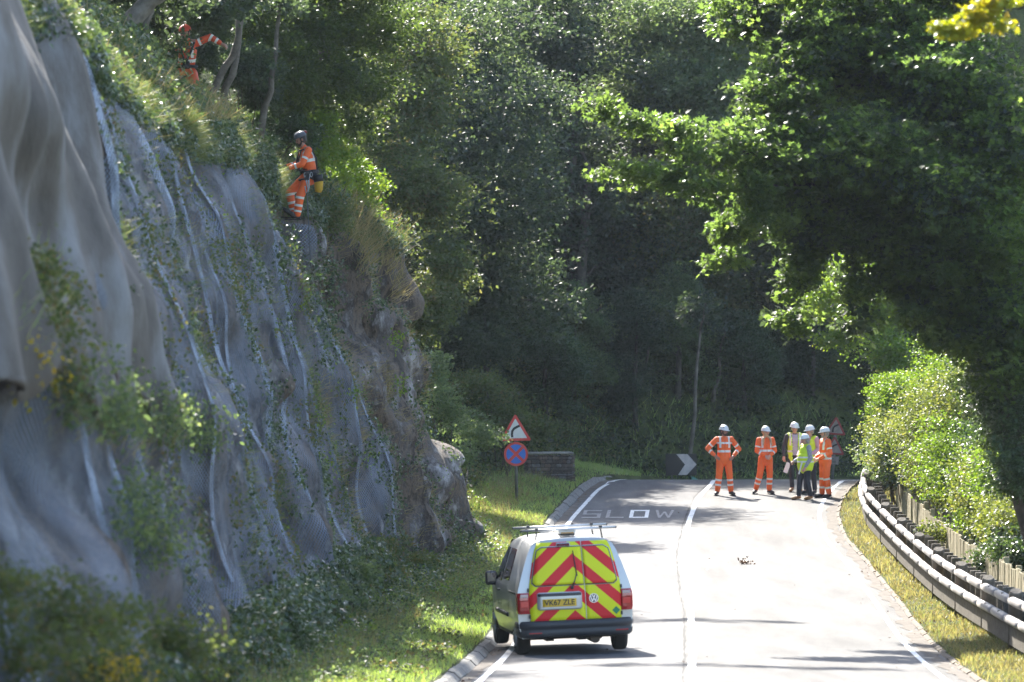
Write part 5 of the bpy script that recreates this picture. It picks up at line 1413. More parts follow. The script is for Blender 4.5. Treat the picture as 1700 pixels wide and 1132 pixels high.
    def rear_patch(name, xl, xr, z0, z1, out, matl, nx=10, nz=12, parent=root, thick=.012, corner=0.0):
        """xl, xr functions of z"""
        vs = []; 
        for j in range(nz + 1):
            z = z0 + (z1 - z0) * j / nz
            cz = 0
            if corner:
                dz = min(z - z0, z1 - z); cz = corner - math.sqrt(max(0, corner ** 2 - max(0, corner - dz) ** 2)) if dz < corner else 0
            a, b_ = xl(z) + (cz if getattr(xl, 'rc', 1) else 0), xr(z) - (cz if getattr(xr, 'rc', 1) else 0)
            for i in range(nx + 1):
                x = a + (b_ - a) * i / nx; vs.append(rear(x, z, out))
        nf = len(vs); vs += [(v[0], v[1] + thick, v[2]) for v in vs]
        fs = []; w = nx + 1
        for j in range(nz):
            for i in range(nx):
                q = (j * w + i, j * w + i + 1, (j + 1) * w + i + 1, (j + 1) * w + i); fs.append(q); fs.append(tuple(nf + t for t in q[::-1]))
        edge = [i for i in range(w)] + [j * w + nx for j in range(1, nz + 1)] + [nz * w + i for i in range(nx - 1, -1, -1)] + [j * w for j in range(nz - 1, 0, -1)]
        for a, b_ in zip(edge, edge[1:] + edge[:1]): fs.append((b_, a, a + nf, b_ + nf))
        return MB().add(vs, fs, True).build(name, matl, parent)
    de = lambda z: float(np.interp(z, [.5, .95, 1.05, 1.2, 1.4, 1.6, 1.71, 1.76], [.70, .715, .71, .685, .645, .60, .565, .53]))
    seam = lambda z: .165 - .02 * (z - .5)
    # silver door shells, film on them, glass above
    dl = rear_patch('rear_door', lambda z: -de(z), lambda z: seam(z) - .006, .50, 1.745, .016, film)
    dr_ = rear_patch('rear_door', lambda z: seam(z) + .006, lambda z: de(z) + .01, .50, 1.745, .016, film)
    we = lambda z: de(z) - .035
    def sw(f, rc): f.rc = rc; return f
    for (a, b_, pz) in ((sw(lambda z: -we(z), 1), sw(lambda z: seam(z) - .012, 0), dl), (sw(lambda z: seam(z) + .012, 0), sw(lambda z: we(z), 1), dr_)):
        rear_patch('window_trim', sw(lambda z, a=a: a(z) - (.014 if a.rc else 0), a.rc), sw(lambda z, b_=b_: b_(z) + (.014 if b_.rc else 0), b_.rc), 1.075, 1.685, .020, paint, parent=pz, thick=.006, corner=.07)
        rear_patch('window_seal', sw(lambda z, a=a: a(z) - (.004 if a.rc else 0), a.rc), sw(lambda z, b_=b_: b_(z) + (.006 if b_.rc else .006), b_.rc), 1.085, 1.675, .024, plastic, parent=pz, thick=.006, corner=.065)
        rear_patch('window', sw(lambda z, a=a: a(z) + (.006 if a.rc else .0), a.rc), sw(lambda z, b_=b_: b_(z) - (.006 if b_.rc else 0), b_.rc), 1.096, 1.664, .030, film, parent=pz, thick=.006, corner=.058)
    # side of the door frame film strips outside the glass are part of the door; silver gap below roof
    rear_patch('door_gap', lambda z: seam(z) - .004, lambda z: seam(z) + .004, .51, 1.745, .0175, white, nx=1, thick=.004)
    # number plate housing
    rear_patch('plate_housing', lambda z: -.595, lambda z: .098, .715, .985, .045, paint, parent=dl, thick=.03, corner=.03)
    rear_patch('handle_bar', lambda z: -.585, lambda z: .088, .925, .970, .062, plastic, parent=dl, thick=.02, corner=.015)
    rear_patch('number_plate', lambda z: -.515, lambda z: .01, .762, .88, .052, mat('plate_yellow', (.72, .46, .03), .4), parent=dl, thick=.006)
    def text(s, size, x, z, y, matl, parent, name, sx=1.0):
        cu = bpy.data.curves.new(name, 'FONT'); cu.body = s; cu.size = size; cu.align_x = 'CENTER'; cu.align_y = 'CENTER'; cu.extrude = .0015; cu.offset = .0022
        to = bpy.data.objects.new('tmp', cu); COL.objects.link(to); dg = bpy.context.evaluated_depsgraph_get(); dg.update()
        me = bpy.data.meshes.new_from_object(to.evaluated_get(dg)); bpy.data.objects.remove(to)
        o = link(name, me, matl, parent); me.materials.clear(); me.materials.append(matl)
        o.location = (x, y, z); o.rotation_euler = (R(90), 0, 0); o.scale = (sx, 1, 1); return o
    text('VK67 ZLE', .115, -.2525, .822, rear(-.25, .82, .0555)[1], M_black, dl, 'plate_lettering', .98)
    # round badge: ring, V over W
    bx, bz, br = .285, .868, .073; by = rear(bx, bz, .026)[1]
    MB().prism(circ(br, 32, bx, bz), by, by + .012).build('badge_disc', mat('badge_blue', (.02, .03, .07), .4), dr_)
    ring = MB(); N = 32
    vs = []
    for k in range(N):
        a = 2 * math.pi * k / N
        for rr, yy in ((br, by - .004), (br * .84, by - .004), (br * .84, by + .002), (br, by + .002)): vs.append((bx + rr * math.cos(a), yy, bz + rr * math.sin(a)))
    ring.add(vs, [(4 * k + j, 4 * k + (j + 1) % 4, 4 * ((k + 1) % N) + (j + 1) % 4, 4 * ((k + 1) % N) + j) for k in range(N) for j in range(4)]).build('badge_ring', chrome, dr_)
    lt = MB()
    for pl in ([(-.30, .72), (0, .08), (.30, .72)], [(-.70, .50), (-.34, -.66), (0, .0), (.34, -.66), (.70, .50)]):
        for a, b_ in zip(pl[:-1], pl[1:]):
            q = thick_line([(bx + a[0] * br, bz + a[1] * br), (bx + b_[0] * br, bz + b_[1] * br)], br * .22); lt.prism(q, by - .009, by - .001)
    lt.build('badge_letters', chrome, dr_)
    dx, dz = .63, .665; q = .062; dy = rear(dx, dz, .02)[1]
    MB().prism([(dx - q, dz), (dx, dz - q), (dx + q, dz), (dx, dz + q)], dy - .002, dy + .004).build('green_diamond_sticker', mat('sticker_green', (.015, .22, .10), .4), dr_)
    # high brake lamp, wiper
    rear_patch('brake_lamp_housing', lambda z: -.245, lambda z: -.03, 1.675, 1.735, .028, paint, parent=dl, thick=.012, corner=.02)
    rear_patch('high_brake_lamp', lambda z: -.235, lambda z: -.04, 1.680, 1.722, .034, mat('lamp_dark_red', (.12, .01, .015), .2), parent=dl, thick=.008)
    rl = lambda x, z, o: Vector(rear(x, z, o))
    MB().ell(rl(-.045, 1.045, .05), (.028, .03, .028)).tube([rl(-.045, 1.045, .06), rl(.0, 1.15, .06), rl(.045, 1.27, .05)], [.012, .009, .007], 6).tube([rl(.045, 1.22, .04), rl(.02, 1.42, .04), rl(.005, 1.61, .04)], [.008, .009, .006], 6).build('wiper', plastic, dl)
    for z in (.62, 1.03, ):
        for sx in (-1, 1): MB().box(rear(sx * (de(z) + .012), z, .02), (.03, .02, .06), bev=.005).build('hinge', plastic, root)
    # tail lamps wrap round the corners
    for sx in (-1, 1):
        mb = MB(); vs = []
        zs_ = np.linspace(.665, .99, 7)
        prof_ = [(.715, -.012), (.735, -.03), (.80, -.035), (.862, -.028), (.895, .0), (.905, .06), (.905, .15), (.88, .17)]
        for z in zs_:
            e = (0.012 if z in (zs_[0], zs_[-1]) else 0); ww = halfw(z) / .895
            for x, y in prof_: vs.append((sx * (x - e) * ww, rake(z, .8) + y + e - .02, z))
        nP = len(prof_); fs = [(j * nP + i, j * nP + i + 1, (j + 1) * nP + i + 1, (j + 1) * nP + i) for j in range(6) for i in range(nP - 1)]
        fs += [tuple(range(nP)), tuple(6 * nP + i for i in range(nP))]
        tl = mb.add(vs, fs, False).build('tail_lamp', lampr, root)
        MB().box((sx * .795, rake(.93, .8) - .062, .945), (.12, .012, .045), bev=.004).build('reversing_lens', lampw, tl)
        MB().box((sx * .795, rake(.8, .8) - .06, .81), (.125, .010, .09), bev=.004).build('brake_lens', mat('lamp_bright_red', (.6, .02, .02), .15, coat=1) if sx < 0 else bpy.data.materials['lamp_bright_red'], tl)
    # bumper
    bz0, bz1 = .285, .545; vs = []; path = []
    for a in np.linspace(-1, 1, 25):
        # superellipse nose from one wheel arch to the other
        th = a * math.pi / 2; x = .905 * np.sign(math.sin(th)) * abs(math.sin(th)) ** .42; y = .40 - .47 * abs(math.cos(th)) ** .42 + 0
        path.append((x, y))
    prof_ = [(bz0, .05), (bz0 + .03, .01), (.38, .0), (.40, .012), (.43, .012), (.445, -.008), (.50, -.012), (.54, .01), (.55, .05)]
    for x, y in path:
        nx_, ny_ = (x / .905) ** 3 * .9, -1 + .0
        for z, ins in prof_: vs.append((x - np.sign(x) * ins * abs(x / .905) ** 6, y + ins * (1 - abs(x / .905) ** 6), z))
    nP = len(prof_)
    fs = [(i * nP + j, i * nP + j + 1, (i + 1) * nP + j + 1, (i + 1) * nP + j) for i in range(24) for j in range(nP - 1)]
    bp = MB().add(vs, fs, True).build('rear_bumper', plastic, root); sl = bp.modifiers.new('thickness', 'SOLIDIFY'); sl.thickness = .02
    for sx, xx in ((-1, -.645), (1, .70)):
        MB().box((xx, -.045 if sx < 0 else -.038, .365), (.20, .02, .022), rot=Matrix.Rotation(R(6) * sx, 3, 'Z'), bev=.004).build('rear_reflector', lampr, bp)
    # under the tail
    MB().box((0, .45, .31), (1.45, .75, .10)).build('floor_pan', dark, root)
    MB().tube([(.30, .10, .24), (.30, .75, .24)], [.075, .075], 10).build('silencer', mat('rusty_steel', (.10, .07, .05), .7), root)
    MB().tube([(-.72, .78, .30), (0, .78, .27), (.72, .78, .30)], [.035, .04, .035], 8).build('axle', dark, root)
    for x in (-.4, .1): MB().box((x, .3, .25), (.12, .3, .05)).build('bracket', dark, root)
    MB().box((0, 2.2, .29), (1.5, 3.4, .12)).build('underbody', dark, root)
    # --- wheels
    def wheel(x, y, sx):
        wr = bpy.data.objects.new('wheel', None); COL.objects.link(wr); wr.parent = root; wr.location = (x, y, .318)
        prof2 = [(.0, .20), (.0, .285), (.025, .312), (.06, .318), (.14, .318), (.18, .310), (.205, .285), (.205, .20)]
        vs = []; N = 36
        for k in range(N):
            a = 2 * math.pi * k / N
            for u, r_ in prof2: vs.append((-sx * (u - .0), r_ * math.cos(a), r_ * math.sin(a)))
        nP = len(prof2)
        MB().add(vs, [(k * nP + j, k * nP + (j + 1) % nP, ((k + 1) % N) * nP + (j + 1) % nP, ((k + 1) % N) * nP + j) for k in range(N) for j in range(nP)], True).build('tyre', rubber, wr)
        rim = MB(); rim.tube([(-sx * .03, 0, 0), (-sx * .15, 0, 0)], [.205, .205], 28)
        rim.tube([(sx * .0, 0, 0), (-sx * .03, 0, 0)], [.05, .06], 12)
        for k in range(5):
            a = 2 * math.pi * k / 5; rim.tube([(-sx * .015, 0, 0), (-sx * .02, .19 * math.cos(a), .19 * math.sin(a))], [.035, .04], 6)
        rim.build('rim', alu, wr)
    for wy in (.78, 3.46): wheel(-.865, wy, -1); wheel(.865, wy, 1)
    # --- side details
    def side(y, z, sx, out):
        T = top(y)
        if z > .95 and T > .97:
            u = (z - .95) / (T - .95); zz = .95 + u * .855
        else: zz = z
        w = halfw(min(zz, 1.8)); sq = np.interp(T, [1.0, 1.75], [.25, 1]); w = .895 + (w - .895) * sq if z > .95 else w
        return Vector((sx * (w * wsc(y) + out), y + rake(z, w) * max(0, 1 - y / .6), z))
    def side_patch(name, poly_rows, sx, out, matl, parent=root, thick=.012):
        """poly_rows: [(z, y0, y1)]"""
        vs = []; nx = 8
        for z, a, b_ in poly_rows:
            for i in range(nx + 1): vs.append(side(a + (b_ - a) * i / nx, z, sx, out))
        w = nx + 1; nf = len(vs); vs += [v - Vector((sx * thick, 0, 0)) for v in vs]; fs = []
        for j in range(len(poly_rows) - 1):
            for i in range(nx):
                q = (j * w + i, j * w + i + 1, (j + 1) * w + i + 1, (j + 1) * w + i); fs.append(q); fs.append(tuple(nf + t for t in q[::-1]))
        nz = len(poly_rows) - 1
        edge = [i for i in range(w)] + [j * w + nx for j in range(1, nz + 1)] + [nz * w + i for i in range(nx - 1, -1, -1)] + [j * w for j in range(nz - 1, 0, -1)]
        for a, b_ in zip(edge, edge[1:] + edge[:1]): fs.append((b_, a, a + nf, b_ + nf))
        return MB().add(vs, fs, True).build(name, matl, parent)
    brown = mat('brown_tinted_glass', (.06, .025, .02), .08, spec=.8)
    for sx in (-1, 1):
        side_patch('side_window', [(1.12, 1.36, 2.12), (1.3, 1.38, 2.12), (1.5, 1.41, 2.11), (1.6, 1.46, 2.08)], sx, .006, brown)
        side_patch('cab_window', [(1.08, 2.24, 3.18), (1.25, 2.24, 3.02), (1.45, 2.25, 2.85), (1.6, 2.28, 2.70)], sx, .006, glassd)
        side_patch('side_moulding', [(.565, 1.30, 2.95), (.625, 1.30, 2.95)], sx, .016, plastic, thick=.02)
        side_patch('door_rail', [(.955, .30, 1.22), (.985, .30, 1.22)], sx, .004, plastic)
        MB().box(side(2.30, .94, sx, .02), (.03, .16, .03), bev=.008).build('door_handle', plastic, root)
        for yy in (1.26, 2.18, 3.16):
            side_patch('door_seam', [(.40, yy, yy + .008), (.7, yy, yy + .008), (1.0, yy, yy + .008)], sx, .0025, dark, thick=.004)
        side_patch('sill', [(.275, 1.18, 3.06), (.33, 1.18, 3.06)], sx, .004, plastic)
        mr = MB(); c_ = side(2.98, 1.02, sx, .07)
        mr.box(c_ + Vector((0, 0, .07)), (.19, .09, .225), bev=.03)
        mm = mr.build('door_mirror', plastic, root)
        MB().box(c_ + Vector((sx * .0, -.05, .085)), (.145, .008, .15), bev=.003).build('mirror_glass', mat('mirror_glass', (.22, .23, .25), .05, metal=1) if sx < 0 else bpy.data.materials['mirror_glass'], mm)
        MB().tube([c_ + Vector((-sx * .02, .01, -.01)), side(3.0, 1.06, sx, -.01)], [.035, .045], 8).build('mirror_arm', plastic, mm)
    # fuel flap on the near side, screen and bonnet at the front
    side_patch('windscreen_pillar', [(1.2, 3.22, 3.3), (1.4, 3.0, 3.1)], -1, .003, plastic)
    vs = []
    for y, in ((2.80,), (2.95,), (3.1,), (3.25,), (3.38,)):
        T = top(y) + .008
        for x in (-.62, -.3, 0, .3, .62): vs.append((x, y, T - .02 * (x / .62) ** 2))
    MB().add(vs, [tuple(map(int, f)) for f in grid_faces(5, 5)], True).build('windscreen', glassd, root)
    # --- roof
    for y in (.50, 1.55):
        rb = MB().tube([(-.74, y, 1.925), (.74, y, 1.925)], [.020, .020], 10).build('roof_bar', alu, root)
        MB().tube([(-.75, y, 1.925), (-.738, y, 1.925)], [.021, .021], 10).tube([(.738, y, 1.925), (.75, y, 1.925)], [.021, .021], 10).build('bar_end_cap', plastic, rb)
        for x in (-.50, .50):
            MB().tube([(x * 1.04, y, 1.765), (x, y, 1.92)], [.013, .011], 8).box((x, y, 1.94), (.05, .05, .04), bev=.008).build('bar_foot', plastic, rb)
        MB().box((.2 if y > 1 else -.66, y, 1.955), (.03, .03, .02)).build('load_stop', plastic, rb)
    bc = MB().box((-.02, .62, 1.885), (.27, .22, .06), bev=.018).build('beacon', white, root)
    MB().box((-.02, .62, 1.84), (.24, .16, .04), bev=.004).build('beacon_base', plastic, bc)
    MB().box((-.02, .50, 1.868), (.20, .012, .022), bev=.004).build('beacon_lens', mat('amber_lens', (.6, .35, .15), .3), bc)
    MB().tube([(.0, 2.3, 1.80), (0, 2.1, 1.98)], [.008, .004], 6).build('aerial', plastic, root)
    return root
make_van()

# ------------------------------------------------------------------ people
M_orange = mat('hi_vis_orange', (.85, .13, .018), .6, scale=5, var=.10, bump=.35, bscale=9)
M_orange_d = mat('dark_hi_vis_orange', (.62, .075, .02), .65, scale=5, var=.18, bump=.35, bscale=9)  # darker orange; on the cliff-top worker it carries the shade of the trees
M_band = mat('reflective_tape', (.72, .70, .66), .35, scale=20, var=.06)
M_yvest = mat('hi_vis_yellow', (.62, .80, .03), .6, scale=5, var=.08, bump=.3, bscale=9)
M_navy = mat('dark_trousers', (.022, .024, .034), .8, var=.2, bump=.3, bscale=9)
M_darkj = mat('dark_jacket', (.028, .024, .034), .7, var=.2, bump=.3, bscale=9)
M_pink = mat('pink_shirt', (.55, .30, .36), .7, var=.1, bump=.3, bscale=9)
M_lilac = mat('lilac_shirt', (.42, .33, .42), .7, var=.1, bump=.3, bscale=9)
M_grey = mat('speckled_grey_blouse', (.42, .42, .46), .7, scale=45, col2=(.16, .17, .2), bump=.3, bscale=9)
M_skin = mat('skin', (.52, .27, .19), .5, var=.06, scale=8)
M_skin_t = mat('tanned_skin', (.33, .17, .12), .5, var=.06, scale=8)
M_hair_b = mat('fair_hair', (.55, .36, .20), .5, scale=30, col2=(.38, .24, .13))
M_hair_g = mat('grey_hair', (.36, .33, .31), .6, scale=30, col2=(.22, .20, .19))
M_hair_d = mat('dark_hair', (.03, .022, .018), .6)
M_helm = mat('white_hard_hat', (.74, .74, .74), .3, coat=.4)
M_helm_g = mat('grey_climbing_helmet', (.075, .08, .095), .4)
M_helm_r = mat('red_climbing_helmet', (.55, .05, .02), .4)
M_tan = mat('tan_leather', (.36, .17, .06), .7, var=.2)
M_blk = mat('black_leather', (.02, .018, .018), .6)
M_harn = mat('black_webbing', (.016, .016, .018), .75)
M_paper = mat('white_paper', (.75, .75, .76), .7)
M_eye = mat('eye_dark', (.02, .015, .012), .2)
M_lip = mat('lips', (.36, .12, .10), .5)
M_ybag = mat('yellow_rope_bag', (.55, .33, .02), .6, var=.15, bump=.3)
M_rope = mat('climbing_rope', (.10, .11, .12), .8)

def cone_cap(mb, a, b, ra, rb, n=14, sx=1.0, sy=1.0):
    """capsule-like limb with an elliptical section (sx across, sy front to back)"""
    a, b = Vector(a), Vector(b); d = b - a; L = d.length
    if L < 1e-5: d = Vector((0, 0, 1)); L = 1e-5
    z = d / L; x = Vector((1, 0, 0)); x = (x - z * x.dot(z)); x = x.normalized() if x.length > .1 else Vector((0, 1, 0)).cross(z).normalized()
    y = z.cross(x); rows = []
    for t in np.linspace(-math.pi / 2, 0, 4): rows.append((ra * math.cos(t), ra * math.sin(t)))
    for t in np.linspace(.2, .8, 3): rows.append((ra + (rb - ra) * t, L * t))
    for t in np.linspace(0, math.pi / 2, 4): rows.append((rb * math.cos(t), L + rb * math.sin(t)))
    vs = []
    for r, h in rows:
        r = max(r, 1e-4)
        for k in range(n):
            an = 2 * math.pi * k / n; vs.append(a + z * h + x * (r * sx * math.cos(an)) + y * (r * sy * math.sin(an)))
    m = len(rows)
    fs = [(i * n + k, i * n + (k + 1) % n, (i + 1) * n + (k + 1) % n, (i + 1) * n + k) for i in range(m - 1) for k in range(n)]
    fs += [tuple(range(n))[::-1], tuple((m - 1) * n + k for k in range(n))]
    mb.add(vs, fs, True)

def fuse(mb, name, matl, parent, voxel=.011, ratio=.4, wrinkle=0.0, seed=0):
    """weld overlapping shapes into one continuous skin"""
    me = bpy.data.meshes.new(name); me.from_pydata([tuple(v) for v in mb.v], [], mb.f)
    o = bpy.data.objects.new('tmp', me); COL.objects.link(o)
    md = o.modifiers.new('r', 'REMESH'); md.mode = 'VOXEL'; md.voxel_size = voxel
    sm = o.modifiers.new('s', 'SMOOTH'); sm.iterations = 3; sm.factor = .5
    dc = o.modifiers.new('d', 'DECIMATE'); dc.ratio = ratio
    dg = bpy.context.evaluated_depsgraph_get(); dg.update()
    nm = bpy.data.meshes.new_from_object(o.evaluated_get(dg)); bpy.data.objects.remove(o); bpy.data.meshes.remove(me)
    nm.name = name
    if wrinkle:
        n = len(nm.vertices); co = np.empty(n * 3, np.float32); no = np.empty(n * 3, np.float32)
        nm.vertices.foreach_get('co', co); nm.vertices.foreach_get('normal', no); co = co.reshape(-1, 3); no = no.reshape(-1, 3)
        q = fbm(co[:, 0] * 9, co[:, 1] * 9, co[:, 2] * 14, 2, 300 + seed); co += no * (q * wrinkle)[:, None]
        nm.vertices.foreach_set('co', co.ravel())
    nm.polygons.foreach_set('use_smooth', np.ones(len(nm.polygons), bool))
    return link(name, nm, matl, parent)

def band(garment, a, b, t0, t1, rmax, parent, out=.004, matl=None, name='reflective_band', horiz=False):
    """a strip of tape: the slice of the garment between t0 and t1 along a->b, lifted off the cloth"""
    a, b = Vector(a), Vector(b); d = b - a; L = d.length; z = d / L
    bm = bmesh.new(); bm.from_mesh(garment.data)
    kill = []
    for f in bm.faces:
        c = f.calc_center_median() - a; h = c.dot(z)
        if h < t0 * L - .06 or h > t1 * L + .06 or (c - z * h).length > rmax: kill.append(f)
    bmesh.ops.delete(bm, geom=kill, context='FACES')
    if len(bm.faces):
        g_ = bm.verts[:] + bm.edges[:] + bm.faces[:]
        bmesh.ops.bisect_plane(bm, geom=g_, plane_co=a + z * (t0 * L), plane_no=-z, clear_outer=True)
        g_ = bm.verts[:] + bm.edges[:] + bm.faces[:]
        bmesh.ops.bisect_plane(bm, geom=g_, plane_co=a + z * (t1 * L), plane_no=z, clear_outer=True)
    if not len(bm.faces): bm.free(); return None
    bm.normal_update()
    for v in bm.verts: v.co += v.normal * out
    me = bpy.data.meshes.new(name); bm.to_mesh(me); bm.free()
    me.materials.clear()
    return link(name, me, matl or M_band, parent)

def vband(garment, x0, x1, z0, z1, parent, front=None, name='reflective_band', matl=None, yaw=0, lean=0.0):
    """vertical tape on a torso: slice between x0 and x1"""
    bm = bmesh.new(); bm.from_mesh(garment.data)
    for co, no in (((0, 0, z0), (0, 0, -1)), ((0, 0, z1), (0, 0, 1)), ((x0, 0, z0), (-1, 0, -lean)), ((x1, 0, z0), (1, 0, lean))):
        bmesh.ops.bisect_plane(bm, geom=bm.verts[:] + bm.edges[:] + bm.faces[:], plane_co=co, plane_no=no, clear_outer=True)
        if not len(bm.faces): bm.free(); return None
    if front is not None:
        kill = [f for f in bm.faces if (f.calc_center_median().y > 0) == front]; bmesh.ops.delete(bm, geom=kill, context='FACES')
    if not len(bm.faces): bm.free(); return None
    bm.normal_update()
    for v in bm.verts: v.co += v.normal * .0045
    me = bpy.data.meshes.new(name); bm.to_mesh(me); bm.free(); me.materials.clear()
    return link(name, me, matl or M_band, parent)

def hand_shapes(mb, wrist, elbow, s=1.0, curl=.5, side=1, palm_n=None):
    """palm and five fingers that continue the forearm"""
    w, e = Vector(wrist), Vector(elbow); d = (w - e).normalized()
    n_ = Vector(palm_n) if palm_n is not None else Vector((0, 1, 0)); n_ = (n_ - d * n_.dot(d)).normalized(); x = d.cross(n_).normalized() * side
    cone_cap(mb, w - d * .02, w + d * .075 * s, .027 * s, .036 * s, 10, 1, 1)
    pc = w + d * .05 * s
    for k in range(3): cone_cap(mb, pc + x * (.022 * (k - 1)) * s, pc + x * (.024 * (k - 1)) * s + d * .04 * s, .017 * s, .016 * s, 8)
    for k, L in enumerate((.062, .072, .068, .052)):
        b0 = pc + d * .045 * s + x * (-.030 + .020 * k) * s
        b1 = b0 + (d * math.cos(curl * .6) + n_ * math.sin(curl * .6)) * L * .5 * s
        b2 = b1 + (d * math.cos(curl * 1.6) + n_ * math.sin(curl * 1.6)) * L * .5 * s
        cone_cap(mb, b0, b1, .0105 * s, .0098 * s, 8); cone_cap(mb, b1, b2, .0095 * s, .0085 * s, 8)
    t0 = w + d * .015 * s - x * .024 * s; t1 = t0 + (d * .7 - x * .65 + n_ * .25).normalized() * .045 * s; t2 = t1 + (d * .95 - x * .15 + n_ * .3).normalized() * .032 * s
    cone_cap(mb, t0, t1, .013 * s, .0115 * s, 8); cone_cap(mb, t1, t2, .011 * s, .0095 * s, 8)

def person(label, loc, yaw, J, outfit, H=1.0, tilt=(0, 0)):
    """J: joints in local metres, facing -Y; sides 'a' (picture left when facing the camera) and 'b'"""
    root = empty('person', loc, yaw); root.rotation_euler = (tilt[0], tilt[1], yaw); root.scale = (H, H, H)
    tag(root, label, 'person')
    D = dict(pelvis=(0, 0, .95), belly=(0, 0, 1.10), chest=(0, 0, 1.30), neck=(0, .0, 1.47), head=(0, -.015, 1.61),
             sh_a=(-.185, 0, 1.415), sh_b=(.185, 0, 1.415), el_a=(-.25, .02, 1.14), el_b=(.25, .02, 1.14), wr_a=(-.26, -.06, .90), wr_b=(.26, -.06, .90),
             hip_a=(-.09, 0, .92), hip_b=(.09, 0, .92), kn_a=(-.11, -.02, .50), kn_b=(.11, -.02, .50), an_a=(-.13, .02, .09), an_b=(.13, .02, .09),
             toe_a=(-.16, -.15, .03), toe_b=(.16, -.15, .03), look=(0, -1, 0), headtilt=0.0, palm_a=(.6, .8, 0), palm_b=(-.6, .8, 0), curl=.5)
    D.update(J); V = {k: (Vector(v) if isinstance(v, tuple) and len(v) == 3 else v) for k, v in D.items()}
    O = outfit; fat = O.get('fat', 1.0); skin = O.get('skin', M_skin)
    up = (V['chest'] - V['pelvis']).normalized()
    # body
    b = MB()
    cone_cap(b, V['pelvis'], V['belly'], .125 * fat, .115 * fat, sy=.8); cone_cap(b, V['belly'], V['chest'], .115 * fat, .14, sy=.78)
    cone_cap(b, V['chest'], V['neck'] - up * .06, .13, .075, sy=.75); cone_cap(b, V['sh_a'].lerp(V['neck'], .3), V['sh_b'].lerp(V['neck'], .3), .06, .06)
    hd = V['head']; cone_cap(b, V['neck'] - up * .06, hd - up * .04, .056, .052)
    lk = Vector(V['look']).normalized(); sidev = lk.cross(Vector((0, 0, 1))).normalized(); upv = sidev.cross(lk)
    Rm = Matrix((sidev, -lk, upv)).transposed()                      # local head frame: x side, -y face, z up
    hp = lambda x, y, z: hd + Rm @ Vector((x, y, z))
    b.ell(hp(0, .01, .03), (.077, .095, .10), Rm, 16, 12); b.ell(hp(0, -.035, -.045), (.056, .058, .062), Rm, 14, 10)
    b.ell(hp(0, -.055, -.085), (.028, .026, .022), Rm, 10, 8)                       # chin
    cone_cap(b, hp(0, -.085, .028), hp(0, -.104, -.012), .009, .014, 8)             # nose
    b.ell(hp(0, -.080, .042), (.052, .016, .012), Rm, 10, 6)                        # brow
    for sx in (-1, 1):
        b.ell(hp(sx * .079, .012, .0), (.012, .020, .032), Rm, 8, 6); b.ell(hp(sx * .035, -.068, -.01), (.022, .018, .018), Rm, 8, 6)
    for q in 'ab':
        cone_cap(b, V['sh_' + q], V['el_' + q], .048, .040); cone_cap(b, V['el_' + q], V['wr_' + q], .041, .027)
        hand_shapes(b, V['wr_' + q], V['el_' + q], 1.0, V['curl'], 1 if q == 'a' else -1, V['palm_' + q])
        cone_cap(b, V['hip_' + q], V['kn_' + q], .078, .052); cone_cap(b, V['kn_' + q], V['an_' + q], .054, .036)
        cone_cap(b, V['an_' + q], V['an_' + q].lerp(V['toe_' + q], .7) - Vector((0, 0, .01)), .036, .03)
    body = fuse(b, 'body', skin, root, .0075, .45)
    for sx in (-1, 1): MB().ell(hp(sx * .031, -.083, .012), (.011, .006, .006), Rm, 8, 6).build('eye', M_eye, root)
    MB().ell(hp(0, -.094, -.045), (.022, .006, .006), Rm, 8, 6).build('mouth', M_lip, root)
    # trousers
    tb = O.get('baggy', 1.25); t = MB()
    cone_cap(t, V['pelvis'] + up * .04, V['pelvis'] - up * .04, .150 * fat, .150 * fat, sy=.84)
    for q in 'ab':
        h_, k_, a_ = V['hip_' + q], V['kn_' + q], V['an_' + q]
        cone_cap(t, h_, k_, .098 * (.7 + .3 * tb) * (.5 + .5 * fat), .066 * tb); cone_cap(t, k_, k_.lerp(a_, .92), .066 * tb, .056 * tb)
    tro = fuse(t, 'trousers', O['trousers'], root, .012, .35, .006, 1)
    for (u0, u1, seg) in O.get('leg_bands', []):
        for q in 'ab':
            p0, p1 = (V['hip_' + q], V['kn_' + q]) if seg == 'u' else (V['kn_' + q], V['an_' + q])
            band(tro, p0, p1, u0, u1, .13, tro)
    # boots
    for q in 'ab':
        a_, to = V['an_' + q], V['toe_' + q]; f = (to - a_); bo = MB()
        heel = a_ - Vector((f.x, f.y, 0)).normalized() * .035 - Vector((0, 0, .035)) if abs(f.z) < .12 else a_ - f.normalized() * .02
        cone_cap(bo, a_ + (V['kn_' + q] - a_).normalized() * .10, a_ - Vector((0, 0, .01)), .050, .048); cone_cap(bo, heel, a_.lerp(to, .55) - Vector((0, 0, .012)), .042, .047); cone_cap(bo, a_.lerp(to, .5) - Vector((0, 0, .012)), to, .046, .036)
        o = fuse(bo, 'boot', O['boots'], root, .011, .5)
        if abs(f.z) < .12:
            sl = MB(); d2 = Vector((f.x, f.y, 0)).normalized(); rz = math.atan2(d2.y, d2.x)
            c_ = (heel + to) / 2; sl.box((c_.x, c_.y, min(heel.z, to.z) - .040), ((to - heel).length + .07, .085, .022), Matrix.Rotation(rz, 3, 'Z'), bev=.01); sl.build('sole', M_blk, o)
    # jacket or shirt
    jw = O.get('jw', 1.0); j = MB(); hem = V['pelvis'] + up * O.get('hem', -.06)
    cone_cap(j, hem, V['belly'], .158 * fat * jw, .150 * fat * jw, sy=.86); cone_cap(j, V['belly'], V['chest'], .150 * fat * jw, .168 * jw, sy=.80)
    cone_cap(j, V['chest'], V['neck'] - up * .05, .165 * jw, .085, sy=.78); cone_cap(j, V['sh_a'], V['sh_b'], .068 * jw, .068 * jw)
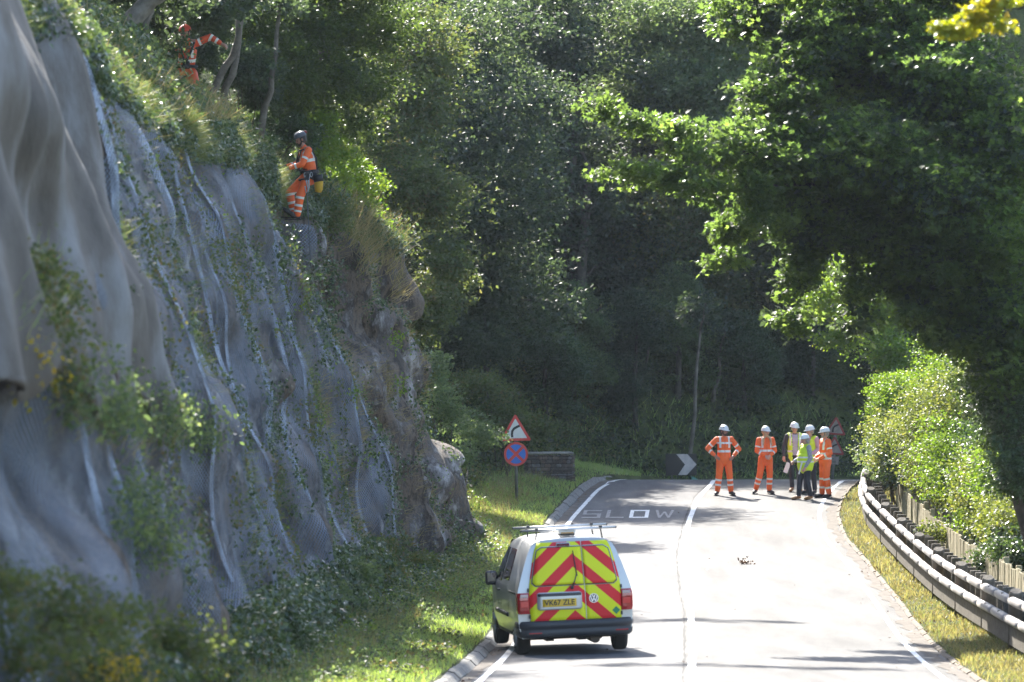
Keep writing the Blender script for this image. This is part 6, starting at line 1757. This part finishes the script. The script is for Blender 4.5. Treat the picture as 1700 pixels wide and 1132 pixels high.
    cone_cap(j, V['neck'] - up * .07, V['neck'] + up * .005, .070, .066)
    sl_ = O.get('sleeve', .97)
    for q in 'ab':
        s_, e_, w_ = V['sh_' + q], V['el_' + q], V['wr_' + q]
        cone_cap(j, s_, e_, .070 * jw, .058 * jw); 
        if sl_ > .5: cone_cap(j, e_, e_.lerp(w_, sl_ * .9), .058 * jw, .046 * jw)
    jac = fuse(j, O.get('top_name', 'jacket'), O['top'], root, .011, .35, .007, 2)
    jac_body = jac
    if O.get('vest'):
        v = MB(); s1 = 1.10
        cone_cap(v, hem - up * .02, V['belly'], .166 * fat * jw * s1, .158 * fat * jw * s1, sy=.88); cone_cap(v, V['belly'], V['chest'], .158 * fat * jw * s1, .176 * jw * 1.05, sy=.82)
        cone_cap(v, V['chest'], V['neck'] - up * .075, .172 * jw * 1.04, .10, sy=.80); cone_cap(v, V['sh_a'].lerp(V['neck'], .30), V['sh_b'].lerp(V['neck'], .30), .078 * jw, .078 * jw)
        ve = fuse(v, 'vest', O['vest'], root, .011, .35, .006, 3)
        if O.get('open'):                          # cut the front open and deepen the neckline
            bm = bmesh.new(); bm.from_mesh(ve.data); w0 = O['open']
            kill = [f for f in bm.faces if f.normal.y < -.1 and abs(f.calc_center_median().x - O.get('open_x', 0)) < w0 + .04 * max(0, (f.calc_center_median().z - 1.1))]
            bmesh.ops.delete(bm, geom=kill, context='FACES'); bm.to_mesh(ve.data); bm.free()
        so = ve.modifiers.new('thickness', 'SOLIDIFY'); so.thickness = .006
        jac_body = ve
        for (z0, z1) in O.get('torso_bands', []): band(ve, hem, V['neck'], z0, z1, .30, ve, .008)
        for (x0, x1) in O.get('v_bands', []): vband(ve, x0, x1, 1.18, 1.50, ve)
    else:
        for (z0, z1) in O.get('torso_bands', []): 
            band(jac, hem, V['neck'], z0, z1, O.get('tbr', .205), jac)
        for (x0, x1) in O.get('v_bands', []): vband(jac, x0, x1, O.get('vb', (1.20, 1.50))[0], O.get('vb', (1.20, 1.50))[1], jac)
    for (u0, u1, seg) in O.get('arm_bands', []):
        for q in O.get('band_arms', 'ab'):
            p0, p1 = (V['sh_' + q], V['el_' + q]) if seg == 'u' else (V['el_' + q], V['wr_' + q])
            band(jac, p0, p1, u0, u1, .085, jac)
    if O.get('shirt'): vband(jac, -.075, .075, .93, 1.46, jac, front=True, matl=O['shirt'], name='shirt_front')
    if O.get('belt'): band(tro, V['pelvis'] - up * .1, V['pelvis'] + up * .2, .62, .74, .3, tro, .012, O['belt'], 'belt')
    if not O.get('vest') and O.get('zip', True):
        vband(jac, -.006, .006, .98, 1.40, jac, front=True, name='zip', matl=O.get('zipm', M_orange_d))
    # hair, helmet
    hr = O.get('hair')
    if hr:
        h = MB(); h.ell(hp(0, .025, .025), (.086, .096, .10), Rm, 14, 10)
        if O.get('long'):
            for k in range(9):
                a_ = -1.25 + 2.5 * k / 8; x0 = .080 * math.sin(a_); y0 = .02 + .075 * math.cos(a_)
                if O['long'] == 'side' and k > 5: continue
                fr_ = k in (0, 8); m1 = hd + Vector((x0 * 1.25, -.10 if fr_ else y0 * .9, -.17)); cone_cap(h, hp(x0, -.02 if fr_ else y0, .0), m1, .030, .030, 8); cone_cap(h, m1, hd + Vector((x0 * 1.5, -.165 if fr_ else y0 + .03, -.33)), .032, .020, 8)
        elif O.get('bob'):
            for k in range(9):
                a_ = -1.5 + 3.0 * k / 8; cone_cap(h, hp(.078 * math.sin(a_), .02 + .075 * math.cos(a_), .0), hp(.085 * math.sin(a_), .02 + .085 * math.cos(a_), -.095), .026, .020, 8)
        else: h.ell(hp(0, .045, -.03), (.068, .062, .055), Rm, 12, 8)
        fuse(h, 'hair', hr, root, .010, .5, .004, 5)
    if O.get('beard'):
        h = MB(); h.ell(hp(0, -.052, -.072), (.053, .050, .038), Rm, 12, 8); h.ell(hp(0, -.085, -.034), (.032, .018, .010), Rm, 8, 6)
        for sx in (-1, 1): cone_cap(h, hp(sx * .052, -.035, -.06), hp(sx * .068, .005, .0), .018, .010, 8)
        fuse(h, 'beard', O['beard'], root, .008, .5, .002, 6)
    hc = O.get('helmet')
    if hc:
        vs = []; fs = []; nu, nv = 28, 9
        brim = O.get('brim', True)
        for jv in range(nv + 1):
            ph = (math.pi / 2) * jv / nv
            for k in range(nu):
                th = 2 * math.pi * k / nu; r_ = math.cos(ph); ridge = 1 + .05 * max(0, math.cos(2 * th + math.pi)) ** 8 * math.sin(ph) * 0
                z = .108 * math.sin(ph) ** .9; rid = .010 * math.exp(-((r_ * math.cos(th)) / .16) ** 2) * (math.sin(ph) > .25)
                vs.append(hp(.108 * r_ ** .85 * math.cos(th), .010 + .128 * r_ ** .85 * math.sin(th), .055 + z + rid))
        for jv in range(nv):
            for k in range(nu): k2 = (k + 1) % nu; fs.append((jv * nu + k, jv * nu + k2, (jv + 1) * nu + k2, (jv + 1) * nu + k))
        if brim:
            base = len(vs)
            for k in range(nu):
                th = 2 * math.pi * k / nu; fr_ = max(0, -math.sin(th)); ex = .014 + .040 * fr_ ** 2
                vs.append(hp((.108 + ex * .9) * math.cos(th), .010 + (.128 + ex) * math.sin(th), .048 - .008 * fr_))
            for k in range(nu): k2 = (k + 1) % nu; fs.append((base + k, base + k2, k2, k))
        hm = MB().add(vs, fs, True).build('hard_hat' if brim else 'climbing_helmet', hc, root)
        so = hm.modifiers.new('thickness', 'SOLIDIFY'); so.thickness = .005
        if O.get('chin', True):
            MB().tube([hp(-.080, .0, .05), hp(-.072, -.03, -.05), hp(0, -.062, -.108), hp(.072, -.03, -.05), hp(.080, .0, .05)], .0045, 6).build('chin_strap', M_blk, hm)
        if O.get('vents'):
            for sx in (-1, 1):
                MB().ell(hp(sx * .082, -.03, .115), (.012, .035, .012), Rm, 8, 6).ell(hp(sx * .09, .04, .11), (.010, .028, .012), Rm, 8, 6).build('helmet_vent', M_blk, hm)
        if O.get('ear_muff'):
            MB().ell(hp(0, .135, .115), (.035, .028, .030), Rm, 10, 8).ell(hp(.0, .15, .10), (.02, .02, .02), Rm, 8, 6).build('headlamp', mat('headlamp_red', (.25, .03, .02), .3), hm)
    root['_V'] = 0; del root['_V']
    return root, V

def stand(px, py, Z, dz=.0):
    p = P(px, py, Z); return Vector((p.x, Z, float(road_z(p.x, Z)) + .022 + dz))
ORB = dict(top=M_orange, trousers=M_orange, boots=M_blk, helmet=M_helm, leg_bands=[(.22, .34, 'l'), (.52, .64, 'l')], arm_bands=[(.55, .68, 'u'), (.35, .50, 'l')], torso_bands=[(.33, .43)], v_bands=[(-.135, -.09), (.09, .135)])

def orange(**k): d = dict(ORB); d.update(k); return d
person('bearded worker in orange, hands on hips, leftmost of the people on the road', stand(1202, 822, 144.5), R(8),
       dict(el_a=(-.42, .06, 1.18), wr_a=(-.24, -.06, 1.00), el_b=(.40, .07, 1.16), wr_b=(.23, -.08, .99), palm_a=(.3, .9, .2), palm_b=(-.3, .9, .2), look=(.65, -.8, -.12), kn_a=(-.13, -.03, .50), kn_b=(.14, -.03, .50), an_a=(-.17, .02, .09), an_b=(.18, .02, .09), toe_a=(-.24, -.13, .03), toe_b=(.24, -.13, .03), curl=.4),
       orange(boots=M_blk, torso_bands=[(.33, .43), (.70, .78)], beard=M_hair_d, hair=M_hair_d, skin=M_skin_t, vents=True, brim=True, jw=1.05, fat=1.05), 1.0)
person('woman in orange with long fair hair, hands clasped, second from the left on the road', stand(1271, 820, 145), R(14),
       dict(el_a=(-.25, -.02, 1.12), wr_a=(-.06, -.20, .99), el_b=(.25, -.02, 1.12), wr_b=(.05, -.21, 1.00), palm_a=(0, .6, -.8), palm_b=(0, .6, -.8), look=(.30, -1, -.08), an_a=(-.24, .10, .11), kn_a=(-.16, -.02, .50), toe_a=(-.34, -.04, .035), an_b=(.10, .0, .09), toe_b=(.17, -.15, .03), chest=(0, .01, 1.30), curl=.9),
       orange(hair=M_hair_b, long=True, jw=1.02, fat=1.06, chin=False, torso_bands=[(.36, .46)]), .97)
person('man in open yellow vest, dark jacket and lilac shirt, papers in his lowered hand', stand(1319, 817, 145.8), R(6),
       dict(el_a=(-.27, .02, 1.13), wr_a=(-.28, -.06, .90), el_b=(.27, .02, 1.14), wr_b=(.17, -.10, .98), look=(.25, -1, -.15), an_a=(-.06, .03, .09), toe_a=(-.13, -.13, .03), kn_a=(-.09, -.03, .5), an_b=(.12, .0, .09), curl=.9),
       dict(top=M_darkj, trousers=M_navy, boots=M_tan, vest=M_yvest, shirt=M_lilac, open=.075, helmet=M_helm, hair=M_hair_g, baggy=1.0, torso_bands=[(.20, .28)], v_bands=[(-.14, -.10), (.10, .14)], chin=False, top_name='jacket', zip=False), 1.0)
pm = person('man in pink shirt and yellow vest, mostly hidden behind the woman', stand(1345, 820, 144.9), R(-30),
       dict(look=(-.6, -1, -.2), wr_a=(-.20, -.28, 1.02), el_a=(-.25, -.02, 1.14), wr_b=(.16, -.30, 1.02), el_b=(.25, -.02, 1.14), curl=.9),
       dict(top=M_pink, trousers=M_navy, boots=M_blk, vest=M_yvest, open=.05, helmet=M_helm, hair=M_hair_g, baggy=1.05, torso_bands=[(.20, .28)], chin=False, top_name='shirt', fat=1.1, zip=False), .985)
person('woman in closed yellow vest and speckled grey blouse, seen from the side in tan boots', stand(1337, 829, 142.9), R(-62),
       dict(look=(.0, -1, -.10), el_a=(-.24, -.03, 1.12), wr_a=(-.17, -.27, 1.02), el_b=(.27, .0, 1.11), wr_b=(.22, -.14, .87), an_a=(-.09, -.16, .09), kn_a=(-.09, -.12, .50), toe_a=(-.10, -.35, .03), an_b=(.11, .10, .09), kn_b=(.10, .0, .50), toe_b=(.12, -.08, .03), curl=.9, palm_b=(-1, .2, 0)),
       dict(top=M_grey, trousers=M_navy, boots=M_tan, vest=M_yvest, helmet=M_helm, hair=M_hair_g, bob=True, baggy=1.2, fat=1.36, jw=1.02, torso_bands=[(.10, .18), (.32, .40)], chin=False, top_name='blouse', zip=False, hem=.0), .925)
person('worker in orange at the right end of the group, hands in front', stand(1370, 827, 143.6), R(-68),
       dict(look=(-.35, -1, -.12), el_a=(-.26, .02, 1.13), wr_a=(-.10, -.22, 1.00), el_b=(.26, .02, 1.12), wr_b=(.10, -.22, .98), palm_a=(0, .6, -.8), palm_b=(0, .6, -.8), an_a=(-.10, -.04, .09), an_b=(.11, .06, .09), kn_a=(-.10, -.03, .50), toe_a=(-.12, -.22, .03), toe_b=(.15, -.10, .03), curl=.9),
       orange(hair=M_hair_g, beard=M_hair_g, jw=1.06, fat=1.12, leg_bands=[(.02, .14, 'l'), (.55, .67, 'l')], torso_bands=[(.12, .20), (.33, .41)]), 1.0)
# papers they hold
def sheet(name, lb, c, size, rot, thick=.004):
    o = MB().box((0, 0, 0), (size[0], thick, size[1])).box((.006, -.004, -.01), (size[0] * .96, thick, size[1] * .97)).build(name, M_paper); o.location = c; o.rotation_euler = rot
    return tag(o, lb, 'papers')
c = P(1306.5, 776, 145.7); sheet('folded_papers', 'folded white papers in the lowered hand of the man in the open vest', c, (.11, .27), (0, R(20), R(10)))
c = P(1329, 776, 142.7); sheet('paper_sheet', 'white sheet edge-on in front of the woman in the yellow vest', c, (.03, .34), (R(10), R(16), R(-10)))

# the climber on the face
def climber():
    Zc = 106.6
    base = P(505, 372, Zc)
    J = dict(pelvis=(0, .10, .95), belly=(0, .10, 1.08), chest=(0, .06, 1.29), neck=(0, -.01, 1.46), head=(0, -.06, 1.60), sh_a=(-.19, .05, 1.40), sh_b=(.19, .05, 1.40),
             el_a=(-.24, -.10, 1.15), wr_a=(-.14, -.33, 1.10), el_b=(.24, -.08, 1.13), wr_b=(.15, -.32, 1.06), palm_a=(1, 0, .3), palm_b=(-1, 0, .3),
             hip_a=(-.09, .06, .90), hip_b=(.09, .06, .90), kn_a=(-.12, -.26, .60), kn_b=(.13, -.10, .53), an_a=(-.11, -.18, .20), an_b=(.12, -.16, .16), toe_a=(-.13, -.38, .30), toe_b=(.14, -.36, .24), look=(0, -1, -.42), curl=.8)
    r, V = person('climber in orange with a dark grey helmet leaning back from the netted rock face', base, R(-78), J,
       orange(helmet=M_helm_g, brim=False, boots=M_blk, ear_muff=True, beard=M_hair_d, skin=M_skin_t, hair=M_hair_d, leg_bands=[(.02, .14, 'l'), (.42, .54, 'l'), (.72, .82, 'l')], arm_bands=[(.50, .64, 'u'), (.40, .55, 'l')], torso_bands=[(.50, .60)], belt=M_harn, v_bands=[(-.13, -.09), (.09, .13)]), .985)
    # gloves, harness straps, gear
    for q in 'ab':
        g_ = MB(); hand_shapes(g_, V['wr_' + q], V['el_' + q], 1.22, .8, 1 if q == 'a' else -1, V['palm_' + q]); fuse(g_, 'glove', M_blk, r, .008, .6)
    h = MB()
    for sx in (-1, 1):
        h.tube([(sx * .10, .24, 1.0), (sx * .12, .21, 1.25), (sx * .12, .10, 1.47), (sx * .12, -.08, 1.40), (sx * .09, -.13, 1.2), (sx * .06, -.10, 1.02)], .017, 6)
        h.tube([(sx * .16, .12, .92), (sx * .19, .0, .86), (sx * .12, -.12, .84), (sx * .02, .05, .80), (sx * .12, .18, .84), (sx * .19, .08, .88)], .019, 6)
    ring = [(.185 * math.cos(t), .10 + .165 * math.sin(t), 1.0 + .01 * math.sin(3 * t)) for t in np.linspace(0, 2 * math.pi, 18)]
    h.tube(ring, .034, 6); h.build('harness', M_harn, r)
    MB().box((.17, .12, .93), (.08, .20, .14), bev=.02).box((.20, .02, .90), (.06, .10, .16), bev=.02).build('gear_pouch', M_harn, r)
    sl = MB(); 
    for k, (y, z) in enumerate([(-.02, .95), (.05, .93), (.10, .96)]):
        pts = [(.21, y + .022 * math.cos(t), z - .02 + .045 * math.sin(t)) for t in np.linspace(0, 2 * math.pi, 12)]; sl.tube(pts, .006, 5)
    sl.build('karabiner', mat('karabiner_alloy', (.5, .5, .5), .3, metal=1), r)
    MB().tube([(.21, -.02, .92), (.22, .02, .74), (.20, .04, .60), (.22, .06, .70), (.21, .03, .88)], .013, 6).tube([(.21, .06, .9), (.23, .05, .66), (.21, .0, .58), (.2, -.02, .72)], .012, 6).build('sling', mat('grey_sling', (.42, .44, .45), .7), r)
    bg_ = MB(); bg_.tube([(.22, .22, .92), (.23, .24, .80), (.23, .24, .66), (.23, .23, .60)], [.085, .088, .078, .055], 14)
    o = bg_.build('rope_bag', M_ybag); o.parent = None; o.matrix_world = r.matrix_basis.copy()
    tag(o, 'yellow rope bag hanging at the climber’s hip', 'bag')
    MB().tube([(.22, .22, .93), (.23, .24, .80)], [.092, .093], 14).build('bag_collar', M_harn, o)
    # the climber's rope: up to the trees and loosely down the face
    top_ = Vector(at(470, 188, 111)); top_.z = drop(top_.x, top_.y) + .1
    w = r.matrix_basis @ Vector((.05, .02, 1.0)); w = Vector(w)
    Mx = Matrix.LocRotScale(base, r.rotation_euler, (.985,) * 3); hip = Mx @ Vector((.06, -.02, .98)); lo = []
    for k in range(8):
        z = hip.z - .25 - .22 * k; q, n_ = hit(522 + 2 * k, 566 - z * F / Zc); lo.append(Vector((hip.x + .05 + .012 * k, hip.y + .1, z)))
    ro = MB().tube([top_, top_.lerp(hip, .5) + Vector((0, 0, -.08)), hip] , .011, 6).tube([hip] + lo, .011, 6).build('climbing_rope', M_rope)
    tag(ro, 'dark climbing rope running from the trees past the climber and down the rock', 'rope')
climber()
def climber2():
    Zc = 100.5
    base = P(309, 176, Zc)
    J = dict(pelvis=(0, .10, .62), belly=(.01, .08, .76), chest=(.03, .0, .98), neck=(.02, -.06, 1.14), head=(-.02, -.10, 1.27), sh_a=(-.15, -.02, 1.10), sh_b=(.20, -.02, 1.12),
             el_a=(-.26, -.16, .92), wr_a=(-.24, -.34, 1.05), el_b=(.42, -.06, 1.22), wr_b=(.62, -.10, 1.10), palm_a=(1, 0, .2), palm_b=(-.2, .4, -1),
             hip_a=(-.10, .08, .58), hip_b=(.10, .08, .58), kn_a=(-.16, -.22, .36), kn_b=(.16, -.20, .36), an_a=(-.14, .02, .06), an_b=(.14, .02, .06), toe_a=(-.15, -.16, .0), toe_b=(.15, -.16, .0), look=(-.5, -1, -.2), curl=1.0)
    r, V = person('worker in orange darkened for shade under the cliff-top trees, one striped arm stretched out', base, R(4), J,
       orange(top=M_orange_d, trousers=M_orange_d, helmet=M_helm_r, brim=False, hair=M_hair_d, skin=M_skin_t, arm_bands=[(.10, .28, 'u'), (.02, .20, 'l'), (.50, .68, 'l')], torso_bands=[(.40, .50)], v_bands=[(.08, .13)], vb=(.85, 1.15), leg_bands=[], belt=M_harn, zip=False), 1.0)
    h = MB()
    h.tube([(-.10, -.15, 1.08), (-.08, -.22, .95), (-.03, -.18, .78), (.0, -.1, .66)], .022, 6).tube([(.14, -.13, 1.12), (.08, -.20, .95), (.0, -.18, .78)], .022, 6)
    ring = [(.18 * math.cos(t), .09 + .17 * math.sin(t), .70) for t in np.linspace(0, 2 * math.pi, 18)]; h.tube(ring, .034, 6)
    h.box((.0, -.13, .72), (.13, .06, .14), bev=.02).build('harness', M_harn, r)
    MB().tube([(.07, -.18, .66), (.12, -.16, .58), (.04, -.17, .52), (-.02, -.17, .60)], .014, 6).build('sling', mat('straw_sling', (.45, .40, .25), .7), r)
climber2()
pr = MB().tube([at(291, 55, 99.6), at(283, 75, 99.6), at(284, 92, 99.6), at(294, 105, 99.6), at(300, 110, 99.8)], [.022, .022, .02, .018, .016], 6).build('bent_branch', M_twig)
tag(pr, 'bare curved branch in front of the crouching worker in the shade', 'branch')

# ------------------------------------------------------------------ sunlit haze under the trees
def haze():
    m = bpy.data.materials.new('sunlit_haze'); m.use_nodes = True; n = m.node_tree.nodes; l = m.node_tree.links
    n.remove(n['Principled BSDF']); v = n.new('ShaderNodeVolumePrincipled')
    v.inputs['Color'].default_value = (.70, .82, 1.0, 1); v.inputs['Density'].default_value = HAZE_D; v.inputs['Anisotropy'].default_value = HAZE_G
    l.new(v.outputs[0], n['Material Output'].inputs['Volume'])
    o = MB().box((0, 180, 14), (340, 500, 43)).build('haze', m)
    tag(o, kind='stuff')
haze()
